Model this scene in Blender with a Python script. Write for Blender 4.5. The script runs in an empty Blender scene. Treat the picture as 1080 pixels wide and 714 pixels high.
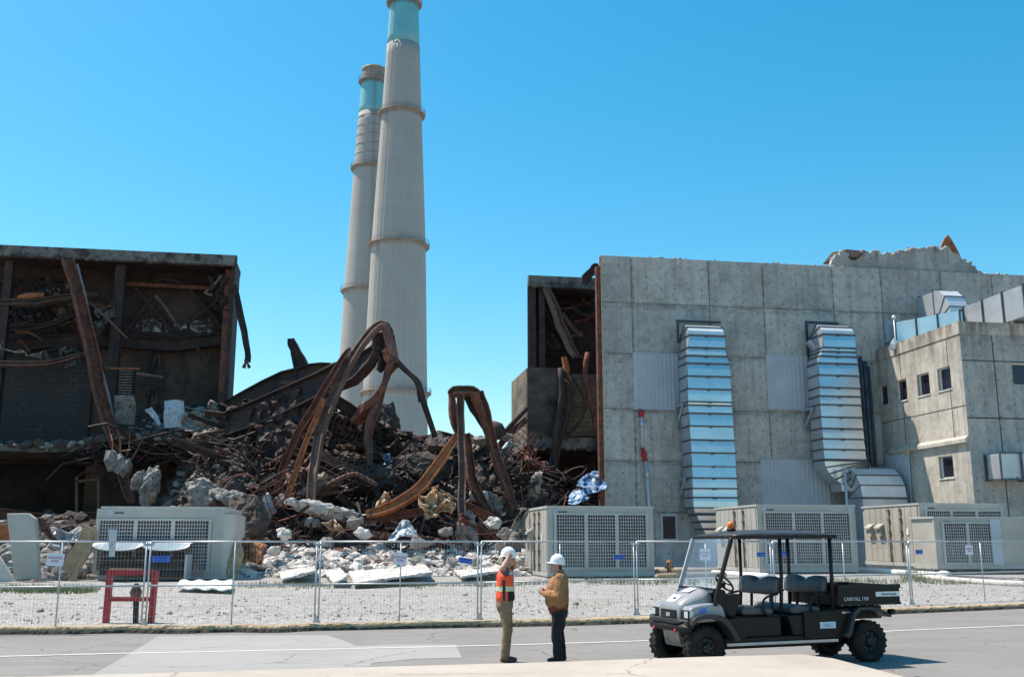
import bpy, bmesh, math, random
from mathutils import Vector, Matrix, noise
random.seed(7)
R = math.radians
scene = bpy.context.scene
COL = scene.collection
CAMH = 2.0
PITCH = R(11.47)
FPX = 1050.0
YAW = R(9.5)                       # the buildings' facades are turned by this much
cam_pos = Vector((0, 0, CAMH))
FWD = Vector((0, math.cos(PITCH), math.sin(PITCH)))
UPV = Vector((0, -math.sin(PITCH), math.cos(PITCH)))
U = Vector((math.cos(YAW), math.sin(YAW), 0)); N = Vector((-math.sin(YAW), math.cos(YAW), 0))
MF = Matrix.Rotation(YAW, 4, 'Z')  # facade frame (u, d, z) -> world
MFI = MF.inverted()
ID = Matrix.Identity(4)

def ray(px, py): return FWD + Vector((1, 0, 0)) * ((px - 540) / FPX) + UPV * ((357 - py) / FPX)
def G(px, py, z=0.0):              # world point on a level surface
    r = ray(px, py); return cam_pos + r * ((z - CAMH) / r.z)
def FP(px, py, d):                 # (u,d,z) on the plane at distance d along the facade normal
    r = ray(px, py); return MFI @ (cam_pos + r * (d / r.dot(N)))
def SP(px, py, u):                 # (u,d,z) on a plane of constant u
    r = ray(px, py); return MFI @ (cam_pos + r * (u / r.dot(U)))
def GF(px, py, z=0.0): return MFI @ G(px, py, z)

# ---------------------------------------------------------------- materials
def newmat(name):
    m = bpy.data.materials.new(name); m.use_nodes = True
    nt = m.node_tree; b = nt.nodes['Principled BSDF']
    return m, nt, b
def nz(nt, vec, scale, detail=6, rough=.6, dist=0.0):
    n = nt.nodes.new('ShaderNodeTexNoise'); n.inputs['Scale'].default_value = scale
    n.inputs['Detail'].default_value = detail; n.inputs['Roughness'].default_value = rough
    n.inputs['Distortion'].default_value = dist
    nt.links.new(vec, n.inputs['Vector']); return n
def ramp(nt, fac, stops):
    r = nt.nodes.new('ShaderNodeValToRGB'); nt.links.new(fac, r.inputs['Fac'])
    el = r.color_ramp.elements
    el[0].position, el[0].color = stops[0][0], (*stops[0][1], 1)
    el[1].position, el[1].color = stops[-1][0], (*stops[-1][1], 1)
    for p, c in stops[1:-1]:
        e = el.new(p); e.color = (*c, 1)
    return r
def mixc(nt, fac, a, b, mode='MIX'):
    m = nt.nodes.new('ShaderNodeMix'); m.data_type = 'RGBA'; m.blend_type = mode
    for s, v in ((m.inputs[0], fac), (m.inputs[6], a), (m.inputs[7], b)):
        if hasattr(v, 'links') or hasattr(v, 'is_output'): nt.links.new(v, s)
        else: s.default_value = v if isinstance(v, float) else (*v, 1)
    return m.outputs[2]
def mathn(nt, op, a, b=None, c=None):
    m = nt.nodes.new('ShaderNodeMath'); m.operation = op
    for s, v in zip(m.inputs, (a, b, c)):
        if v is None: continue
        if isinstance(v, (int, float)): s.default_value = v
        else: nt.links.new(v, s)
    return m.outputs[0]
def coords(nt, scale=(1, 1, 1), rnd=True):
    tc = nt.nodes.new('ShaderNodeTexCoord'); mp = nt.nodes.new('ShaderNodeMapping')
    mp.inputs['Scale'].default_value = scale
    nt.links.new(tc.outputs['Object'], mp.inputs['Vector'])
    if rnd:
        oi = nt.nodes.new('ShaderNodeObjectInfo'); c = nt.nodes.new('ShaderNodeCombineXYZ')
        for i in range(3): nt.links.new(mathn(nt, 'MULTIPLY', oi.outputs['Random'], 37.0 * (i + 1)), c.inputs[i])
        nt.links.new(c.outputs[0], mp.inputs['Location'])
    return mp.outputs[0]
def bump(nt, b, h, strength=.4, dist=.05):
    n = nt.nodes.new('ShaderNodeBump'); n.inputs['Strength'].default_value = strength
    n.inputs['Distance'].default_value = dist
    nt.links.new(h, n.inputs['Height']); nt.links.new(n.outputs[0], b.inputs['Normal'])
def mat(name, c1, c2, scale=1.0, rough=.8, metal=0.0, bs=8.0, bstr=.3, bd=.03, lo=.35, hi=.65, c3=None, s3=6.0, a3=.55, strd=(1, 1, 1)):
    m, nt, b = newmat(name)
    v = coords(nt, strd)
    n = nz(nt, v, scale, 8, .65)
    r = ramp(nt, n.outputs['Fac'], [(lo, c1), (hi, c2)])
    out = r.outputs[0]
    if c3:
        n3 = nz(nt, v, s3, 6, .7)
        f = ramp(nt, n3.outputs['Fac'], [(a3 - .04, (0, 0, 0)), (a3 + .06, (1, 1, 1))])
        out = mixc(nt, f.outputs[0], out, c3)
    nt.links.new(out, b.inputs['Base Color'])
    b.inputs['Roughness'].default_value = rough; b.inputs['Metallic'].default_value = metal
    if bstr:
        n2 = nz(nt, v, bs, 6, .6); bump(nt, b, n2.outputs['Fac'], bstr, bd)
    return m

def concrete(name, base, holes=True, warm=False, island=True, topz=None):
    m, nt, b = newmat(name)
    v = coords(nt, rnd=False)
    sep = nt.nodes.new('ShaderNodeSeparateXYZ'); nt.links.new(v, sep.inputs[0])
    n1 = nz(nt, v, .35, 8, .62)
    n2 = nz(nt, v, 2.2, 8, .7)
    c = ramp(nt, n1.outputs['Fac'], [(.3, tuple(x * .72 for x in base)), (.52, base), (.72, tuple(min(1, x * 1.22) for x in base))]).outputs[0]
    c = mixc(nt, .28, c, ramp(nt, n2.outputs['Fac'], [(.35, (.1, .1, .1)), (.6, (.6, .59, .57))]).outputs[0], 'OVERLAY')
    if island:
        g = nt.nodes.new('ShaderNodeNewGeometry')
        rr = ramp(nt, g.outputs['Random Per Island'], [(0, (.78, .78, .78)), (1, (1.0, .985, .96))])
        c = mixc(nt, 1.0, c, rr.outputs[0], 'MULTIPLY')
    # vertical weathering streaks
    sv = coords(nt, (2.2, 2.2, .16), rnd=False)
    n3 = nz(nt, sv, 1.0, 5, .65)
    st = ramp(nt, n3.outputs['Fac'], [(.5, (0, 0, 0)), (.72, (1, 1, 1))])
    c = mixc(nt, mathn(nt, 'MULTIPLY', st.outputs[0], .6), c, tuple(x * .35 for x in base))
    # mottled dark stains
    n5 = nz(nt, v, .8, 9, .75, .6)
    s5 = ramp(nt, n5.outputs['Fac'], [(.57, (0, 0, 0)), (.66, (1, 1, 1))])
    c = mixc(nt, mathn(nt, 'MULTIPLY', s5.outputs[0], .5), c, tuple(x * .4 for x in base))
    if topz is not None:
        f = nt.nodes.new('ShaderNodeMapRange'); f.inputs[1].default_value = topz - 3.2; f.inputs[2].default_value = topz
        nt.links.new(sep.outputs[2], f.inputs[0])
        n6 = nz(nt, coords(nt, (1.3, 1.3, .3), rnd=False), 1.0, 6, .7)
        k = mathn(nt, 'MULTIPLY', f.outputs[0], ramp(nt, n6.outputs['Fac'], [(.38, (0, 0, 0)), (.62, (1, 1, 1))]).outputs[0])
        c = mixc(nt, mathn(nt, 'MULTIPLY', k, .85), c, (.09, .06, .04) if warm else (.07, .065, .06))
    if holes:
        def cell(o, s, off):
            q = mathn(nt, 'FRACT', mathn(nt, 'DIVIDE', mathn(nt, 'ADD', o, off), s))
            return mathn(nt, 'MULTIPLY', mathn(nt, 'ABSOLUTE', mathn(nt, 'SUBTRACT', q, .5)), s)
        dx = cell(sep.outputs[0], 1.15, 100.3); dz = cell(sep.outputs[2], .86, 100.0)
        dd = mathn(nt, 'SQRT', mathn(nt, 'ADD', mathn(nt, 'MULTIPLY', dx, dx), mathn(nt, 'MULTIPLY', dz, dz)))
        hole = mathn(nt, 'LESS_THAN', dd, .075)
        n7 = nz(nt, v, .9, 4)
        hole = mathn(nt, 'MULTIPLY', hole, mathn(nt, 'GREATER_THAN', n7.outputs['Fac'], .45))
        c = mixc(nt, mathn(nt, 'MULTIPLY', hole, .6), c, (.05, .05, .05))
    nt.links.new(c, b.inputs['Base Color']); b.inputs['Roughness'].default_value = .88
    bump(nt, b, nz(nt, v, 7, 8, .7).outputs['Fac'], .35, .04)
    return m

M = {}
M['concrete'] = concrete('grey_cast_concrete', (.475, .46, .435), topz=None)
M['warm_concrete'] = concrete('stained_warm_concrete', (.50, .455, .39), holes=False, warm=True, island=False, topz=7.6)
M['annex_front'] = concrete('annex_grey_concrete', (.37, .36, .335), holes=True, island=False, topz=7.4)  # shaded copy of the warm concrete, for the front wall
M['broken'] = mat('broken_concrete', (.28, .28, .275), (.44, .43, .41), .8, .9, bs=6, bstr=.6, c3=(.12, .11, .1), s3=3, a3=.6)
M['asphalt'] = mat('asphalt', (.195, .185, .172), (.24, .23, .215), .35, .9, bs=60, bstr=.35, bd=.01, c3=(.15, .145, .14), s3=2.0, a3=.66)
M['asphalt2'] = mat('asphalt_patch', (.28, .275, .265), (.325, .32, .305), .5, .9, bs=60, bstr=.3, bd=.01, c3=(.24, .235, .225), s3=3.0, a3=.66)
M['line'] = mat('faded_line_paint', (.50, .45, .41), (.62, .57, .54), 4, .8, bs=30, bstr=.2, bd=.01, c3=(.3, .29, .28), s3=9, a3=.64)
M['apron'] = mat('pale_concrete_slab', (.39, .345, .29), (.47, .42, .36), .7, .9, bs=40, bstr=.3, bd=.01, c3=(.44, .34, .27), s3=1.1, a3=.66)
M['kerb'] = mat('tan_kerb_stone', (.40, .27, .15), (.52, .39, .25), 1.4, .9, bs=12, bstr=.8, bd=.03, c3=(.22, .14, .08), s3=5, a3=.6)
M['tar'] = mat('tar_edge', (.02, .016, .013), (.09, .065, .045), 5, .95, bs=20, bstr=.8, bd=.02)  # dark brown strip colour for the kerb foot
M['dust'] = mat('pale_rubble', (.50, .465, .43), (.68, .64, .595), .9, .95, bs=5, bstr=.6, bd=.06, c3=(.26, .24, .23), s3=3, a3=.56)
M['grey_rubble'] = mat('grey_rubble', (.17, .15, .138), (.38, .345, .315), .9, .95, bs=5, bstr=.6, bd=.06, c3=(.12, .10, .09), s3=3, a3=.58)
M['dark_rubble'] = mat('charred_rubble', (.03, .023, .02), (.11, .085, .075), .7, .95, bs=4, bstr=.7, bd=.1, c3=(.22, .2, .19), s3=2.5, a3=.66)
M['char'] = mat('charred_ground', (.014, .010, .009), (.045, .032, .027), .5, .95, bs=2.5, bstr=.9, bd=.3, c3=(.09, .07, .062), s3=1.8, a3=.68)
M['rust'] = mat('rusted_steel', (.12, .036, .024), (.23, .08, .05), 1.3, .85, bs=10, bstr=.5, c3=(.06, .03, .022), s3=2.2, a3=.54)
M['rust_orange'] = mat('orange_rusted_steel', (.26, .075, .028), (.42, .155, .06), 1.2, .85, bs=9, bstr=.5, c3=(.12, .04, .022), s3=2.2, a3=.58)
M['rust_grey'] = mat('grey_brown_scaled_steel', (.11, .055, .042), (.215, .14, .115), 1.2, .8, bs=9, bstr=.6, c3=(.12, .045, .03), s3=2.4, a3=.54)
M['rust_dark'] = mat('dark_scorched_steel', (.018, .012, .012), (.06, .035, .03), 1.0, .8, bs=8, bstr=.5, c3=(.13, .055, .035), s3=2, a3=.64)
M['soot'] = mat('sooty_wall', (.030, .018, .017), (.085, .052, .047), .35, .95, bs=3, bstr=.5, bd=.08, c3=(.035, .028, .026), s3=.9, a3=.56)
M['soot_light'] = mat('scorched_tan_wall', (.055, .036, .028), (.125, .085, .066), .4, .95, bs=3, bstr=.5, bd=.06, c3=(.05, .04, .035), s3=1.2, a3=.56)
M['fascia'] = mat('burnt_concrete_fascia', (.09, .078, .072), (.22, .20, .185), .7, .9, bs=4, bstr=.6, bd=.06, c3=(.045, .036, .033), s3=1.3, a3=.53)
M['white_char'] = mat('ash_patched_beam', (.05, .04, .04), (.4, .39, .38), 1.6, .9, lo=.48, hi=.62, bs=5, bstr=.5)
M['stack'] = None
M['cyan'] = mat('faded_cyan_paint', (.10, .40, .47), (.16, .48, .53), .12, .7, bs=2, bstr=.1, c3=(.3, .45, .46), s3=.3, a3=.62)
M['plat'] = mat('platform_steel', (.22, .17, .14), (.36, .30, .26), .5, .8, bstr=0)
M['cont'] = mat('grey_green_container_paint', (.34, .335, .30), (.42, .415, .375), .6, .6, bs=4, bstr=.1, c3=(.36, .34, .28), s3=1.3, a3=.66)
M['cont_tan'] = mat('beige_container_paint', (.34, .32, .27), (.43, .41, .35), .6, .6, bs=4, bstr=.1, c3=(.36, .33, .26), s3=1.3, a3=.64)
M['cont_rail'] = mat('container_rail_paint', (.38, .38, .355), (.46, .46, .43), .8, .6, bstr=.1)
M['grille'] = mat('white_grille_wire', (.42, .42, .42), (.54, .54, .54), 2, .5, bstr=0)
M['coil'] = mat('dark_cooling_coil', (.022, .017, .018), (.065, .048, .047), 3, .7, bs=20, bstr=.3)
M['blue_post'] = mat('blue_grey_paint', (.30, .36, .42), (.40, .46, .52), .6, .5, bstr=.1)
M['dark_clip'] = mat('blue_black_bracket', (.03, .04, .055), (.06, .08, .1), 1, .6, bstr=0)
M['corr'] = mat('blue_grey_corrugated_sheet', (.38, .41, .45), (.47, .50, .54), .4, .55, bs=2, bstr=.05, c3=(.3, .31, .33), s3=.7, a3=.66)
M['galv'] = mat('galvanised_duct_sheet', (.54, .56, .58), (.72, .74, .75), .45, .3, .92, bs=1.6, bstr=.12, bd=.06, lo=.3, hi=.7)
M['galv_top'] = mat('sun_bright_galvanised_sheet', (.66, .68, .69), (.80, .82, .82), .6, .42, .35, bs=1.6, bstr=.12, bd=.05)  # paler, less metallic copy: sunlight on the elbow tops put into the colour
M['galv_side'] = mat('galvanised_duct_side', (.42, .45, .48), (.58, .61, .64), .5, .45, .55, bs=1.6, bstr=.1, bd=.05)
M['flange'] = mat('dark_steel_flange', (.055, .062, .075), (.12, .13, .15), 1, .5, .4, bstr=0)
M['galv_post'] = mat('galvanised_post', (.40, .43, .45), (.52, .55, .57), 3, .45, .5, bstr=0)
M['wire'] = mat('galvanised_wire', (.36, .37, .375), (.46, .47, .475), 3, .5, .3, bstr=0)
M['white'] = mat('white_paint', (.74, .74, .73), (.82, .82, .80), 2, .5, bstr=0)
M['paper'] = mat('white_sign_face', (.66, .68, .76), (.74, .76, .84), 4, .6, bstr=0)
M['blue_sign'] = mat('blue_sign_face', (.03, .14, .55), (.05, .20, .66), 4, .5, bstr=0)
M['navy'] = mat('navy_lettering', (.01, .02, .16), (.015, .03, .22), 4, .5, bstr=0)
M['sign_red'] = mat('red_lettering', (.45, .05, .12), (.5, .08, .15), 4, .5, bstr=0)
M['letter_w'] = mat('pale_lettering', (.62, .61, .59), (.7, .7, .68), 9, .5, bstr=0)
M['red'] = mat('red_paint', (.33, .012, .02), (.46, .02, .03), 1.5, .45, bstr=.1, c3=(.2, .015, .02), s3=5, a3=.62)
M['black'] = mat('black_plastic', (.011, .010, .010), (.022, .019, .019), 3, .5, bs=40, bstr=.1, bd=.004)
M['black_dusty'] = mat('dusty_black_body_panel', (.009, .006, .0055), (.018, .013, .011), 2, .5, bs=40, bstr=.1, bd=.004, c3=(.05, .038, .032), s3=2.5, a3=.66)
M['grey_body'] = mat('grey_hood_plastic', (.24, .255, .275), (.31, .32, .335), 2, .32, bs=50, bstr=.05, bd=.002, c3=(.24, .235, .23), s3=2.5, a3=.66)
M['fender'] = mat('satin_grey_fender', (.03, .03, .032), (.055, .055, .058), 2, .4, bs=50, bstr=.08, bd=.002)
M['seat'] = mat('grey_vinyl_seat', (.05, .052, .058), (.08, .084, .092), 3, .5, bs=30, bstr=.15, bd=.006)
M['rubber'] = mat('tyre_rubber', (.014, .012, .011), (.032, .028, .026), 4, .85, bs=20, bstr=.3, bd=.01, c3=(.07, .058, .05), s3=6, a3=.68)
M['steel'] = mat('bare_aluminium_sill', (.4, .4, .41), (.55, .55, .56), 2, .35, .7, bstr=0)
M['orange_lens'] = mat('orange_beacon_lens', (.75, .16, .02), (.85, .22, .03), 3, .25, bstr=0)
M['red_lens'] = mat('red_lamp_lens', (.5, .02, .03), (.6, .04, .05), 3, .25, bstr=0)
M['skin'] = mat('sunlit_skin', (.42, .22, .15), (.52, .29, .21), 6, .55, bs=30, bstr=.1, bd=.003)  # one even skin tone
M['hair'] = mat('dark_hair', (.03, .02, .015), (.07, .05, .04), 8, .8, bstr=.2)
M['beard'] = mat('grey_beard', (.28, .25, .23), (.42, .4, .38), 9, .9, bs=60, bstr=.5, bd=.004)
M['khaki'] = mat('khaki_cotton', (.20, .125, .07), (.28, .185, .11), 2.5, .9, bs=9, bstr=.5, bd=.02, c3=(.14, .085, .047), s3=5, a3=.58)
M['black_cloth'] = mat('black_cotton', (.011, .010, .012), (.022, .02, .022), 3, .9, bs=9, bstr=.6, bd=.02)
M['charcoal'] = mat('charcoal_tee', (.045, .045, .055), (.08, .08, .09), 3, .9, bs=9, bstr=.5, bd=.02)
M['hivis'] = mat('orange_hi_vis_mesh', (.85, .07, .025), (.95, .12, .05), 4, .75, bs=10, bstr=.4, bd=.015)
M['lime'] = mat('lime_vest_trim', (.6, .75, .12), (.7, .85, .2), 4, .7, bstr=0)
M['reflect'] = mat('silver_reflective_tape', (.45, .5, .5), (.6, .65, .66), 6, .4, .1, bstr=0)
M['tan_jacket'] = mat('golden_brown_canvas', (.30, .135, .052), (.40, .20, .09), 2.5, .85, bs=7, bstr=.7, bd=.025, c3=(.20, .09, .038), s3=5, a3=.58)
M['brown_knit'] = mat('rust_brown_rib_knit', (.15, .035, .02), (.21, .055, .03), 6, .95, bs=40, bstr=.3, bd=.01)
M['boots'] = mat('brown_leather', (.06, .025, .015), (.11, .05, .03), 5, .6, bs=20, bstr=.2, bd=.01)
M['hat'] = mat('white_hard_hat_shell', (.76, .77, .78), (.82, .82, .82), 2, .25, bstr=0)
M['tan_sheet'] = mat('scorched_tan_sheet_metal', (.30, .195, .11), (.42, .32, .22), 1.0, .6, .1, bs=3, bstr=.4, c3=(.34, .14, .05), s3=1.6, a3=.56)
M['blue_sheet'] = mat('bright_blue_painted_sheet', (.07, .19, .36), (.16, .32, .50), 1.0, .55, .1, bs=3, bstr=.3, c3=(.35, .38, .42), s3=2, a3=.55)
M['pale_sheet'] = mat('pale_blue_grey_sheet_metal', (.36, .42, .48), (.50, .55, .60), 1.0, .6, .2, bs=3, bstr=.3, c3=(.25, .2, .17), s3=2, a3=.62)
M['grass'] = mat('dry_green_weeds', (.10, .13, .04), (.22, .25, .09), 1.2, .9, bstr=0)
M['wood'] = mat('weathered_timber', (.28, .2, .12), (.42, .31, .2), 2, .9, bs=12, bstr=.5)
M['mech'] = mat('grey_cast_engine_parts', (.12, .115, .115), (.24, .235, .23), 5, .6, .3, bs=14, bstr=.4)

def glassmat(name, col, rough=.08):
    m, nt, b = newmat(name); b.inputs['Base Color'].default_value = (*col, 1)
    b.inputs['Roughness'].default_value = rough; return m
M['dark_glass'] = glassmat('dark_window_glass', (.018, .016, .03))
M['lens'] = glassmat('headlight_lens', (.55, .58, .6), .15)
def clearmat():
    m = bpy.data.materials.new('clear_windshield'); m.use_nodes = True; nt = m.node_tree
    nt.nodes.clear(); o = nt.nodes.new('ShaderNodeOutputMaterial'); mx = nt.nodes.new('ShaderNodeMixShader')
    t = nt.nodes.new('ShaderNodeBsdfTransparent'); t.inputs[0].default_value = (.9, .93, .95, 1)
    g = nt.nodes.new('ShaderNodeBsdfGlossy'); g.inputs['Roughness'].default_value = .06
    d = nt.nodes.new('ShaderNodeBsdfDiffuse'); d.inputs[0].default_value = (.45, .5, .55, 1)
    m2 = nt.nodes.new('ShaderNodeMixShader'); m2.inputs[0].default_value = .12
    nt.links.new(t.outputs[0], m2.inputs[1]); nt.links.new(d.outputs[0], m2.inputs[2])
    mx.inputs[0].default_value = .10; nt.links.new(m2.outputs[0], mx.inputs[1]); nt.links.new(g.outputs[0], mx.inputs[2])
    nt.links.new(mx.outputs[0], o.inputs[0]); return m
M['clear'] = clearmat()
def gravelmat():
    m, nt, b = newmat('pale_crushed_gravel'); v = coords(nt, rnd=False)
    vo = nt.nodes.new('ShaderNodeTexVoronoi'); vo.inputs['Scale'].default_value = 15.0; nt.links.new(v, vo.inputs['Vector'])
    sp = nt.nodes.new('ShaderNodeSeparateColor'); nt.links.new(vo.outputs['Color'], sp.inputs[0])
    c = ramp(nt, sp.outputs[0], [(0, (.16, .15, .14)), (.25, (.30, .29, .275)), (.6, (.40, .39, .37)), (1, (.55, .535, .51))]).outputs[0]
    n = nz(nt, v, .5, 6, .6); c = mixc(nt, mathn(nt, 'MULTIPLY', ramp(nt, n.outputs['Fac'], [(.45, (0, 0, 0)), (.7, (1, 1, 1))]).outputs[0], .6), c, (.30, .27, .23))
    n2 = nz(nt, v, 3.0, 4, .6); c = mixc(nt, mathn(nt, 'MULTIPLY', ramp(nt, n2.outputs['Fac'], [(.58, (0, 0, 0)), (.7, (1, 1, 1))]).outputs[0], .25), c, (.25, .23, .2))
    nt.links.new(c, b.inputs['Base Color']); b.inputs['Roughness'].default_value = .95
    bump(nt, b, vo.outputs['Distance'], .8, .08); return m
M['gravel'] = gravelmat()
def worn(m, size, dark, amt, stain, samt, sscale=(.25, 1.6, 1)):
    # thin wandering cracks and long wear stains added to a flat paving material
    nt = m.node_tree; b = nt.nodes['Principled BSDF']; src = b.inputs['Base Color'].links[0].from_socket
    v = coords(nt, rnd=False); w = nz(nt, v, 1.3, 4, .6)
    mv = nt.nodes.new('ShaderNodeVectorMath'); mv.operation = 'MULTIPLY_ADD'; nt.links.new(w.outputs['Color'], mv.inputs[0]); mv.inputs[1].default_value = (.7, .7, 0); nt.links.new(v, mv.inputs[2])
    vo = nt.nodes.new('ShaderNodeTexVoronoi'); vo.feature = 'DISTANCE_TO_EDGE'; vo.inputs['Scale'].default_value = size; nt.links.new(mv.outputs[0], vo.inputs['Vector'])
    k = mathn(nt, 'LESS_THAN', vo.outputs['Distance'], .0045)
    msk = nz(nt, v, .35, 3); k = mathn(nt, 'MULTIPLY', k, mathn(nt, 'GREATER_THAN', msk.outputs['Fac'], .5))
    c = mixc(nt, mathn(nt, 'MULTIPLY', k, amt), src, dark)
    s = nz(nt, coords(nt, sscale, rnd=False), 1.0, 7, .7)
    c = mixc(nt, mathn(nt, 'MULTIPLY', ramp(nt, s.outputs['Fac'], [(.5, (0, 0, 0)), (.68, (1, 1, 1))]).outputs[0], samt), c, stain)
    sp = nz(nt, v, 26, 3, .8)
    c = mixc(nt, mathn(nt, 'MULTIPLY', ramp(nt, sp.outputs['Fac'], [(.5, (0, 0, 0)), (.7, (1, 1, 1))]).outputs[0], .3), c, stain)
    nt.links.new(c, b.inputs['Base Color'])
for _k in ('black_dusty', 'black', 'fender', 'rubber'): M[_k].node_tree.nodes['Principled BSDF'].inputs['Specular IOR Level'].default_value = .28
worn(M['asphalt'], .35, (.05, .048, .045), .8, (.13, .125, .12), .45)
worn(M['asphalt2'], .3, (.09, .085, .08), .6, (.20, .195, .185), .35)
worn(M['apron'], .22, (.16, .13, .1), .6, (.27, .225, .185), .3, (.5, .8, 1))
def stackmat():
    m, nt, b = newmat('chimney_concrete'); v = coords(nt, rnd=False)
    sep = nt.nodes.new('ShaderNodeSeparateXYZ'); nt.links.new(v, sep.inputs[0])
    ang = mathn(nt, 'ARCTAN2', sep.outputs[1], sep.outputs[0])
    cx = nt.nodes.new('ShaderNodeCombineXYZ')
    nt.links.new(mathn(nt, 'MULTIPLY', ang, 8.0), cx.inputs[0]); nt.links.new(mathn(nt, 'MULTIPLY', sep.outputs[2], .035), cx.inputs[2])
    st = nz(nt, cx.outputs[0], 1.2, 6, .7)
    c = ramp(nt, st.outputs['Fac'], [(.3, (.335, .318, .30)), (.5, (.37, .354, .335)), (.7, (.395, .38, .362))]).outputs[0]
    # cast lifts
    fr = mathn(nt, 'FRACT', mathn(nt, 'DIVIDE', sep.outputs[2], 2.3))
    lift = mathn(nt, 'LESS_THAN', fr, .09)
    c = mixc(nt, mathn(nt, 'MULTIPLY', lift, .16), c, (.2, .18, .16))
    cell = nt.nodes.new('ShaderNodeTexWhiteNoise'); cell.noise_dimensions = '1D'
    nt.links.new(mathn(nt, 'FLOOR', mathn(nt, 'DIVIDE', sep.outputs[2], 2.3)), cell.inputs['W'])
    c = mixc(nt, mathn(nt, 'MULTIPLY', cell.outputs['Value'], .13), c, (.25, .235, .22))
    va = mathn(nt, 'LESS_THAN', mathn(nt, 'FRACT', mathn(nt, 'MULTIPLY', ang, 5.1)), .05)
    c = mixc(nt, mathn(nt, 'MULTIPLY', va, .04), c, (.2, .18, .16))
    n = nz(nt, v, .08, 6, .6)
    c = mixc(nt, mathn(nt, 'MULTIPLY', ramp(nt, n.outputs['Fac'], [(.5, (0, 0, 0)), (.7, (1, 1, 1))]).outputs[0], .25), c, (.27, .24, .21))
    nt.links.new(c, b.inputs['Base Color']); b.inputs['Roughness'].default_value = .9; return m
M['stack'] = stackmat()
def brickmat(name, c1, c2, mort):
    m, nt, b = newmat(name); v = coords(nt, rnd=False)
    mp = nt.nodes.new('ShaderNodeMapping'); mp.inputs['Rotation'].default_value = (R(90), 0, 0); nt.links.new(v, mp.inputs['Vector'])
    t = nt.nodes.new('ShaderNodeTexBrick'); t.inputs['Scale'].default_value = 1.0
    t.inputs['Brick Width'].default_value = .8; t.inputs['Row Height'].default_value = .4; t.inputs['Mortar Size'].default_value = .03
    t.inputs['Color1'].default_value = (*c1, 1); t.inputs['Color2'].default_value = (*c2, 1); t.inputs['Mortar'].default_value = (*mort, 1)
    nt.links.new(mp.outputs[0], t.inputs['Vector'])
    n = nz(nt, v, .4, 7, .7)
    c = mixc(nt, ramp(nt, n.outputs['Fac'], [(.42, (0, 0, 0)), (.62, (.85, .85, .85))]).outputs[0], t.outputs['Color'], (.05, .045, .045))
    nt.links.new(c, b.inputs['Base Color']); b.inputs['Roughness'].default_value = .95; bump(nt, b, t.outputs['Fac'], -.3, .03); return m
M['brick_grey'] = brickmat('sooty_grey_block', (.045, .043, .045), (.065, .062, .063), (.028, .026, .026))
M['brick_tan'] = brickmat('scorched_tan_block', (.20, .155, .10), (.25, .20, .14), (.09, .075, .055))

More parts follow.
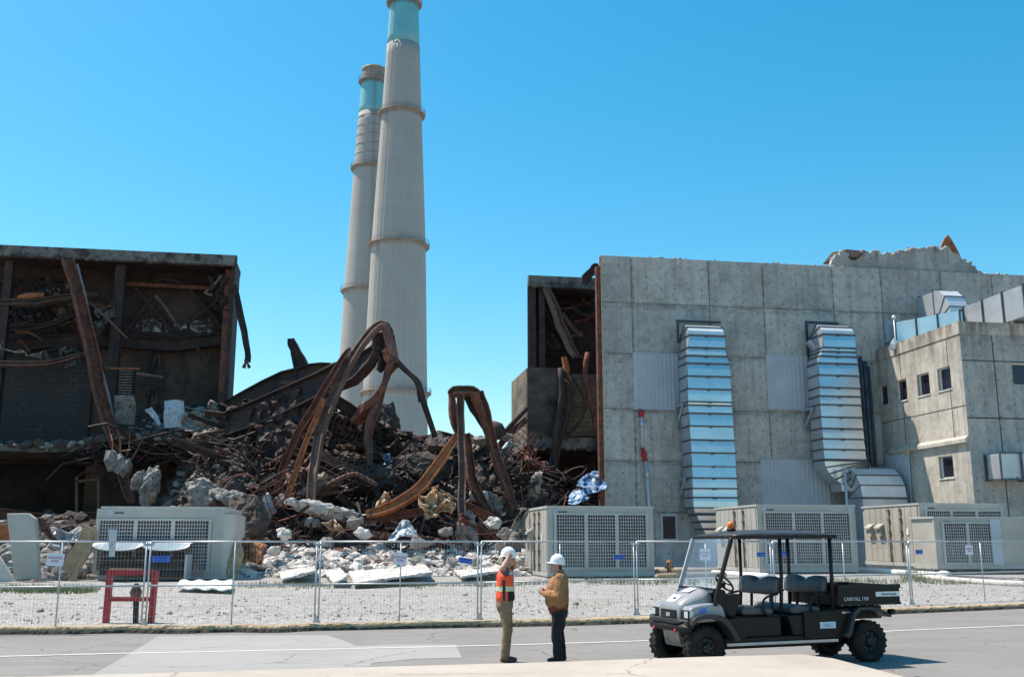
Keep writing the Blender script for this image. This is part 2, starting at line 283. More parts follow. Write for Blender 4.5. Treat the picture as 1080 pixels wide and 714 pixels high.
# ---------------------------------------------------------------- mesh helpers
roots = {}
class MB:
    def __init__(s, X=ID): s.v = []; s.f = []; s.X = X; s.sm = []
    def add(s, vs, fs, smooth=False):
        o = len(s.v); s.v += [s.X @ Vector(v) for v in vs]
        s.f += [tuple(i + o for i in f) for f in fs]; s.sm += [smooth] * len(fs); return s
    def box(s, x0, x1, y0, y1, z0, z1):
        return s.add([(x, y, z) for z in (z0, z1) for y in (y0, y1) for x in (x0, x1)],
                     [(0, 2, 3, 1), (4, 5, 7, 6), (0, 1, 5, 4), (2, 6, 7, 3), (0, 4, 6, 2), (1, 3, 7, 5)])
    def obox(s, c, size, rot):     # box at c, turned by the euler angles rot
        m = Matrix.Translation(c) @ (rot.to_matrix().to_4x4() if hasattr(rot, 'to_matrix') else rot)
        h = [v / 2 for v in size]
        return s.add([m @ Vector((x * h[0], y * h[1], z * h[2])) for z in (-1, 1) for y in (-1, 1) for x in (-1, 1)],
                     [(0, 2, 3, 1), (4, 5, 7, 6), (0, 1, 5, 4), (2, 6, 7, 3), (0, 4, 6, 2), (1, 3, 7, 5)])
    def hexa(s, b, t):             # bottom quad, top quad
        return s.add(list(b) + list(t), [(3, 2, 1, 0), (4, 5, 6, 7), (0, 1, 5, 4), (1, 2, 6, 5), (2, 3, 7, 6), (3, 0, 4, 7)])
    def sweep(s, path, prof, scales=None, twists=None, up=(0, 0, 1), smooth=False, closed=False):
        P = [Vector(p) for p in path]; n = len(P); k = len(prof); vs = []
        side0 = None
        for i, p in enumerate(P):
            t = (P[(i + 1) % n] - P[i - 1]) if closed else (P[min(i + 1, n - 1)] - P[max(i - 1, 0)])
            t.normalize()
            if side0 is None:
                uu = Vector(up)
                if abs(uu.dot(t)) > .95: uu = Vector((0, 1, 0)) if abs(t.y) < .9 else Vector((1, 0, 0))
                side = t.cross(uu).normalized()
            else: side = (side0 - t * side0.dot(t)).normalized()
            side0 = side; nn = side.cross(t).normalized()
            a = twists[i] if twists else 0; sc = scales[i] if scales else 1
            for x, y in prof:
                xr = x * math.cos(a) - y * math.sin(a); yr = x * math.sin(a) + y * math.cos(a)
                vs.append(p + side * xr * sc + nn * yr * sc)
        fs = []
        for i in range(n if closed else n - 1):
            j = (i + 1) % n
            for q in range(k): fs.append((i * k + q, i * k + (q + 1) % k, j * k + (q + 1) % k, j * k + q))
        if not closed: fs += [tuple(range(k))[::-1], tuple((n - 1) * k + q for q in range(k))]
        return s.add(vs, fs, smooth)
    def tube(s, path, r, n=8, scales=None, closed=False):
        return s.sweep(path, [(r * math.cos(2 * math.pi * i / n), r * math.sin(2 * math.pi * i / n)) for i in range(n)], scales, smooth=n > 5, closed=closed)
    def bar(s, p, q, w, h, up=(0, 0, 1)):
        return s.sweep([p, q], [(-w / 2, -h / 2), (w / 2, -h / 2), (w / 2, h / 2), (-w / 2, h / 2)], up=up)
    def ibeam(s, path, w, h, t=.12, scales=None, twists=None, up=(0, 0, 1)):
        a, b = w / 2, h / 2
        pr = [(-a, -b), (a, -b), (a, -b + t), (t / 2, -b + t), (t / 2, b - t), (a, b - t), (a, b), (-a, b), (-a, b - t), (-t / 2, b - t), (-t / 2, -b + t), (-a, -b + t)]
        return s.sweep(path, pr, scales, twists, up)
    def prism(s, poly, plane, a0, a1):   # plane: 'xz' extruded along y, 'xy' along z, 'yz' along x
        f = {'xz': lambda p, a: (p[0], a, p[1]), 'xy': lambda p, a: (p[0], p[1], a), 'yz': lambda p, a: (a, p[0], p[1])}[plane]
        n = len(poly); vs = [f(p, a0) for p in poly] + [f(p, a1) for p in poly]
        return s.add(vs, [tuple(range(n))[::-1], tuple(range(n, 2 * n))] + [(i, (i + 1) % n, n + (i + 1) % n, n + i) for i in range(n)])
    def lathe(s, prof, c=(0, 0, 0), n=32, axis='z', cap=True, smooth=True):   # prof: (r, h)
        vs = []
        for r, h in prof:
            for i in range(n):
                a = 2 * math.pi * i / n; x, y = r * math.cos(a), r * math.sin(a)
                p = {'z': (x, y, h), 'y': (x, h, y), 'x': (h, x, y)}[axis]
                vs.append((p[0] + c[0], p[1] + c[1], p[2] + c[2]))
        fs = [(i * n + j, i * n + (j + 1) % n, (i + 1) * n + (j + 1) % n, (i + 1) * n + j) for i in range(len(prof) - 1) for j in range(n)]
        if cap: fs += [tuple(range(n))[::-1], tuple((len(prof) - 1) * n + j for j in range(n))]
        return s.add(vs, fs, smooth)
    def rock(s, c, sx, sy, sz, rng=random, j=.3):
        t = (1 + 5 ** .5) / 2
        ic = [(-1, t, 0), (1, t, 0), (-1, -t, 0), (1, -t, 0), (0, -1, t), (0, 1, t), (0, -1, -t), (0, 1, -t), (t, 0, -1), (t, 0, 1), (-t, 0, -1), (-t, 0, 1)]
        fi = [(0, 11, 5), (0, 5, 1), (0, 1, 7), (0, 7, 10), (0, 10, 11), (1, 5, 9), (5, 11, 4), (11, 10, 2), (10, 7, 6), (7, 1, 8), (3, 9, 4), (3, 4, 2), (3, 2, 6), (3, 6, 8), (3, 8, 9), (4, 9, 5), (2, 4, 11), (6, 2, 10), (8, 6, 7), (9, 8, 1)]
        from mathutils import Euler
        e = Euler((rng.uniform(0, 6), rng.uniform(0, 6), rng.uniform(0, 6))).to_matrix()
        e2 = Euler((rng.uniform(-.4, .4), rng.uniform(-.4, .4), rng.uniform(0, 6))).to_matrix()
        vs = []
        for v in ic:
            w = e @ (Vector(v) * .53 * (1 + rng.uniform(-j, j)))
            w = Vector((w.x * sx, w.y * sy, w.z * sz)) * .9
            vs.append(Vector(c) + e2 @ w)
        return s.add(vs, fi)
    def text(s, body, size, mtx, ext=.003, align='LEFT', sx=1.0):
        cu = bpy.data.curves.new('t', 'FONT'); cu.body = body; cu.size = size; cu.extrude = ext; cu.align_x = align
        cu.resolution_u = 3
        ob = bpy.data.objects.new('t', cu); COL.objects.link(ob)
        dg = bpy.context.evaluated_depsgraph_get(); me = bpy.data.meshes.new_from_object(ob.evaluated_get(dg))
        s.add([mtx @ Vector((v.co.x * sx, v.co.y, v.co.z)) for v in me.vertices], [tuple(p.vertices) for p in me.polygons])
        bpy.data.objects.remove(ob); return s
    def build(s, name, m, parent=None, loc=None, rotz=0.0, bevel=0, solid=0, sub=0):
        if parent is not None: X = roots[parent.name]
        else:
            if loc is None:
                xs = [v.x for v in s.v]; ys = [v.y for v in s.v]
                loc = Vector(((min(xs) + max(xs)) / 2, (min(ys) + max(ys)) / 2, min(v.z for v in s.v)))
            X = Matrix.Translation(loc) @ Matrix.Rotation(rotz, 4, 'Z')
        XI = X.inverted()
        me = bpy.data.meshes.new(name); me.from_pydata([XI @ v for v in s.v], [], s.f)
        me.polygons.foreach_set('use_smooth', s.sm); me.update()
        bm = bmesh.new(); bm.from_mesh(me); bmesh.ops.recalc_face_normals(bm, faces=bm.faces); bm.to_mesh(me); bm.free()
        o = bpy.data.objects.new(name, me); COL.objects.link(o)
        me.materials.append(M[m] if isinstance(m, str) else m)
        roots[o.name] = X
        if parent is not None: o.parent = parent
        else: o.matrix_world = X
        if bevel:
            b = o.modifiers.new('Bevel', 'BEVEL'); b.width = bevel; b.segments = 2; b.limit_method = 'ANGLE'; b.angle_limit = R(35)
            for p in me.polygons: p.use_smooth = True
            w = o.modifiers.new('WN', 'WEIGHTED_NORMAL'); w.keep_sharp = False
        if solid:
            q = o.modifiers.new('Solid', 'SOLIDIFY'); q.thickness = solid; q.offset = 0
        if sub:
            q = o.modifiers.new('Sub', 'SUBSURF'); q.levels = q.render_levels = sub
        return o
used_labels = {}
def tag(o, label=None, cat=None, group=None, kind=None):
    if label: o['label'] = label
    if cat: o['category'] = cat
    if group: o['group'] = group
    if kind: o['kind'] = kind
    return o
def thing(name, label, cat, loc, rotz=0.0, group=None):
    o = bpy.data.objects.new(name, None); COL.objects.link(o); o.empty_display_size = .3
    X = Matrix.Translation(loc) @ Matrix.Rotation(rotz, 4, 'Z'); o.matrix_world = X; roots[o.name] = X
    return tag(o, label, cat, group)
def fthing(name, label, cat, u, d, z, group=None):
    return thing(name, label, cat, MF @ Vector((u, d, z)), YAW, group)
def smoothpath(pts, n=6):           # Catmull-Rom through the points
    P = [Vector(p) for p in pts]; P = [P[0] * 2 - P[1]] + P + [P[-1] * 2 - P[-2]]; out = []
    for i in range(1, len(P) - 2):
        for k in range(n):
            t = k / n; a, b, c, d = P[i - 1:i + 3]
            out.append(.5 * ((2 * b) + (c - a) * t + (2 * a - 5 * b + 4 * c - d) * t * t + (3 * b - a - 3 * c + d) * t ** 3))
    out.append(P[-2]); return out
def sstep(x, a, b):
    t = max(0, min(1, (x - a) / (b - a))); return t * t * (3 - 2 * t)
# ================================================================ SETTING
YZ = .12                                         # level of the gravel yard
g = MB(); g.add([(-900, -60, -.02), (900, -60, -.02), (900, 1500, -.02), (-900, 1500, -.02)], [(0, 1, 2, 3)])
tag(g.build('ground', 'gravel', loc=(0, 0, -.02)), kind='structure')
def flat(name, pts, z, m, thick=0):
    b = MB(); P = [Vector((p[0], p[1], 0)) for p in pts]; n = len(P)
    if thick: b.add([(p.x, p.y, z - thick) for p in P] + [(p.x, p.y, z) for p in P], [tuple(range(n))[::-1], tuple(range(n, 2 * n))] + [(i, (i + 1) % n, n + (i + 1) % n, n + i) for i in range(n)])
    else: b.add([(p.x, p.y, z) for p in P], [tuple(range(n))])
    return b.build(name, m)
kerb_px = [(-160, 671), (0, 669), (60, 668.6), (130, 667.5), (190, 668), (240, 666.5), (290, 667), (333, 665), (420, 663.2), (505, 661.5), (560, 660.5), (640, 658.5), (700, 656.5), (820, 652), (900, 649), (1000, 645), (1080, 641.5), (1300, 631)]
kerb = [G(x, y, 0) for x, y in kerb_px]
kerb = smoothpath([(p.x, p.y, 0) for p in kerb], 4)
# road: from behind the camera out to the kerb
road = [(-40, -12), (-40, kerb[0].y)] + [(p.x, p.y + .1) for p in kerb] + [(60, kerb[-1].y + 6), (60, -12)]
tag(flat('road', road, 0.0, 'asphalt'), kind='structure')
patch = [G(x, y, 0) for x, y in [(90, 716), (168, 670.5), (240, 669.8), (345, 669.6), (362, 675), (376, 681), (420, 679.5), (481, 679.3), (487, 693.5), (440, 694.5), (392, 699), (384, 716)]]
tag(flat('road_patch', patch, .004, 'asphalt2'), kind='structure')
ln = [G(x, y, 0) for x, y in [(-150, 696), (0, 692.3), (120, 689.2), (300, 685.5), (540, 680), (700, 675), (860, 668.8), (1000, 662.8), (1080, 659.3), (1250, 651)]]
ln = smoothpath([(p.x, p.y, 0) for p in ln], 4)
b = MB()
for i in range(len(ln) - 1):
    t = (ln[i + 1] - ln[i]).normalized(); s = Vector((-t.y, t.x, 0)) * .075
    b.add([(ln[i] - s) + Vector((0, 0, .008)), (ln[i + 1] - s) + Vector((0, 0, .008)), (ln[i + 1] + s) + Vector((0, 0, .008)), (ln[i] + s) + Vector((0, 0, .008))], [(0, 1, 2, 3)])
tag(b.build('road_line', 'line'), kind='structure')
# yard sheet starts behind the kerb
yard = [(-75, kerb[0].y + .3)] + [(p.x - .03, p.y + .30) for p in kerb] + [(90, kerb[-1].y + 2), (90, 200), (-75, 200)]
yb = flat('gravel_yard', yard, YZ, 'gravel', .13); tag(yb, kind='structure')
# kerb: swept block with wavy, worn top and a dark ragged strip along its foot
b = MB(); tb = MB(); rr = random.Random(3)
pts = []
for i in range(len(kerb) - 1):
    for k in range(6):
        p = kerb[i].lerp(kerb[i + 1], k / 6); pts.append(p)
prof = [(-.16, -.05), (-.17, .11), (-.14, .145), (.12, .15), (.16, .12), (.16, -.05)]
vs = []; vt = []
for i, p in enumerate(pts):
    t = (pts[min(i + 1, len(pts) - 1)] - pts[max(i - 1, 0)]).normalized(); s = Vector((-t.y, t.x, 0))
    w = noise.noise(Vector((i * .13, 0, 0))) * .02
    for a, h in prof: vs.append(p + s * (a + .19 + rr.uniform(-.012, .012)) + Vector((0, 0, h + w * (h > 0) + rr.uniform(-.006, .006))))
    e = rr.uniform(0, .05) + .03 * noise.noise(Vector((i * .5, 3, 0)))
    for a, h in [(-.02 - e, .004), (-.0, .045 + rr.uniform(0, .03)), (.05, .05)]: vt.append(p + s * a + Vector((0, 0, h)))
k = len(prof)
b.add(vs, [(i * k + q, i * k + (q + 1) % k, (i + 1) * k + (q + 1) % k, (i + 1) * k + q) for i in range(len(pts) - 1) for q in range(k)])
tb.add(vt, [(i * 3 + q, i * 3 + q + 1, (i + 1) * 3 + q + 1, (i + 1) * 3 + q) for i in range(len(pts) - 1) for q in range(2)])
tag(b.build('kerb', 'kerb'), kind='structure'); tag(tb.build('kerb_tar_edge', 'tar'), kind='structure')
# raised pale slab the camera stands on
sl = [G(x, y, .3) for x, y in [(-60, 714.5), (100, 711), (300, 705.2), (540, 698.8), (740, 692.2), (845, 689.4), (880, 694), (950, 712)]]
dv = (sl[-1] - sl[-2]).normalized()
slab = [(-9, -4)] + [(-9, sl[0].y - .4)] + [(p.x, p.y) for p in sl] + [(sl[-1].x + dv.x * 9, sl[-1].y + dv.y * 9), (5, -4)]
o = flat('concrete_apron', slab, .3, 'apron', .3); tag(o, kind='structure')
bv = o.modifiers.new('Bevel', 'BEVEL'); bv.width = .015; bv.segments = 2
# weeds: one uncountable cover
b = MB(); rr = random.Random(11)
def tuft(c, h, n, sp):
    for _ in range(n):
        a = rr.uniform(0, 6.28); r = rr.uniform(0, sp); x, y = c[0] + r * math.cos(a), c[1] + r * math.sin(a)
        q = rr.uniform(0, 6.28); w = rr.uniform(.008, .02); hh = h * rr.uniform(.4, 1); l = rr.uniform(-.4, .4) * hh; l2 = rr.uniform(-.4, .4) * hh
        b.add([(x - w * math.cos(q), y - w * math.sin(q), c[2]), (x + w * math.cos(q), y + w * math.sin(q), c[2]), (x + l, y + l2, c[2] + hh)], [(0, 1, 2)])
for _ in range(150):
    x = rr.uniform(0, 100); p = G(x, 622 + rr.uniform(-3, 4) , YZ); tuft(p, .25, 14, .35)
for _ in range(170):
    x = rr.uniform(230, 560); p = G(x, 617.5 + rr.gauss(0, 1.3), YZ); tuft(p, .22, 10, .35)
for _ in range(230):
    x = rr.choice([rr.uniform(560, 760), rr.uniform(850, 1080)]); p = G(x, 614.5 + rr.gauss(0, 1.5), YZ); tuft(p, .3, 10, .35)
for _ in range(260):
    x = rr.uniform(0, 1080); i = rr.random(); y = 658 - x * .02 - (x > 540) * (x - 540) * .02 - rr.uniform(0, 30) * rr.random(); p = G(x, y, YZ); tuft(p, .08, 3, .1)
for _ in range(60):
    x = rr.gauss(968, 10); p = G(x, rr.uniform(606, 612), YZ); tuft(p, .6, 6, .3)
tag(b.build('weeds', 'grass', loc=(0, 0, YZ)), kind='stuff')
# scattered stones on the gravel
b = MB(); rr = random.Random(12)
for _ in range(700):
    x = rr.uniform(-20, 1100); y = rr.uniform(612, 655 - max(0, x - 540) * .03); p = G(x, y, YZ); s = rr.uniform(.02, .055) * (1 if rr.random() < .96 else 2.2)
    b.rock((p.x, p.y, YZ + s * .2), s, s, s * .6, rr)
tag(b.build('loose_stones', 'grey_rubble', loc=(0, 0, YZ)), kind='stuff')

# ================================================================ CHIMNEYS
def chimney(label, X, Y, prof, band, rings, cap, seed):
    t = thing('chimney', label, 'chimney', (X, Y, 0), 0, 'tall power station chimneys')
    def rad(z):
        for (z0, r0), (z1, r1) in zip(prof, prof[1:]):
            if z0 <= z <= z1: return r0 + (r1 - r0) * (z - z0) / (z1 - z0)
        return prof[-1][1] if z > prof[-1][0] else prof[0][1]
    X_ = Matrix.Translation((X, Y, 0))
    zt = prof[-1][0]
    zs = [i * band[0] / 40 for i in range(41)]
    m = MB(X_); m.lathe([(rad(z), z) for z in zs], n=72); m.build('shaft', 'stack', t)
    m = MB(X_); m.lathe([(rad(band[0] + (band[1] - band[0]) * i / 6) + .012, band[0] + (band[1] - band[0]) * i / 6) for i in range(7)], n=72); m.build('painted_band', 'cyan', t)
    if band[1] < zt:
        m = MB(X_); m.lathe([(rad(z), z) for z in (band[1], zt)], n=72, cap=False); m.build('crown', 'plat', t)
    m = MB(X_); m.lathe([(rad(zt) + .02, zt), (rad(zt) + .22, zt + .1), (rad(zt) + .22, zt + .9), (rad(zt) - .5, zt + .9), (rad(zt) - .5, zt - .5)], n=72, cap=False); m.build('cap', 'plat', t)
    for z in rings:
        r = rad(z); m = MB(X_)
        m.lathe([(r - .05, z - .12), (r + 1.05, z - .12), (r + 1.05, z + .06), (r - .05, z + .06)], n=72, cap=False)
        for zz in (.62, 1.18):
            m.tube([((r + 1.0) * math.cos(a * math.pi / 30), (r + 1.0) * math.sin(a * math.pi / 30), z + zz) for a in range(60)], .045, 5, closed=True)
        for a in range(48):
            c, s_ = math.cos(a * math.pi / 24), math.sin(a * math.pi / 24)
            m.bar(((r + 1.0) * c, (r + 1.0) * s_, z), ((r + 1.0) * c, (r + 1.0) * s_, z + 1.2), .07, .07)
            m.bar(((r + .9) * c, (r + .9) * s_, z - .1), (r * c, r * s_, z - 1.2), .1, .1)
        m.build('platform', 'plat', t)
    # ladder up the side turned to the road
    m = MB(X_); a = R(-100 + seed)
    for w in (-.3, .3):
        m.tube([((rad(z) + .35) * math.cos(a) - w * math.sin(a), (rad(z) + .35) * math.sin(a) + w * math.cos(a), z) for z in zs + [band[1]]], .06, 5)
    for i in range(90):
        z = i * band[1] / 90 + .5; m.bar(((rad(z) + .35) * math.cos(a) + .3 * math.sin(a), (rad(z) + .35) * math.sin(a) - .3 * math.cos(a), z), ((rad(z) + .35) * math.cos(a) - .3 * math.sin(a), (rad(z) + .35) * math.sin(a) + .3 * math.cos(a), z), .05, .05)
    m.build('ladder', 'plat', t)
    return t
chimney('nearer, thicker concrete chimney whose cyan band reaches the top of the picture', -30.2, 255,
        [(0, 9.4), (27, 8.62), (78.7, 7.2), (116, 5.45), (150.2, 3.9)], (136.4, 149.0), (39.2, 78.7, 116.0, 149.2), 0, -30)
t2 = chimney('farther, shorter looking concrete chimney standing left of the thick one', -43.8, 293,
        [(0, 9.2), (27, 8.5), (75.8, 7.1), (116, 5.3), (144, 3.8), (147.6, 3.65)], (133.2, 143.9), (75.8, 115.0, 144.0), 1, 24)
m = MB(Matrix.Translation((-43.8, 293, 0)))
for i in range(5):
    z = 119 + i * 3.1; r = 5.95 - (z - 103) * .05
    m.lathe([(r - .02, z), (r + .06, z), (r + .06, z + .18), (r - .02, z + .3)], n=60, cap=False)
m.build('reinforcing_band', 'plat', t2)

def joint_stain(m, zs, us):
    # grime gathers along the casting joints of the wall
    nt = m.node_tree; b = nt.nodes['Principled BSDF']; src = b.inputs['Base Color'].links[0].from_socket
    v = coords(nt, rnd=False); sep = nt.nodes.new('ShaderNodeSeparateXYZ'); nt.links.new(v, sep.inputs[0]); tot = None
    for k, q in [(2, z) for z in zs] + [(0, u - us_off) for u in us for us_off in (UL,)]:
        wd = .42 if k == 2 else .22
        a = mathn(nt, 'MAXIMUM', mathn(nt, 'SUBTRACT', 1.0, mathn(nt, 'DIVIDE', mathn(nt, 'ABSOLUTE', mathn(nt, 'SUBTRACT', sep.outputs[k], q - (.12 if k == 2 else 0))), wd)), 0.0)
        tot = a if tot is None else mathn(nt, 'MAXIMUM', tot, a)
    n = nz(nt, coords(nt, (.9, .9, 2.4), rnd=False), 1.0, 7, .75)
    f = mathn(nt, 'MULTIPLY', tot, ramp(nt, n.outputs['Fac'], [(.42, (0, 0, 0)), (.62, (1, 1, 1))]).outputs[0])
    nt.links.new(mixc(nt, mathn(nt, 'MULTIPLY', f, .75), src, (.07, .065, .06)), b.inputs['Base Color'])
# ================================================================ MAIN CONCRETE BUILDING
DF = 74.0
tl = FP(631.5, 268.5, DF); UL = FP(636, 430, DF).x; ZT = (tl.z + FP(1075, 291, DF).z) / 2
mb_ = fthing('concrete_building', 'tall grey cast concrete building behind the big silver ducts', 'building', UL, DF, 0)
jz = [0] + [FP(690, y, DF).z for y in (540, 486, 431.5, 374, 320.5)] + [ZT]
ju = [UL] + [FP(x, 300, DF).x for x in (666, 747.5, 804.5, 878, 929, 992, 1046)] + [62, 67]
m = MB(MF); rr = random.Random(5)
joint_stain(M['concrete'], jz[1:-1], ju[1:-2])
m.box(UL + .02, 67, DF + .1, DF + .55, 0, ZT - .05)
for i in range(len(jz) - 1):
    for k in range(len(ju) - 1):
        gz = .025; m.box(ju[k] + gz, ju[k + 1] - gz, DF + rr.uniform(0, .015), DF + .12, jz[i] + (gz if i else 0), jz[i + 1] - (gz if i < len(jz) - 2 else 0))
m.build('wall', 'concrete', mb_, bevel=0)
m = MB(MF); m.box(UL + 4, 67, DF + .56, DF + 30, ZT - 1.2, ZT - .6); m.box(64, 64.5, DF + .56, DF + 30, 0, ZT - 1.21); m.build('roof', 'broken', mb_)
# weathered top edge: nicks and little tufts
m = MB(MF)
for i in range(150):
    u = rr.uniform(UL, 62); s = rr.uniform(.04, .16); m.rock((u, DF + rr.uniform(.05, .45), ZT + s * .2), s * 1.6, s, s, rr)
m.build('crumbled_edge', 'broken', mb_)
def corr(u0, u1, z0, z1, d, pitch=.33, amp=.05, X=MF, axis='u'):
    m = MB(X); n = int((u1 - u0) / pitch); vs = []; fs = []
    for i in range(n + 1):
        a = u0 + (u1 - u0) * i / n
        for q, (da, dd) in enumerate(((0, 0), (.3, 0), (.42, -amp), (.88, -amp))):
            x = a + (u1 - u0) / n * da
            if x > u1: x = u1
            for z in (z0, z1): vs.append((x, d + dd, z) if axis == 'u' else (d + dd, x, z))
    c = len(vs) // 2
    for i in range(c - 1): fs.append((2 * i, 2 * i + 2, 2 * i + 3, 2 * i + 1))
    m.add(vs, fs)
    if axis == 'u': m.box(u0 - .06, u1 + .06, d - amp - .03, d + .1, z1, z1 + .08); m.box(u0 - .06, u1 + .06, d - amp - .03, d + .1, z0 - .08, z0)
    return m
def pr(x0, x1, y0, y1, d=DF):
    a = FP((x0 + x1) / 2, y0, d).z; b_ = FP((x0 + x1) / 2, y1, d).z; ym = (y0 + y1) / 2
    return FP(x0, ym, d).x, FP(x1, ym, d).x, b_, a
for r_ in [(668, 716.5, 373.5, 431), (809, 853, 375.5, 431), (803, 875, 485.5, 533)]:
    corr(*pr(*r_), DF - .02).build('corrugated_panel', 'corr', mb_)
u0, u1, z0, z1 = pr(697, 714, 544, 568)
w = MB(MF); w.box(u0, u1, DF - .1, DF - .004, z1, z1 + .14); w.box(u0, u1, DF - .1, DF - .004, z0 - .14, z0); w.box(u0, u0 + .13, DF - .1, DF - .004, z0, z1); w.box(u1 - .13, u1, DF - .1, DF - .004, z0, z1)
wo = w.build('window', 'corr', mb_)
w = MB(MF); w.box(u0 + .13, u1 - .13, DF - .03, DF - .005, z0, z1); w.build('pane', 'dark_glass', wo)
# dark door bay between the lower wall and duct
u0, u1, z0, z1 = pr(640, 642, 590, 530)
# rust stained steel column and flashing where the front was torn off
m = MB(MF); m.box(UL - .34, UL - .03, DF + .05, DF + .5, 0, ZT - .9); m.box(UL - .03, UL + .0, DF - .03, DF + .3, 0, ZT - .1); m.build('edge_column', 'rust', mb_)
m = MB(MF); m.box(UL - .015, UL + .07, DF - .05, DF - .004, 0, ZT - .4); m.build('edge_flashing', 'kerb', mb_)
# broken upper wall left standing on the roof edge
bk = [(877, 278), (881, 268), (890, 266), (903, 269), (907, 266), (921, 265.5), (930, 267.5), (944, 267), (952, 264), (960, 264.5), (966, 261), (975, 262), (982, 260.5), (990, 262), (998, 262), (1006, 266), (1013, 270), (1020, 277), (1028, 283), (1037, 288.5)]
DB = DF + .35
poly = [(FP(x, y, DB).x, FP(x, y, DB).z) for x, y in bk]
jag = []
for (a, c), (e, f) in zip(poly, poly[1:]):
    for q in range(5):
        s = q / 5; jag.append((a + (e - a) * s + rr.uniform(-.08, .08), max(ZT, c + (f - c) * s + rr.uniform(-.14, .14))))
jag.append((poly[-1][0], ZT))
m = MB(MF); base = [(jag[-1][0], ZT - .3), (jag[0][0], ZT - .3)]
m.prism(jag + base, 'xz', DB, DB + .5)
for i in range(120):
    a = rr.choice(jag); s = rr.uniform(.1, .3); m.rock((a[0] + rr.uniform(-.3, .3), DB + rr.uniform(0, .5), a[1] - rr.uniform(0, .1)), s, s, s * .7, rr)
m.build('broken_parapet', 'concrete', mb_)
m = MB(MF)
a = FP(892, 276, DF + 1); m.rock((a.x, DF + 1.2, a.z + .4), 1.7, 1.0, 1.0, rr, .25); m.rock((a.x + .9, DF + 1.2, a.z + .2), .8, .8, .7, rr)
o = m.build('brown_block', 'rust_dark'); tag(o, 'dark brown burnt block lying on the roof edge left of the broken parapet', 'debris')
m = MB(MF)
pp = [(FP(x, y, DF + .9).x, FP(x, y, DF + .9).z) for x, y in [(992, 262), (996, 252), (1000, 247.5), (1004, 253), (1009, 262), (1013, 270), (1004, 268)]]
m.prism(pp, 'xz', DF + .9, DF + 1.05)
o = m.build('torn_metal_sheet', 'rust_orange'); tag(o, 'pointed rust red metal sheet sticking up above the broken roof edge', 'metal sheet')
m = MB(MF)
for _ in range(26):
    c = FP(rr.uniform(984, 1022), 0, DF + .9); x = c.x; q = FP(1000, 268, DF + .9)
    s = rr.uniform(.15, .45); u = FP(rr.uniform(985, 1018), 265, DF + .9).x; m.rock((u, DF + .9, ZT + 1.0 - abs(u - q.x) * .3 + rr.uniform(-.4, .4)), s, s, s * .7, rr)
o = m.build('rubble_pile', 'dust'); tag(o, 'pale concrete rubble heaped round the rust red sheet on the roof', 'rubble', kind='stuff')

# ---- ducts
def duct_run(t, levels, d_out, d_in, sc=1.0):
    """levels: (y pixel, x left, x right of the front face); front face at d_out, back at d_in"""
    L = []
    for y, x0, x1 in levels:
        a = FP(x0, y, d_out); c = FP(x1, y, d_out); L.append(((a.z + c.z) / 2, a.x, c.x))
    rr = random.Random(int(levels[0][1]))
    f = MB(MF); s = MB(MF)
    for (z1, a1, b1), (z0, a0, b0) in zip(L, L[1:]):
        zm = (z0 + z1) / 2 + rr.uniform(-.1, .1); am, bm_ = (a0 + a1) / 2, (b0 + b1) / 2; bl = rr.uniform(.0, .015)
        tl_ = (z1 - z0) * rr.uniform(.07, .14); f.add([(a0, d_out - tl_, z0), (b0, d_out - tl_, z0), (am, d_out - tl_ / 2 - bl, zm), (bm_, d_out - tl_ / 2 - bl, zm), (a1, d_out, z1), (b1, d_out, z1)], [(0, 1, 3, 2), (2, 3, 5, 4)])
        for (p, q, r) in ((a0, am, a1), (b0, bm_, b1)):
            s.add([(p, d_out, z0), (p, d_in, z0), (q, d_out - bl, zm), (q - .03 if p == a0 else q + .03, d_in, zm), (r, d_out, z1), (r, d_in, z1)], [(0, 1, 3, 2), (2, 3, 5, 4)])
        s.add([(a0, d_in, z0), (b0, d_in, z0), (b1, d_in, z1), (a1, d_in, z1)], [(0, 1, 2, 3)])
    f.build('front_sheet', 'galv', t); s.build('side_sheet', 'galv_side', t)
    for z, a, b_ in L:
        g = MB(MF); e = .07; h = .05
        g.box(a - e, b_ + e, d_out - e - .06, d_out + .01, z - h, z + h); g.box(a - e, a, d_out + .01, d_in, z - h, z + h); g.box(b_, b_ + e, d_out + .01, d_in, z - h, z + h)
        um = (a + b_) / 2; g.box(um - .12, um + .12, d_out - e - .11, d_out - e - .06, z - .1, z + .02)
        g.build('flange', 'flange', t)
    return L
def hood(t, u0, u1, d_out, d_in, zb, zt, n=5, flange=True):
    """quarter round elbow: leaves the wall level at the top and turns down"""
    arc = [(d_in, zt)] + [(d_in - (d_in - d_out) * math.sin(a * math.pi / 2 / n), zb + (zt - zb) * math.cos(a * math.pi / 2 / n)) for a in range(1, n + 1)]
    f = MB(MF)
    for (d1, z1), (d0, z0) in zip(arc, arc[1:]): f.add([(u0, d1, z1), (u1, d1, z1), (u1, d0, z0), (u0, d0, z0)], [(0, 1, 2, 3)])
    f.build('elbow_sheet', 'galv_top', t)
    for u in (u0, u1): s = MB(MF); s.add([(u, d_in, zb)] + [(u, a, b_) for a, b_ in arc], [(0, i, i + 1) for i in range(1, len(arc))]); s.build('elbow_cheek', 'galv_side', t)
    g = MB(MF)
    for i, (d, z) in enumerate(arc):
        if i in (0, 2, 3, n):
            g.bar((u0 - .06, d - .03, z + .02), (u1 + .06, d - .03, z + .02), .07, .07)
            for u in (u0 - .03, u1 + .03): g.bar((u, d, z), (u, d_in, zb), .05, .05, up=(0, 1, 0))
    g.build('elbow_seam', 'flange', t)
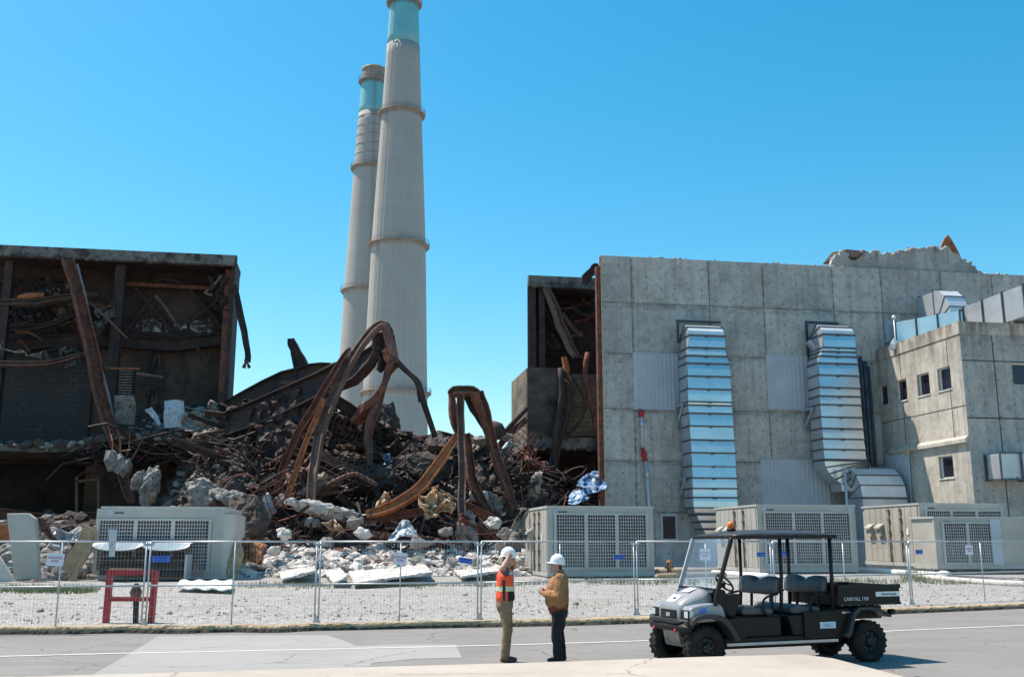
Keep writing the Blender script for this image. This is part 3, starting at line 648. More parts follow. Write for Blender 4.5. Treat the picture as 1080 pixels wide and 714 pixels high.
def bracket(t, u, d0, d1, z, h=1.6):
    b = MB(MF); b.bar((u, d0, z), (u, d1, z), .14, .14); b.bar((u, d0, z), (u, d1, z - h), .14, .14, up=(1, 0, 0)); b.bar((u, d1 - .05, z + .1), (u, d1 - .05, z - h - .1), .16, .16, up=(0, 1, 0))
    b.build('bracket', 'galv_side', t)
DO, DI = 71.4, 73.2
q = FP(745, 560, DO)
dt = fthing('air_duct', 'left silver air duct running straight down the grey concrete wall with dark bands', 'duct', q.x, 72.3, 0, 'large silver ducts on the concrete front')
L = duct_run(dt, [(354, 727, 764), (367, 726, 764.6), (375.5, 724.5, 766), (383.5, 724.3, 769), (397, 724.8, 770), (410.5, 725.3, 770.6), (424, 725.7, 771.5), (427.5, 725.8, 771.6), (436, 726.6, 772.4), (449.5, 727.3, 773), (464, 728.2, 774), (477.5, 729, 774.8), (491.5, 729.6, 775.6), (504, 730, 776.4), (515, 730.5, 777), (524.5, 731, 777.4), (535.5, 731.4, 778)], DO, DI)
hood(dt, L[0][1], L[0][2], DO, DF - .2, L[0][0], FP(745, 341, 72.6).z)
# stepped boot at the foot, tapering to the wall
zz = L[-1][0]; zb = FP(745, 566, DO).z
for i in range(4):
    z1 = zz - (zz - zb) * i / 4; z0 = zz - (zz - zb) * (i + 1) / 4 + .05; k = .25 * i
    f = MB(MF); f.hexa([(L[-1][1] + k + .25, DO + .2, z0), (L[-1][2] - k * .2 - .1, DO + .2, z0), (L[-1][2] - k * .2 - .1, DI, z0), (L[-1][1] + k + .25, DI, z0)], [(L[-1][1] + k, DO + k * .1, z1), (L[-1][2] - k * .2, DO + k * .1, z1), (L[-1][2] - k * .2, DI, z1), (L[-1][1] + k, DI, z1)])
    f.build('foot_section', 'galv', dt)
    g = MB(MF); g.box(L[-1][1] + k - .07, L[-1][2] - k * .2 + .07, DO - .06 + k * .1, DI, z1 - .05, z1 + .03); g.build('flange', 'flange', dt)
m = MB(MF); m.box(L[-1][1] + .9, L[-1][2] - .4, DO + .25, DI, YZ, zb); m.build('support_frame', 'galv_side', dt)
bracket(dt, FP(716, 430, DI).x, DI - .9, DF - .05, FP(716, 428, DI).z); bracket(dt, FP(718, 505, DI).x, DI - .9, DF - .05, FP(718, 506, DI).z)
# black opening frame behind the elbow
m = MB(MF); u0, u1, z0, z1 = pr(714, 760, 338.5, 362, DF); m.box(u0, u0 + .14, DF - .12, DF - .005, z0, z1); m.box(u0 + .14, u1, DF - .12, DF - .005, z1 - .16, z1); m.build('wall_frame', 'dark_clip', dt)

q = FP(890, 560, DO)
dt = fthing('air_duct', 'right silver air duct that bends sideways at its foot beside the lower building', 'duct', q.x, 72.3, 0, 'large silver ducts on the concrete front')
L = duct_run(dt, [(353, 867.5, 901), (367, 868, 902), (371, 867.5, 902), (376, 864.5, 903), (383.5, 862.6, 904.3), (396, 863.2, 905.6), (409, 864, 906.5), (418, 864.5, 907.2), (427, 865, 908), (440, 866, 909), (452, 866.8, 910), (463, 867.6, 911), (474, 868.6, 912.3), (484.5, 869.4, 913.3)], DO, DI)
hood(dt, L[0][1], L[0][2], DO, DF - .2, L[0][0], FP(880, 341, 72.6).z)
bracket(dt, FP(851, 430, DI).x, DI - .9, DF - .05, FP(851, 432, DI).z)
m = MB(MF); u0, u1, z0, z1 = pr(850, 885, 339.5, 378, DF); m.box(u0, u0 + .14, DF - .12, DF - .005, z0, z1); m.box(u0 + .14, u1, DF - .12, DF - .005, z1 - .16, z1); m.build('wall_frame', 'dark_clip', dt)
m = MB(MF); a = FP(852, 360, DI - .4); c = FP(866, 376, DI - .4); m.bar(a, c, .5, .3); m.build('sloping_pipe', 'galv_side', dt)
# fan elbow: turns to the right, pivot at its upper right
cu, cz = L[-1][2] + .35, L[-1][0] - .1; ro = cu - L[-1][1]; ri = .3
rz = cz - FP(885, 518, DO).z
fan = MB(MF); gg = MB(MF); nS = 7
for i in range(nS):
    a0, a1 = math.pi + i * (math.pi / 2) / nS, math.pi + (i + 1) * (math.pi / 2) / nS
    P = lambda r, a: (cu + r * math.cos(a) * 1.0, cz + r * math.sin(a) * (rz / ro))
    o0, o1, i0, i1 = P(ro, a0), P(ro, a1), P(ri, a0), P(ri, a1)
    fan.hexa([(i0[0], DO, i0[1]), (o0[0], DO, o0[1]), (o0[0], DI, o0[1]), (i0[0], DI, i0[1])], [(i1[0], DO, i1[1]), (o1[0], DO, o1[1]), (o1[0], DI, o1[1]), (i1[0], DI, i1[1])])
    gg.bar((i0[0], DO - .05, i0[1]), (o0[0], DO - .05, o0[1]), .1, .1, up=(0, 1, 0))
fan.build('fan_elbow', 'galv', dt); gg.build('elbow_seam', 'flange', dt)
zo = FP(885, 518, DO).z
ur = FP(893, 505, 70).x
f = MB(MF); f.box(cu, ur + .3, DO, DI, zo, cz - ri * rz / ro); f.build('level_section', 'galv', dt)
# outlet hood coming towards the road
a = FP(910, 527.5, 69.8); c = FP(957, 527.5, 69.8); tp = FP(915, 493, 72.2)
hood(dt, a.x, c.x, 69.8, 72.2, a.z + .2, tp.z, 4)
m = MB(MF); m.box(a.x, c.x, 69.8, 72.2, YZ, a.z + .19); m.build('outlet_section', 'galv_side', dt)
m = MB(MF); m.box(a.x - .05, c.x + .06, 69.74, 69.8, a.z + .1, a.z + .25); m.build('flange', 'flange', dt)
p = FP(891.5, 506, 70.6); m = MB(MF); m.tube([(p.x, 70.6, YZ), (p.x, 70.6, p.z + .9)], .11, 8); m.build('support_post', 'galv_post', dt)
# dark service pipes in the corner by the lower building
for k, (x, w) in enumerate(((907.5, .14), (911.5, .2), (915.5, .12))):
    p = FP(x, 376, DF - .3); m = MB(MF); m.tube([(p.x + .1, DF - .25, YZ), (p.x, DF - .25, p.z - k * .4)], w, 8)
    o = m.build('wall_pipe', 'flange', loc=MF @ Vector((p.x, DF - .25, YZ))); tag(o, 'dark service pipe in the corner between the right duct and the lower building', 'pipe', 'dark pipes in the corner by the right duct')
# slim light pipe with red couplings
t = fthing('standpipe', 'slim pale blue pipe with red couplings on the left part of the grey concrete wall', 'pipe', FP(681, 560, DF - .25).x, DF - .25, YZ)
pl = [FP(x, y, DF - .25) for x, y in ((676.5, 436), (677.5, 472), (681, 486), (682.5, 500), (684.5, 531))]
m = MB(MF); m.tube([pl[0], pl[1]], .10, 8); m.tube([pl[2], pl[4], (pl[4].x + .1, DF - .25, YZ)], .12, 8); m.build('pipe', 'corr', t)
m = MB(MF); m.tube([pl[1], pl[1].lerp(pl[2], .4), pl[2]], .16, 8); m.lathe([(.2, -.25), (.24, 0), (.2, .25)], pl[0], 10); m.lathe([(.2, -.2), (.24, 0), (.2, .2)], pl[1].lerp(pl[2], .5), 10); m.build('coupling', 'red', t)
m = MB(MF); m.lathe([(.17, -.3), (.2, 0), (.17, .3)], pl[3], 10); m.build('clamp', 'galv_post', t); m = MB(MF); m.lathe([(.17, -.2), (.19, 0), (.17, .2)], FP(676.8, 447, DF - .25), 10); m.build('clamp', 'galv_post', t)

# ================================================================ LOWER BUILDING
DA = 62.7
U1 = FP(1019, 430, DA).x; ZA = FP(1013, 339, DA).z; UE = 66
M['warm_concrete'] = concrete('stained_warm_concrete_b', (.52, .485, .425), holes=False, warm=True, island=False, topz=ZA)
M['annex_front'] = concrete('annex_grey_concrete_b', (.40, .385, .36), holes=True, island=False, topz=ZA)  # darker, greyer copy of warm_concrete: shade on the front put into the colour
an = fthing('lower_building', 'lower stained tan concrete building with small windows at the right edge', 'building', U1, DA, 0)
def wallgrid(m, axis, c0, c1, a0, a1, z0, z1, holes):
    A = sorted(set([a0, a1] + [h[0] for h in holes] + [h[1] for h in holes])); Z = sorted(set([z0, z1] + [h[2] for h in holes] + [h[3] for h in holes]))
    for i in range(len(A) - 1):
        for k in range(len(Z) - 1):
            am, zm = (A[i] + A[i + 1]) / 2, (Z[k] + Z[k + 1]) / 2
            if any(h[0] < am < h[1] and h[2] < zm < h[3] for h in holes): continue
            if axis == 'd': m.box(c0, c1, A[i], A[i + 1], Z[k], Z[k + 1])
            else: m.box(A[i], A[i + 1], c0, c1, Z[k], Z[k + 1])
hl = []
zw1 = SP(995, 387.5, U1).z; zw0 = SP(995, 411.5, U1).z
for x0, x1 in ((925.5, 935), (944, 955.5), (967, 980), (989, 1003)):
    hl.append((SP(x1, 400, U1).y, SP(x0, 400, U1).y, zw0, zw1))
hl.append((SP(1005.5, 492, U1).y, SP(990.5, 492, U1).y, SP(998, 504, U1).z, SP(998, 480.5, U1).z))
zl = SP(1010, 466, U1).z      # ledge line
m = MB(MF); wallgrid(m, 'd', U1, U1 + .45, DA + .45, DF - .01, 0, ZA - .9, hl); m.build('side_wall', 'warm_concrete', an)
hf = [(FP(1068, 395, DA).x, FP(1090, 395, DA).x, FP(1075, 406, DA).z, FP(1075, 383, DA).z)]
m = MB(MF); wallgrid(m, 'u', DA, DA + .45, U1 + .0, UE, 0, ZA - .9, hf); m.build('front_wall', 'annex_front', an)
m = MB(MF); m.box(U1 - .06, UE, DA - .06, DF - .02, ZA - .9, ZA); m.build('parapet', 'warm_concrete', an)
m = MB(MF); m.box(U1 + .6, UE - .2, DA + .6, DF - .1, .1, ZA - 1.0); m.build('dark_interior', 'char', an)  # solid near-black block stands for the unlit rooms behind the windows
for i, h in enumerate(hl):
    w = MB(MF); e = .07
    for bx in ((h[0], h[1], h[2], h[2] + e), (h[0], h[1], h[3] - e, h[3]), (h[0], h[0] + e, h[2] + e, h[3] - e), (h[1] - e, h[1], h[2] + e, h[3] - e)): w.box(U1 + .22, U1 + .32, *bx)
    wo = w.build('window', 'white', an)
    w = MB(MF); w.box(U1 + .3, U1 + .31, h[0] + e, h[1] - e, h[2] + e, h[3] - e); w.build('pane', 'dark_glass', wo)
    w = MB(MF); w.box(U1 - .06, U1 + .2, h[0] - .06, h[1] + .06, h[2] - .1, h[2]); w.build('sill', 'dust', wo)
for h in hf:
    w = MB(MF); e = .07
    for bx in ((h[2], h[2] + e), (h[3] - e, h[3])): w.box(h[0], h[1], DA + .22, DA + .32, *bx)
    w.box(h[0], h[0] + e, DA + .22, DA + .32, h[2] + e, h[3] - e)
    wo = w.build('window', 'white', an); w = MB(MF); w.box(h[0] + e, h[1], DA + .3, DA + .31, h[2] + e, h[3] - e); w.build('pane', 'dark_glass', wo)
m = MB(MF)
m.prism([(U1 - .02, zl + .35), (U1 - .28, zl + .12), (U1 - .28, zl - .12), (U1 - .02, zl - .2)], 'xz', DA + .02, DF - 1.2)
m.build('ledge', 'warm_concrete', an)
m = MB(MF)
for x in (953, 1004): d_ = SP(x, 430, U1).y; m.box(U1 - .012, U1 + .0, d_ - .03, d_ + .03, zl + .4, ZA - .95)
for y in (441,): z = FP(1050, y, DA).z; m.box(U1, UE, DA - .012, DA + .0, z - .04, z + .04)
z = FP(1050, 381, DA).z; m.box(U1, UE, DA - .012, DA, z - .03, z + .03); m.box(U1 - .012, U1, DA, DF - .1, z - 3.2, z - 3.15)
uu = FP(1053, 430, DA).x; m.box(uu - .03, uu + .03, DA - .013, DA - .001, 0, ZA - .95)
m.build('joint_line', 'char', an)
c_ = corr(SP(961, 500, U1).y, SP(936, 500, U1).y, YZ, SP(950, 476, U1).z, U1 - .05, axis='d'); c_.build('corrugated_panel', 'corr', an)
# small lamp on the ledge corner
p = SP(962, 474, U1); m = MB(MF); m.box(U1 - .45, U1 - .02, p.y - .15, p.y + .15, p.z - .1, p.z + .15); m.lathe([(.1, -.3), (.16, -.12), (.16, 0)], (U1 - .35, p.y, p.z - .1), 10)
o = m.build('wall_lamp', 'kerb'); tag(o, 'small rusty lamp on the side wall of the lower building above its corrugated panel', 'lamp')
# side duct at the right edge
t = fthing('side_duct', 'short silver duct on a dark frame fixed to the lower building front', 'duct', FP(1060, 495, DA - 1.4).x, DA - .7, FP(1060, 505, DA).z)
a = FP(1056, 505, DA - 1.6); c = FP(1095, 479, DA - 1.6)
m = MB(MF); m.box(a.x, c.x, DA - 1.6, DA - .3, a.z, c.z); m.build('duct_box', 'galv_side', t, bevel=.03)
a2 = FP(1043, 505, DA - .3); m = MB(MF)
for x in (a2.x, a2.x + 1.6): m.bar((x, DA - 1.7, a2.z - .1), (x, DA - 1.7, a2.z + 1.7), .1, .1); m.bar((x, DA - .05, a2.z - .1), (x, DA - .05, a2.z + 1.7), .1, .1)
m.bar((a2.x, DA - 1.7, a2.z - .1), (c.x, DA - 1.7, a2.z - .1), .14, .14); m.bar((a2.x, DA - 1.7, a2.z + 1.7), (a2.x + 1.6, DA - 1.7, a2.z + 1.7), .1, .1); m.bar((a2.x, DA - .05, a2.z + 1.7), (a2.x + 1.3, DA - 1.7, a2.z - .1), .1, .1)
for x in (a2.x, a2.x + 2.5): m.bar((x, DA - 1.7, a2.z - .1), (x, DA - .02, a2.z - .1), .12, .12)
m.build('frame', 'flange', t)
m = MB(MF); m.box(a2.x + .3, a2.x + .9, DA - .8, DA - .02, a2.z + .1, a2.z + 1.4); m.build('damper', 'galv', t)
# roof duct
t = fthing('roof_duct', 'pale sheet metal duct with round hood on the roof of the lower building', 'duct', U1 + 1.5, 68, ZA, )
def seg(a, b, za0, za1, zb0, zb1, w, mm='galv_side', name='duct_section'):
    A, B = Vector((a[0], a[1], 0)), Vector((b[0], b[1], 0)); dr = (B - A).normalized(); s = Vector((-dr.y, dr.x, 0)) * w
    if s.y < 0: s = -s
    m = MB(MF); m.hexa([A + Vector((0, 0, za0)), B + Vector((0, 0, zb0)), B + s + Vector((0, 0, zb0)), A + s + Vector((0, 0, za0))], [A + Vector((0, 0, za1)), B + Vector((0, 0, zb1)), B + s + Vector((0, 0, zb1)), A + s + Vector((0, 0, za1))]); m.build(name, mm, t)
    for k in range(4):
        g = MB(MF); c = A.lerp(B, k / 3); zb_ = za0 + (zb0 - za0) * k / 3 - .04; zt_ = za1 + (zb1 - za1) * k / 3 + .05
        g.bar(c - s * .03 + Vector((0, 0, zb_)), c - s * .03 + Vector((0, 0, zt_)), .13, .1, up=(0, 1, 0)); g.bar(c + Vector((0, 0, zt_)), c + s + Vector((0, 0, zt_)), .13, .1)
        g.build('flange', 'flange', t)
A = FP(944, 340, 72.6); B = FP(1012, 327.5, 68.2); zA = ZA + .05
seg((A.x, A.y), (B.x, B.y), zA - .6, A.z, zA, B.z, 1.3, 'galv')
B0 = FP(1016, 324, 68.2); seg((B0.x, 68.2), (B0.x, 61.2), zA + .2, B0.z, zA + .2, B0.z, 1.6)
m = MB(MF)
for d in (62.9, 66): m.box(B0.x + .1, B0.x + .25, d, d + .15, ZA, zA + .2); m.box(B0.x + 1.3, B0.x + 1.45, d, d + .15, ZA, zA + .2)
m.build('leg', 'galv_post', t)
a = FP(1003, 327, 69.4); c = FP(1023, 327, 69.4); tp = FP(990, 307.5, 71.8)
hood(t, a.x, c.x, 69.4, 71.6, a.z - .8, tp.z, 4)
m = MB(MF); m.box(a.x, c.x - .2, 71.6, DF - .05, a.z - .3, tp.z - .1); m.build('duct_section', 'galv_side', t)
u0, u1, z0, z1 = pr(969, 977, 313, 329); m = MB(MF); m.box(u0, u1, DF - .06, DF - .004, z0, z1); m.build('rusty_opening', 'rust_dark', mb_)
u0, u1, z0, z1 = pr(933, 941, 340, 362); m = MB(MF); m.box(u0, u1, DF - .5, DF - .004, z0, z1); m.build('junction_box', 'blue_post', mb_, bevel=.02)
p = FP(943, 340, 71); m = MB(MF); m.tube([(p.x, 71, ZA - 1.), (p.x, 71, p.z + .3)], .06, 6); m.lathe([(.12, 0), (.16, .1), (.12, .25)], (p.x, 71, p.z + .3), 8); m.rock((p.x - .1, 71, ZA - .1), .4, .3, .5, rr)
m.build('vent_pipe', 'white', t)
# ================================================================ BURNT BUILDING (left)
DL = 80.0; DW = 84.0
ZL = FP(240, 270, DL).z; UR = FP(246.5, 300, DL).x; ULF = -46
ZS = FP(60, 470, 77).z                       # top of the surviving upper floor
bl = fthing('burnt_building', 'burnt out sooty building at the left with torn open front and pale roof edge', 'building', UR, DL, 0)
m = MB(MF); m.box(ULF, UR + .15, DL - .3, DL + .3, ZL - .82, ZL)
for i in range(60):
    u = random.uniform(ULF, UR); s = random.uniform(.05, .16); m.rock((u, DL - .2, ZL - .80 - s * .2), s * 2, s, s, random)
m.build('roof_edge', 'fascia', bl)
m = MB(MF); m.box(ULF, UR, DL + .31, DW + .5, ZL - .55, ZL - .1); m.build('roof', 'rust_dark', bl)
zb1 = FP(180, 362, DW).z
m = MB(MF); m.box(ULF, UR - .1, DW, DW + .5, zb1, ZL - .6); m.build('upper_wall', 'soot', bl)
m = MB(MF); m.box(ULF, FP(97, 420, DW).x, DW - .3, DW + .5, ZS - .4, zb1 - .02); m.build('block_wall', 'brick_grey', bl)
m = MB(MF); m.box(FP(97, 420, DW).x, UR - .1, DW, DW + .5, 0, zb1 - .01); m.build('middle_wall', 'soot_light', bl)
m = MB(MF); m.box(ULF, UR, DW + 3, DW + 3.5, 0, ZS - .5); m.build('lower_wall', 'char', bl)
m = MB(MF); m.box(ULF, UR, DW - .2, DW + 3.6, ZS - .9, ZS - .402); m.build('rear_floor', 'char', bl)  # added slab, blocks the bright strip of sky under the upper floor
# beams, rails and columns
m = MB(MF); pa = [FP(x, y, DW - .8) for x, y in ((-160, 366), (0, 366), (60, 360), (120, 360), (180, 364), (215, 360), (244, 357))]; m.ibeam(smoothpath(pa, 4), .7, 1.0, .1); m.build('sagging_beam', 'rust_dark', bl)
m = MB(MF); m.bar(FP(121, 299, DW - 1), FP(236, 305, DW - 1), .3, .3); m.build('rail', 'rust', bl)
for x, w, mm in ((6, .6, 'rust_dark'), (124.5, .75, 'rust_dark'), (240.5, .7, 'rust')):
    p = FP(x, 330, DL + 1.2); m = MB(MF); m.ibeam([(p.x, DL + 1.2, ZS - .3 if x < 200 else 2), (p.x, DL + 1.2, ZL - .9)], w, .8, .1, up=(0, 1, 0)); m.build('column', mm, bl)
p = FP(245.5, 330, DL + 2); m = MB(MF); m.box(p.x - .1, UR, DL + .4, DW, 2, ZL - .6); m.build('end_wall', 'rust_dark', bl)
for a, c in (((132, 352), (160, 315)), ((100, 352), (122, 330)), ((195, 300), (240, 352)), ((240, 310), (196, 342)), ((140, 300), (182, 350)), ((20, 345), (60, 305)), ((165, 355), (172, 412)), ((170, 360), (158, 395)), ((185, 358), (198, 402)), ((60, 352), (34, 300))):
    m = MB(MF); m.bar(FP(*a, DW - .6), FP(*c, DW - .6), .22, .22); m.build('brace', 'rust_dark', bl)
u0, u1, z0, z1 = pr(118, 141, 390, 416, DW - .15)
m = MB(MF); m.box(u0, u1, DW - .12, DW - .02, z0, z1); lo = m.build('louvre', 'rust_dark', bl)
m = MB(MF)
for i in range(9): z = z0 + (z1 - z0) * (i + .5) / 9; m.box(u0 + .1, u1 - .1, DW - .22, DW - .12, z - .05, z + .03)
m.build('louvre_blades', 'grey_rubble', lo)
# ash stripe on the wall where panels fell away
for (x0, x1, y0, y1) in ((140, 224, 338, 350), (40, 75, 300, 322)):
    pts = []; rr = random.Random(int(x0))
    n = 26
    for i in range(n): x = x0 + (x1 - x0) * i / (n - 1); pts.append(FP(x, y0 + rr.uniform(-3, 4), DW - .03))
    for i in range(n)[::-1]: x = x0 + (x1 - x0) * i / (n - 1); pts.append(FP(x, y1 + rr.uniform(-5, 3), DW - .03))
    m = MB(MF); nn = n
    for i in range(nn - 1):
        if rr.random() < .75: m.hexa([pts[i], pts[i + 1], pts[2 * nn - 2 - i], pts[2 * nn - 1 - i]], [p + Vector((0, .02, 0)) for p in (pts[i], pts[i + 1], pts[2 * nn - 2 - i], pts[2 * nn - 1 - i])])
    m.build('ash_patch', 'white_char', bl)
# upper floor slab, arched at its broken right end
sl_ = [(-190, 466), (0, 469), (40, 471), (80, 470), (100, 466), (118, 464), (140, 462), (170, 463), (198, 466), (214, 470), (224, 478)]
m = MB(MF); top = [FP(x, y, 76.5) for x, y in sl_]
for a, c in zip(top, top[1:]):
    m.hexa([(a.x, 76.5, a.z - .4), (c.x, 76.5, c.z - .4), (c.x, DW, c.z - .4), (a.x, DW, a.z - .4)], [(a.x, 76.5, a.z), (c.x, 76.5, c.z), (c.x, DW, c.z), (a.x, DW, a.z)])
m.build('upper_floor', 'fascia', bl)
m = MB(MF)
pa = smoothpath([FP(x, y, 76) for x, y in ((-120, 536), (-40, 539), (0, 542), (30, 546), (60, 550), (90, 547), (120, 545))], 4); m.ibeam(pa, .7, .9, .1); m.build('sagging_beam', 'rust', bl)
for x in (226,):
    p = FP(x, 500, 80); m = MB(MF); m.box(p.x - .5, p.x + .5, 79, 80, 0, ZS - .8); m.build('column', 'soot_light', bl)
m = MB(MF)
for x in (81, 104): m.bar(FP(x, 502, 78), FP(x, 548, 78), .2, .2)
m.bar(FP(81, 508, 78), FP(104, 505, 78), .2, .2); m.build('bent_frame', 'rust_grey', bl)

def girder(label, pts, d, w, h, mm, t=.12, n=5, scales=None, twist=None, cat='girder', name='steel_girder', slim=.8, tube=0, group=None, jit=0, flat=0):
    rr = random.Random(hash(tuple(pts[0])) % 999 + len(pts))
    P = []
    for i, p in enumerate(pts):
        dd = d if isinstance(d, (int, float)) else d[i]
        P.append(FP(p[0], p[1], dd))
    if not tube: w *= slim if w > .5 else 1; h *= slim if w > .5 else 1
    P = smoothpath(P, min(n, 2)) if n > 1 else P
    if not tube and n > 1 and w > .3: P = [v + noise.noise_vector(v * .9) * .12 for v in P]; jit = jit or .05
    N_ = len(P)
    def interp(L):
        if L is None: return None
        out = []
        for i in range(N_):
            s = i / (N_ - 1) * (len(L) - 1); k = min(int(s), len(L) - 2); out.append(L[k] + (L[k + 1] - L[k]) * (s - k))
        return out
    sc = interp(scales); tw = interp(twist)
    if jit: sc = [(sc[i] if sc else 1) * (1 + rr.uniform(-jit, jit)) for i in range(N_)]
    m = MB(MF)
    if tube: m.tube(P, tube, 8, sc)
    elif flat:
        m.sweep(P, [(-w / 2, -h / 2), (0, -h / 2 - flat), (w / 2, -h / 2), (w / 2, h / 2), (0, h / 2 - flat), (-w / 2, h / 2)], sc, tw, up=(0, 1, 0))
    else: m.ibeam(P, h, w, t * .8, sc, [(tw[i] if tw else 0) + math.pi / 2 + .15 for i in range(N_)], up=(0, 1, 0))
    lowest = min(P, key=lambda v: v.z)
    o = m.build(name, mm, loc=MF @ lowest)
    return tag(o, label, cat, group)

girder('long red brown girder leaning from the roof edge down across the burnt left building', [(71, 273), (84, 315), (98, 375), (112, 440), (127, 490), (139, 531)], [79.2, 78.6, 77.8, 77, 75.5, 74], 1.0, 1.1, 'rust', scales=[1, 1, 1.05, 1, .9, .7], twist=[.2, .25, .3, .2, .1, 0])
girder('thin dark strut running along the right side of the long leaning girder', [(80, 280), (95, 345), (112, 420), (122, 462)], [79.6, 79.2, 78.6, 78], .5, .5, 'blue_post', jit=.1, name='steel_strut')
girder('dark twisted strip hanging free in the sky from the burnt roof corner', [(247, 300), (251, 322), (257, 350), (261, 370), (260, 382)], 80.2, .62, .3, 'rust_dark', scales=[.6, 1, 1.05, .9, 1], name='hanging_strip', cat='metal strip')
o = girder('forked torn end at the bottom of the hanging strip', [(257, 388), (260, 381), (263, 388)], 80.2, .25, .3, 'rust', n=1, name='torn_bracket', cat='metal scrap')
girder('sagging olive brown plank like beam across the top left of the burnt building', [(-60, 319), (0, 320), (40, 319), (70, 314), (104, 311)], 81, .5, .65, 'kerb' if 0 else 'soot_light', scales=[1, 1, 1, .9, .5])
girder('second sagging dark beam below the olive one at the far left', [(-60, 346), (0, 348), (30, 346), (60, 340), (82, 331)], 81.4, .4, .5, 'rust_dark', scales=[1, 1, 1, .8, .5])
girder('pinkish fallen pipe lying on the sagging olive beam', [(19, 314), (30, 312), (47, 311)], 81, 0, 0, 'rust_orange', tube=.28, name='fallen_pipe', cat='pipe', scales=[.7, 1, .8])
girder('thin pale rod leaning against the burnt wall right of the long girder', [(92, 317), (112, 335), (134, 357)], 79.5, 0, 0, 'rust_grey', tube=.09, name='steel_rod', cat='rod')
girder('lower brown beam curving up to the long girder on the left building', [(-60, 388), (0, 385), (50, 384), (75, 378), (92, 372)], 80, .4, .7, 'rust_grey', scales=[1, 1, .9, .8, .5])
girder('bent pale bracket hanging below the burnt roof near its right corner', [(233, 291), (226, 300), (216, 309), (224, 311)], 80.5, .16, .14, 'fascia', n=3, name='bent_bracket', cat='metal scrap')
girder('short pink bar above the grey cabinet on the broken floor', [(110, 388), (128, 389), (147, 389)], 79, .15, .15, 'rust_orange', name='steel_rod', cat='rod')
girder('pale bar slanting right above the grey cabinet', [(144, 394), (158, 396), (172, 398)], 79, .2, .2, 'rust_grey', name='steel_rod', cat='rod')

# ================================================================ BURNT END BAY
DBY = 80.7
ub0 = FP(557.5, 340, DBY).x; ZB = FP(565, 290.5, DBY).z; ubr = FP(634, 340, DBY).x + .8
bay = fthing('burnt_bay', 'narrow burnt open bay clinging to the left end of the grey concrete building', 'building', ub0, DBY, 0)
m = MB(MF); m.box(ub0, ubr, DBY, DBY + .5, ZB - .95, ZB)
for i in range(20): s = random.uniform(.05, .15); m.rock((random.uniform(ub0, ubr), DBY + .1, ZB - .97), s * 2, s, s, random)
m.build('roof_edge', 'fascia', bay)
m = MB(MF); ubk = FP(558.5, 340, DBY + 5.9).x; m.hexa([(ub0, DBY + .51, ZB - .6), (ubr, DBY + .51, ZB - .6), (ubr, DBY + 5.9, ZB - .6), (ubk, DBY + 5.9, ZB - .6)], [(ub0, DBY + .51, ZB - .1), (ubr, DBY + .51, ZB - .1), (ubr, DBY + 5.9, ZB - .1), (ubk, DBY + 5.9, ZB - .1)]); m.build('roof', 'rust_dark', bay)
zbw = FP(590, 389, DBY + 5).z; zf1 = FP(590, 389, 79).z; zf0 = FP(590, 470, 79).z
m = MB(MF); m.box(ubk, ubr + 3, DBY + 5.4, DBY + 5.9, 0, ZB - .61); m.build('back_wall', 'soot', bay)
m = MB(MF); m.hexa([(ub0, DBY + .55, zf1), (ub0 + .3, DBY + .55, zf1), (ubk + .3, DBY + 5.38, zf1), (ubk, DBY + 5.38, zf1)], [(ub0, DBY + .55, ZB - .61), (ub0 + .3, DBY + .55, ZB - .61), (ubk + .3, DBY + 5.38, ZB - .61), (ubk, DBY + 5.38, ZB - .61)]); m.build('side_wall', 'soot_light', bay)
for x, w in ((561, .55), (571, .5)):
    p = FP(x, 330, DBY + .8); m = MB(MF); m.ibeam([(p.x, DBY + .8, zf1), (p.x, DBY + .8, ZB - .95)], w, .6, .09, up=(0, 1, 0)); m.build('column', 'rust_dark', bay)
for a, c in (((585, 312), (628, 340)), ((628, 314), (590, 345)), ((575, 330), (600, 370)), ((564, 372), (600, 374)), ((572, 318), (632, 324))):
    m = MB(MF); m.bar(FP(*a, DBY + 4.5), FP(*c, DBY + 4.5), .22, .25); m.build('brace', 'rust_dark', bay)
m = MB(MF)
a = FP(555.5, 430, 79); c = FP(597, 430, 79); m.box(a.x, c.x, 79, 86.5, zf0 + .7, zf1 - .02); m.build('lower_block', 'brick_tan', bay)
m = MB(MF); m.box(a.x + .05, c.x - .02, 78.8, 78.99, zf0 + .7, zf1 + .02); m.build('sooty_panel', 'dark_rubble', bay)
m = MB(MF); m.box(c.x + .01, ubr - .3, 80, 80.5, zf0 + .9, zf1 - .2); m.build('block_wall', 'brick_tan', bay)
m = MB(MF); m.box(a.x + .0, ubr - .3, 78.9, 86.4, zf0 - .2, zf0 + .69)
for i in range(40): s = random.uniform(.08, .25); m.rock((random.uniform(a.x, ubr - .5), 78.95, zf0 - .2 + random.uniform(-.1, .15)), s * 1.6, s, s, random)
m.build('floor_slab', 'fascia', bay)
m = MB(MF); m.box(ubr - .6, ubr - .1, 78, 84, 0, zf0 - .25); m.build('dark_pier', 'char', bay)
girder('pale grey scaled beam leaning across the open burnt bay', [(575.5, 302), (584, 322), (591, 343), (600, 363), (608, 376)], [80.9, 80.6, 80.2, 79.8, 79.5], .75, .7, 'rust_grey', scales=[.8, 1, 1, 1, .8], twist=[.3, .3, .4, .4, .4])
girder('rust red pipe bent down the right side of the burnt bay', [(620, 372), (617, 392), (622, 420), (628, 445), (632, 475), (634, 520)], 78.4, 0, 0, 'rust', tube=.22, name='bent_pipe', cat='pipe')
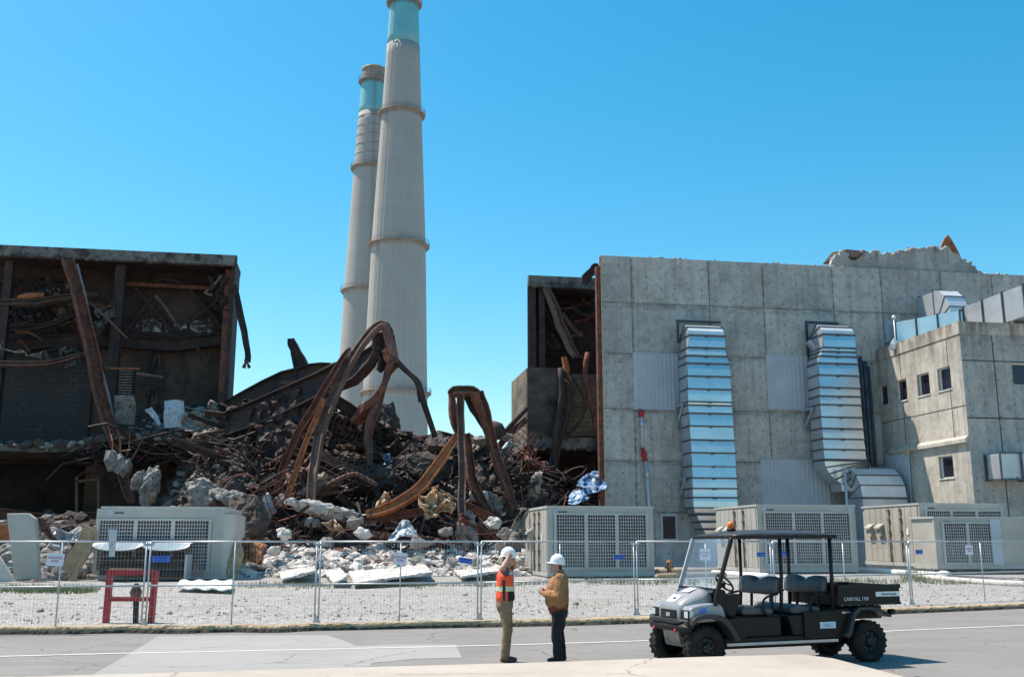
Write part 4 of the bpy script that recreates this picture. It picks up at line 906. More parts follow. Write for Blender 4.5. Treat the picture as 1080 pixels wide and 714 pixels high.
for k, pts in enumerate([[(594, 392), (596, 420), (590, 450), (588, 480), (582, 512)], [(597, 394), (600, 425), (594, 455), (584, 478), (579, 500)], [(602, 396), (612, 412), (617, 432), (606, 452), (598, 458)], [(591, 388), (593, 415), (586, 455), (585, 485), (588, 512)]]):
    girder('dark burnt cable dangling over the front of the burnt bay floor', pts, 78.3 - k * .1, 0, 0, 'rust_dark', tube=.12 if k == 2 else .24, name='burnt_cable', cat='cable', group='burnt cables hanging in the open bay')
girder('knot of pink torn metal at the top of the dangling cables', [(594, 376), (597, 388), (594, 395), (601, 402)], 78.2, .5, .3, 'rust_orange', n=3, name='torn_metal', cat='metal scrap', jit=.3)
girder('rusty upright pole standing in the dark below the burnt bay', [(574, 486), (578, 520), (582, 560)], 77, 0, 0, 'rust_dark', tube=.2, name='steel_pole', cat='pole')
girder('dark pole slanting up to the tan block left of the burnt bay', [(527, 462), (541, 446), (556, 430)], 77.5, 0, 0, 'rust_dark', tube=.2, name='steel_pole', cat='pole')
girder('red fluted strip slanting up to the tan block at the bay', [(520, 478), (535, 460), (556, 442)], 77.2, .6, .3, 'rust', name='steel_strip', cat='metal strip')
girder('crumpled roof scrap hanging at the top left corner of the grey wall', [(616, 299), (622, 290), (627, 285), (632, 281)], 75.5, .8, .5, 'rust_dark', n=3, jit=.35, name='roof_scrap', cat='metal scrap')

# ================================================================ RUBBLE MOUND
def mound(u, d):
    px = 360 + 1071 * u / max(d, 1)
    h = .25 + .9 * sstep(d, 56, 63)
    side = sstep(px, 150, 262) * (1 - sstep(px, 545, 600))
    crest = 8.2 + 3.0 * (1 - sstep(px, 240, 400)) - .9 * sstep(px, 480, 560)
    h += crest * sstep(d, 65.5, 79) * side
    h += (1 - side) * 1.6 * sstep(d, 60, 70)
    n = noise.fractal(Vector((u * .16, d * .16, 3.3)), 1.0, 2.0, 5)
    h += n * 1.2 * sstep(d, 61, 67)
    h += noise.fractal(Vector((u * .9, d * .9, 8)), 1.0, 2.0, 3) * .3
    fade = sstep(d, 54.5, 57) * (1 if d > 75 else 1 - sstep(px, 585, 625))
    return -.15 * (1 - fade) + h * fade
m = MB(MF); NU, ND = 170, 120
uu0, uu1, dd0, dd1 = -34, 20.5, 54, 95
vs = []
for j in range(ND + 1):
    d = dd0 + (dd1 - dd0) * j / ND
    for i in range(NU + 1):
        u = uu0 + (uu1 - uu0) * i / NU; vs.append((u, d, max(mound(u, d), -.1) + (YZ if mound(u, d) > 0 else 0)))
m.add(vs, [(j * (NU + 1) + i, j * (NU + 1) + i + 1, (j + 1) * (NU + 1) + i + 1, (j + 1) * (NU + 1) + i) for j in range(ND) for i in range(NU)])
tag(m.build('rubble_mound', 'char', loc=MF @ Vector((0, 70, 0)), rotz=YAW), kind='structure')
def onm(px, d):
    u = FP(px, 570, d).x; return Vector((u, d, mound(u, d) + YZ))
# pale broken concrete spread over the yard in front
for nm, mm, cnt, dr, sr in (('rubble', 'dust', 3400, (54.5, 64), (.08, .34)), ('grey_rubble', 'grey_rubble', 1500, (55, 66), (.08, .36))):
    m = MB(MF); rr = random.Random(cnt)
    for _ in range(cnt):
        x = rr.uniform(235, 560) if rr.random() < .85 else rr.uniform(-10, 240); d = rr.uniform(*dr) + rr.uniform(0, 1) * noise.noise(Vector((x * .02, 0, 0))) * 3
        d = max(d, 52); p = onm(x, d); s = rr.uniform(*sr) * (.8 if rr.random() < .92 else 1.7)
        m.rock((p.x, p.y, max(p.z, YZ) + s * .15), s * rr.uniform(.7, 1.5), s, s * .7, rr)
    tag(m.build(nm, mm, loc=MF @ Vector((0, 60, YZ)), rotz=YAW), kind='stuff')
for nm, mm, cnt, dr, sr in (('charred_rubble', 'dark_rubble', 2300, (63, 80), (.12, .6)), ('ashy_rubble', 'grey_rubble', 1700, (63, 80), (.08, .5)), ('pale_debris', 'dust', 520, (63, 79), (.06, .3))):
    m = MB(MF); rr = random.Random(cnt)
    for _ in range(cnt):
        x = rr.uniform(150, 575) if rr.random() < .85 else rr.uniform(-10, 640); d = rr.uniform(*dr)
        if mm != 'dark_rubble' and (noise.noise(Vector((x * .03, d * .3, 1))) < .02 or (255 < x < 325 and d > 67)): continue
        p = onm(x, d); s = rr.uniform(*sr)
        m.rock((p.x, p.y, p.z + s * .1), s * rr.uniform(.7, 1.7), s, s * .7, rr)
    tag(m.build(nm, mm, loc=MF @ Vector((0, 70, YZ)), rotz=YAW), kind='stuff')
# rubble lying on the burnt building's upper floor
def flz(px):
    for (x0, y0), (x1, y1) in zip(sl_, sl_[1:]):
        if x0 <= px <= x1: return FP(px, y0 + (y1 - y0) * (px - x0) / (x1 - x0), 76.5).z
    return FP(px, 470, 76.5).z
for nm, mm, cnt, sr in (('floor_rubble', 'grey_rubble', 900, (.1, .55)), ('charred_floor_rubble', 'dark_rubble', 600, (.15, .7)), ('ash', 'dust', 260, (.08, .26))):
    m = MB(MF); rr = random.Random(cnt + 1)
    for _ in range(cnt):
        x = rr.uniform(86, 250) if rr.random() < .93 else rr.uniform(0, 90); d = rr.uniform(76.3, 81); k = (d - 76.3) / 4.7
        u = FP(x, 470, d).x
        hh = flz(min(x, 222)) + k * 2.6 * sstep(x, 100, 190) * rr.random() ** .5 + (x > 190) * rr.uniform(-.5, 1.2) - max(0, x - 225) * .06
        s = rr.uniform(*sr); m.rock((u, d, hh + s * .2), s * rr.uniform(.7, 1.5), s, s * .7, rr)
    tag(m.build(nm, mm, loc=MF @ Vector((-14, 78, ZS)), rotz=YAW), kind='stuff')
# uncountable tangle of reinforcing rods and wires
for nm, mm, cnt, rr_, L_, r_ in (('rebar_tangle', 'rust', 330, 21, (1, 3.4), (.025, .06)), ('burnt_wire_tangle', 'rust_dark', 900, 22, (1, 4), (.03, .09)), ('orange_rebar_tangle', 'rust_orange', 50, 23, (.8, 2.2), (.02, .045)), ('pale_wire_tangle', 'rust_grey', 150, 24, (.8, 3), (.025, .06))):
    m = MB(MF); rr = random.Random(rr_)
    for _ in range(cnt):
        x = rr.uniform(215, 575); d = rr.uniform(62, 79); p = onm(x, d)
        if rr.random() < .15: x = rr.uniform(100, 240); d = rr.uniform(76.2, 78); p = Vector((FP(x, 470, d).x, d, flz(min(x, 222)) + rr.uniform(-1.5, .8)))
        if rr.random() < .1: x = rr.uniform(540, 625); d = rr.uniform(76, 79); p = Vector((FP(x, 470, d).x, d, rr.uniform(.5, 8)))
        L = rr.uniform(*L_); a = rr.uniform(0, 6.28); e = rr.uniform(-.5, 1.1) if d < 73 else rr.uniform(-.8, .25)
        v = Vector((math.cos(a) * math.cos(e), math.sin(a) * math.cos(e) * .5 - .3, math.sin(e))) * L
        bnd = Vector((rr.uniform(-1, 1), rr.uniform(-1, .2), rr.uniform(-.6, .6))) * L * .3
        m.tube([p + v * t + bnd * (4 * t * (1 - t)) * (1 if k % 2 else .8) for k, t in enumerate((0, .2, .4, .6, .8, 1))], rr.uniform(*r_), 4)
    tag(m.build(nm, mm, loc=MF @ Vector((0, 70, YZ)), rotz=YAW), kind='stuff')

# countable loose beams, bars and pipes in the heap
rr = random.Random(77); mats = ['rust_dark', 'rust_dark', 'rust_dark', 'rust', 'rust', 'rust_grey', 'dark_rubble', 'rust_grey']
for i in range(120):
    x = rr.uniform(232, 560); d = rr.uniform(62.5, 78); p = onm(x, d)
    L = rr.uniform(2, 7); a = rr.choice([rr.uniform(.2, 1.0), rr.uniform(2.0, 2.9), rr.uniform(-.3, .3)]); e = rr.uniform(-.1, .75) if d < 72 else rr.uniform(-.35, .2)
    v = Vector((math.cos(a) * math.cos(e), -.25 + rr.uniform(-.2, .2), math.sin(e))).normalized() * L
    P = [p - v * .3 + Vector((0, -.2, .2)), p + v * .2 + Vector((rr.uniform(-.4, .4), 0, rr.uniform(-.3, .3))), p + v * .7]
    P = smoothpath(P, 3); m = MB(MF); w = rr.uniform(.18, .5); mm = rr.choice(mats)
    if rr.random() < .6: m.ibeam(P, w, w * 1.2, w * .16, twists=[rr.uniform(0, 3)] * len(P)); nm = 'loose_girder'
    else: m.tube(P, w * .4, 7); nm = 'loose_pipe'
    o = m.build(nm, mm, loc=MF @ p)
    if nm == 'loose_girder': tag(o, 'burnt bent beam lying in the dark collapsed heap', 'girder', 'loose beams in the collapsed heap')
    else: tag(o, 'burnt pipe lying in the dark collapsed heap', 'pipe', 'loose pipes in the collapsed heap')
def chunk(label, px, py, d, sx, sy, sz, mm='grey_rubble', seed=1, name='concrete_chunk', group=None, j=.22, cat='concrete chunk'):
    c = FP(px, py, d); r = random.Random(seed); m = MB(MF); m.rock(c, sx, sy, sz, r, j)
    o = m.build(name, mm, loc=MF @ Vector((c.x, c.y, c.z - sz * .8))); tag(o, label, cat, group)
    md = o.modifiers.new('Sub', 'SUBSURF'); md.subdivision_type = 'SIMPLE'; md.levels = md.render_levels = 3
    tx = bpy.data.textures.new('chunk_relief', 'CLOUDS'); tx.noise_scale = .35; tx.noise_depth = 5
    dm = o.modifiers.new('Relief', 'DISPLACE'); dm.texture = tx; dm.strength = .42 * max(sx, sz) ** .5; dm.mid_level = .5
    return o
chunk('big dark grey concrete chunk just right of the battered container', 262, 551, 62.5, 2.1, 1.5, 1.8, 'dark_rubble', 4)
chunk('pale jagged concrete slab behind the big dark chunk', 256, 531, 64.5, 2.3, 1.0, .8, 'grey_rubble', 9)
chunk('blue grey chunk at the foot of the heap behind the battered container', 213, 523, 68, 1.6, 1.2, 1.5, 'grey_rubble', 5)
chunk('blackened lump beside the rounded end of the battered container', 243, 519, 67, 1.3, 1, 1.2, 'dark_rubble', 6)
chunk('upright pale splintered concrete piece above the battered container', 158, 516, 71, 1.0, .8, 2.0, 'grey_rubble', 13)
chunk('small ragged pale block beside the upright splintered piece', 145, 507, 71, .5, .5, .8, 'grey_rubble', 14)
chunk('dark humped slab against the sky right of the chimney foot', 462, 468, 77, 3.3, 1.5, 1.2, 'dark_rubble', 8)
chunk('long curved mass of scorched concrete below the chimney foot', 402, 456, 76.5, 2.6, 1.4, 2.4, 'dark_rubble', 17)
chunk('round brown lump sitting behind the blocky white rubble crest', 440, 497, 72, 2.7, 1.5, 1.6, 'dark_rubble', 18)
chunk('dark tumbled slab left of the pale crumpled sheet', 395, 505, 71, 3.0, 1.3, 1.4, 'dark_rubble', 19)
chunk('small upright grey block at the foot of the upright rusty column', 494, 560, 62.5, .85, .8, 1.5, 'grey_rubble', 20)
chunk('ragged pale pillar of concrete under the burnt bay', 560, 530, 73, .8, .6, 3.4, 'grey_rubble', 22)
chunk('small grey lump left of the burnt bay pillar', 519, 532, 70, 1.0, .8, 1.1, 'grey_rubble', 24)
for i, (x, y, d, s) in enumerate([(300, 560, 60, .8), (345, 568, 59, .7), (373, 549, 62, .9), (383, 560, 60.5, .8), (440, 570, 60, .9), (470, 558, 61.5, .7), (520, 548, 62, .9), (535, 560, 60, .8), (528, 572, 58.5, .6), (289, 578, 58, .7), (415, 585, 57, .6), (502, 590, 56, .6), (250, 581, 57, .7), (452, 480, 75, 1.0), (425, 478, 75, .9), (480, 466, 76, .8), (508, 462, 76.5, 1), (535, 458, 77, .9), (300, 525, 66, .9), (330, 548, 63, .8), (405, 540, 66, 1), (505, 520, 68, 1)]):
    chunk('broken lump of pale concrete lying in the rubble spread', x, y + 3, d, s * .8, s * .65, s * .5, 'dust' if i % 3 == 0 else 'grey_rubble', 30 + i, group='pale lumps in the rubble', cat='concrete chunk')
# white slabs and boards lying flat at the front of the rubble
def slabp(label, q, mm='white', th=.09, name='fallen_board', cat='board', z=None, tilt=0):
    P = [GF(x, y, .35) for x, y in q]; m = MB(MF)
    zz = [YZ + .25 + tilt * (i in (2, 3)) for i in range(4)]
    m.hexa([Vector((p.x, p.y, z_ - th)) for p, z_ in zip(P, zz)], [Vector((p.x, p.y, z_)) for p, z_ in zip(P, zz)])
    o = m.build(name, mm); md = o.modifiers.new('Sub', 'SUBSURF'); md.subdivision_type = 'SIMPLE'; md.levels = md.render_levels = 5
    tx = bpy.data.textures.new('board_relief', 'CLOUDS'); tx.noise_scale = .45; tx.noise_depth = 4
    dm = o.modifiers.new('Relief', 'DISPLACE'); dm.texture = tx; dm.strength = .3; dm.mid_level = .5
    return tag(o, label, cat)
m = MB(MF); rr = random.Random(321)
for _ in range(420):
    x = rr.uniform(238, 555); d = rr.uniform(54.6, 63.5); p = onm(x, d); s = rr.uniform(.05, .2)
    m.rock((p.x, p.y, p.z + s * .5), s * rr.uniform(1, 3), s * .6, s * .5, rr)
tag(m.build('rusty_scraps', 'rust', loc=MF @ Vector((0, 60, YZ)), rotz=YAW), kind='stuff')
slabp('white board lying with its left edge raised in front of the rubble', [(339, 600), (352, 614), (366, 614), (357, 600)], 'dust', tilt=.2)
slabp('broad pale slab spread across the middle of the rubble front', [(366, 601), (374, 615), (455, 611), (446, 597)], 'dust', tilt=.3)
slabp('pale slab lying under the blue sign behind the fence', [(480, 602), (487, 608), (530, 607), (525, 598)], 'dust', tilt=.25)
slabp('pale sloping slab at the foot of the heap left of the fence joint', [(292, 600), (298, 611), (332, 609), (330, 592)], 'dust', tilt=.3)
chunk('long pale ledge of broken concrete jutting from the heap behind the fence', 350, 541, 64, 3.4, 1.0, .42, 'dust', 51, j=.15)
chunk('pale slanted ledge high in the heap left of the curved girder', 345, 502, 70, 1.7, .8, .35, 'dust', 52, j=.2)
chunk('flat grey ledge below the pale slanted one in the heap', 338, 513, 69, 2.0, .8, .35, 'grey_rubble', 53, j=.2)
# ---- crumpled sheets
def sheet(label, quad, d, mm, seed, amp=.5, n=22, name='crumpled_sheet', cat='metal sheet', th=.05):
    """quad: pixel corners tl, tr, br, bl"""
    P = [FP(x, y, dd) for (x, y), dd in zip(quad, d if isinstance(d, (list, tuple)) else [d] * 4)]
    m = MB(MF); vs = []
    for j in range(n + 1):
        for i in range(n + 1):
            s, t = i / n, j / n
            p = (P[0] * (1 - s) + P[1] * s) * (1 - t) + (P[3] * (1 - s) + P[2] * s) * t
            q = Vector((p.x * .9 + seed * 7, p.z * .9, seed))
            f = Vector((noise.noise(q), (abs(noise.noise(q * 1.3 + Vector((5, 5, 5)))) + .6 * abs(noise.noise(q * 3.1)) + .25 * abs(noise.noise(q * 7))) * -1.9, noise.noise(q + Vector((9, 1, 2))))) + noise.noise_vector(q * 4) * .22
            vs.append(p + f * amp)
    m.add(vs, [(j * (n + 1) + i, j * (n + 1) + i + 1, (j + 1) * (n + 1) + i + 1, (j + 1) * (n + 1) + i) for j in range(n) for i in range(n)])
    o = m.build(name, mm, solid=th); return tag(o, label, cat)
sheet('crumpled tan sheet folded to a point beside the upright rusty column', [(438, 521), (478, 519), (476, 540), (452, 548)], [61.8, 61.8, 61.2, 61], 'tan_sheet', 1, .6)
sheet('pale blue grey folded sheet lying below the crumpled tan one', [(424, 549), (432, 550), (446, 568), (408, 567)], [62, 62, 61, 61], 'pale_sheet', 2, .4)
sheet('bright blue crumpled sheet lying above the container beside the grey wall', [(605, 507), (632, 496), (636, 512), (615, 518)], [75, 75.5, 74, 73.5], 'blue_sheet', 3, .6)
sheet('lower blue sheet wedged under the bright crumpled one beside the wall', [(602, 518), (619, 516), (618, 529), (600, 531)], [74, 74, 73, 73], 'blue_sheet', 4, .3)
sheet('blue twisted strip of sheet high in the heap below the chimney', [(401, 482), (413, 478), (410, 492), (403, 494)], 73, 'blue_sheet', 5, .4)
sheet('brown crumpled sheet against the sky between the burnt building and the black beams', [(238, 426), (264, 422), (266, 444), (238, 446)], [76, 76, 75, 75], 'rust_dark', 6, .7)
sheet('dented pale panel with a rusty patch standing on the broken floor', [(173, 423), (194, 422), (195, 450), (173, 451)], 76.6, 'pale_sheet', 7, .12)
sheet('grey scorched cabinet side standing behind the long leaning girder', [(121, 417), (143, 417), (143, 447), (121, 448)], 77, 'fascia', 8, .15)
sheet('dark folded sheet between the grey cabinet and the dented panel', [(150, 420), (163, 411), (172, 430), (155, 440)], [78, 78, 77, 77], 'rust_dark', 9, .5)
sheet('light bent panel edge leaning against the dark folded sheet', [(154, 432), (160, 428), (171, 447), (166, 449)], 76.5, 'pale_sheet', 10, .2)
sheet('small tan crumpled scrap at the low end of the orange girder', [(396, 528), (413, 524), (411, 534), (390, 540)], 63, 'tan_sheet', 11, .5)
sheet('tan scrap of sheet lying in the rubble behind the double fence post', [(338, 552), (352, 550), (362, 560), (345, 562)], 61.5, 'tan_sheet', 12, .5)
sheet('pale triangular plate leaning in the heap left of the tall girder', [(276, 524), (281, 519), (293, 540), (287, 545)], 65, 'pale_sheet', 13, .2)
sheet('striped grey cloth like sheet hanging from the left corner of the middle container', [(546, 533), (554, 541), (551, 578), (538, 580)], [57, 57, 56.5, 56.5], 'fascia', 14, .4)
sheet('grey sheet lump hanging at the broken end of the upper floor', [(225, 476), (238, 470), (236, 498), (228, 500)], 76, 'grey_rubble', 15, .5)
sheet('grey crumpled wad on the brown beam at the far left of the burnt building', [(0, 362), (20, 372), (46, 370), (44, 380)], 79, 'grey_rubble', 16, .6)
sheet('blackened panel bent over at the left of the heap below the broken floor', [(236, 452), (262, 445), (268, 486), (248, 492)], [76, 76, 74, 74], 'dark_rubble', 17, .9)
# hanging lump of joined concrete pieces on rods
t = fthing('hanging_concrete', 'three chunks of concrete hanging on bent rods beside the long leaning girder', 'concrete chunk', FP(125, 488, 74.8).x, 74.8, FP(125, 500, 74.8).z)
for k, (x, y) in enumerate(((117, 485), (125, 490), (133, 494))):
    m = MB(MF); c = FP(x, y, 74.8); m.rock(c, .75, .5, .9, random.Random(k), .2); m.rock(c + Vector((.1, -.2, .3)), .4, .4, .5, random.Random(k + 5), .2); m.build('chunk', 'grey_rubble', t)
m = MB(MF)
for a, c in (((119, 480), (114, 450)), ((126, 484), (124, 452)), ((131, 488), (137, 455)), ((134, 490), (150, 462))): m.tube(smoothpath([FP(*a, 74.8), FP((a[0] + c[0]) / 2 + 2, (a[1] + c[1]) / 2, 75), FP(*c, 76)], 3), .05, 5)
m.build('rods', 'rust_orange', t)

# ---- the big bent girders
girder('tall rusted girder bent over in an arch against the chimney', [(325, 556), (329, 520), (333, 480), (342, 445), (356, 408), (372, 377), (386, 356), (398, 344.5), (406, 344), (411, 356), (414, 372), (416, 384)],
       [64, 65, 66, 67, 68, 68.5, 69, 69, 69, 69, 69, 69], .78, .6, 'rust_grey', .12, 6, [.75, .85, .9, .95, .95, .9, .95, 1.0, 1.1, 1.3, 1.3, .8], [0, .1, .2, .3, .4, .5, .5, .5, .6, .8, 1.0, 1.1])
girder('second red rusted flange running beside the tall arched girder', [(290, 520), (300, 490), (316, 455), (334, 425), (350, 398), (363, 376), (369, 368)], [66, 66.5, 67, 67.5, 68, 68.4, 68.6], .6, .6, 'rust', .1, 6, [.6, .9, 1, 1, .9, .7, .3])
girder('orange streaked bar between the two legs of the tall arched girder', [(300, 535), (311, 500), (322, 470), (334, 440), (342, 420)], [65, 65.6, 66.2, 66.8, 67], .35, .3, 'rust_orange', .06, 4)
girder('long black girder sloping up from the heap to the bend of the tall arch', [(232, 452), (262, 440), (300, 424), (340, 405), (372, 391), (392, 377), (398, 362)], [75, 74, 73, 72, 71, 70, 69.3], 2.3, 1.1, 'rust_dark', .14, 6, [1, 1.1, 1.1, 1.1, 1.0, .8, .5], [.2, .2, .2, .3, .4, .6, .8])
girder('flat black plate girder lying behind the long sloping one', [(228, 436), (262, 420), (300, 402), (330, 392), (350, 388)], [77, 76.5, 76, 75.5, 75], 1.7, 1.0, 'rust_dark', .14, 5, [.7, .9, 1, .9, .5])
girder('thin pale strip on top of the black sloping girder', [(297, 404), (315, 402), (332, 399), (300, 413)], 73.5, .22, .12, 'rust_grey', .04, 3, name='metal_strip', cat='metal strip')
girder('black stump of a column with torn top sticking up into the sky', [(323, 402), (318, 388), (312, 372), (308, 357)], 76, 1.5, 1.0, 'rust_dark', .2, 4, [1.1, .95, .6, .28])
girder('small torn spike on the left shoulder of the black column stump', [(311, 372), (306, 364), (305.5, 357)], 76, .5, .3, 'rust_dark', .08, 2, [1, .7, .5], name='torn_spike', cat='metal scrap')
girder('dark twisted web plate folded inside the bend of the tall arch', [(400, 350), (402, 366), (405, 380), (400, 392)], 69.3, 1.5, .5, 'rust_dark', .12, 4, [.7, 1, .8, .4], [0, .3, .6, .9])
girder('pale pink torn plate at the right shoulder of the tall arch', [(405, 368), (409, 376), (412, 384)], 68.7, .9, .25, 'rust_orange', .08, 3, [.5, 1, .6], name='torn_plate', cat='metal scrap')
girder('twisted red girder dropping from the arch shoulder into the heap', [(416, 380), (409, 394), (405, 408), (396, 422), (384, 433), (374, 446)], [69, 69, 69, 69.5, 70, 70.5], 1.05, .6, 'rust', .1, 6, [1.2, .8, .8, 1.1, 1.2, .8], [.9, 1.2, 1.4, 1.0, .6, .4])
girder('second twisted leg below the arch shoulder going straight down', [(408, 400), (400, 420), (392, 440), (388, 462), (390, 490)], [69, 69.3, 69.6, 70, 70], .7, .5, 'rust_grey', .1, 5, [.7, 1, 1, .9, .6], [1.2, .8, .5, .3, .2])
girder('thin bent pipe arcing from the arch shoulder down in front of the chimney', [(417, 379), (425, 388), (434, 396), (441, 404), (446, 422), (452, 440), (459, 461)], 69, 0, 0, 'rust_dark', tube=.2, name='bent_pipe', cat='pipe', scales=[1, 1, .9, 1.2, 1.1, 1, 1])
girder('short piece hooked on the thin bent pipe against the chimney', [(441, 412), (442, 418), (443, 424)], 69, .22, .2, 'rust_dark', .05, 2, name='metal_hook', cat='metal scrap')
girder('dark beam sloping down right of the tall arched girder', [(347, 418), (366, 430), (384, 441), (400, 452)], [70, 71, 72, 73], .9, .7, 'rust_dark', .12, 4)
# right hand arch
girder('upright grey rusted column in front of the right heap, thickest of its group', [(487.5, 566), (487.5, 530), (487, 490), (486.5, 450), (486, 425), (487, 415)], [62, 63, 64, 65, 65.5, 65.6], .62, .7, 'rust_grey', .12, 5)
girder('curved orange girder swinging down left from the upright column', [(386, 543), (405, 537), (425, 528), (445, 512), (462, 490), (473, 472), (483, 458)], [62, 62, 62.5, 63, 63.8, 64.3, 64.8], .8, .62, 'rust_orange', .12, 7, [.6, .9, 1, 1.05, 1, .9, .7], [.3] * 7)
girder('left rusted strip of the right arch dropping from its flat top', [(475, 415), (477, 430), (480, 446), (485, 462)], 65.2, .55, .5, 'rust', .1, 4, [.8, 1, .9, .6])
girder('flat bent top plate joining the legs of the right arch', [(473.5, 417), (477, 413.5), (487, 412.5), (498, 413.5), (504, 417)], 65.4, .5, 1.1, 'rust_grey', .1, 4, [.8, 1, 1, 1, .8])
girder('right leg of the right arch running down red to the rubble', [(502, 414), (507, 428), (513, 446), (520, 470), (528, 495), (536, 516), (543, 536)], [65.4, 65.4, 65.2, 65, 64.5, 64, 63.5], .75, .7, 'rust', .12, 6, [1.25, 1.2, 1, .85, .85, .8, .75], [.8, .6, .3, .2, .1, 0, 0])
girder('dark inner plate of the right arch beneath its shoulder', [(494, 416), (501, 430), (508, 444), (512, 454)], 65.8, .8, .5, 'rust_dark', .1, 4, [.8, 1.1, .7, .4])
girder('curving rust brown leg just right of the upright column', [(491, 458), (495, 480), (498, 503), (506, 525), (516, 540)], [65, 65, 64.5, 64, 63.6], .5, .55, 'rust', .1, 5)
girder('maroon beam lying level across the foot of the upright column', [(384, 548), (420, 544), (450, 538), (487, 533), (505, 540), (525, 549)], [62.5, 62.8, 63, 63.2, 63.1, 63], .45, .5, 'red' if 0 else 'rust', .1, 5)
girder('pale grey pitted beam lying diagonally at the right of the heap', [(503, 509), (518, 494), (530, 480), (541, 468)], [71, 72, 73, 74], .8, .8, 'white_char', .15, 3)
girder('dark round barrel like shape behind the right arch leg', [(516, 452), (523, 455), (528, 462)], 75, 0, 0, 'rust_dark', tube=.8, name='burnt_drum', cat='drum', scales=[.8, 1, .7])
girder('rust brown beam sloping under the right arch', [(497, 484), (510, 475), (522, 467)], 74, .6, .6, 'rust_dark', .1, 3)
girder('rusty conduit curling over the heap left of the long orange girder', [(345, 512), (362, 503), (375, 500), (387, 506), (398, 512)], 67, 0, 0, 'rust_grey', tube=.16, name='curled_conduit', cat='pipe')
girder('thin long wire sagging beneath the broken upper floor', [(135, 470), (160, 478), (190, 478), (222, 470)], 76, 0, 0, 'rust_grey', tube=.05, name='wire', cat='wire')
girder('rusty rod arching over the chunk by the battered container', [(230, 513), (243, 504), (258, 500), (272, 506)], 66, 0, 0, 'rust', tube=.06, name='bent_rod', cat='rod')
girder('dark brown scaled girder sloping through the heap below the arch', [(300, 470), (330, 486), (360, 500), (392, 512)], [70, 69, 68, 67], .6, .8, 'rust_dark', .1, 4)
girder('narrow sheeted beam sloping in the heap above the pale ledges', [(338, 478), (360, 490), (382, 500)], 70, .5, .5, 'rust_grey', .1, 3)

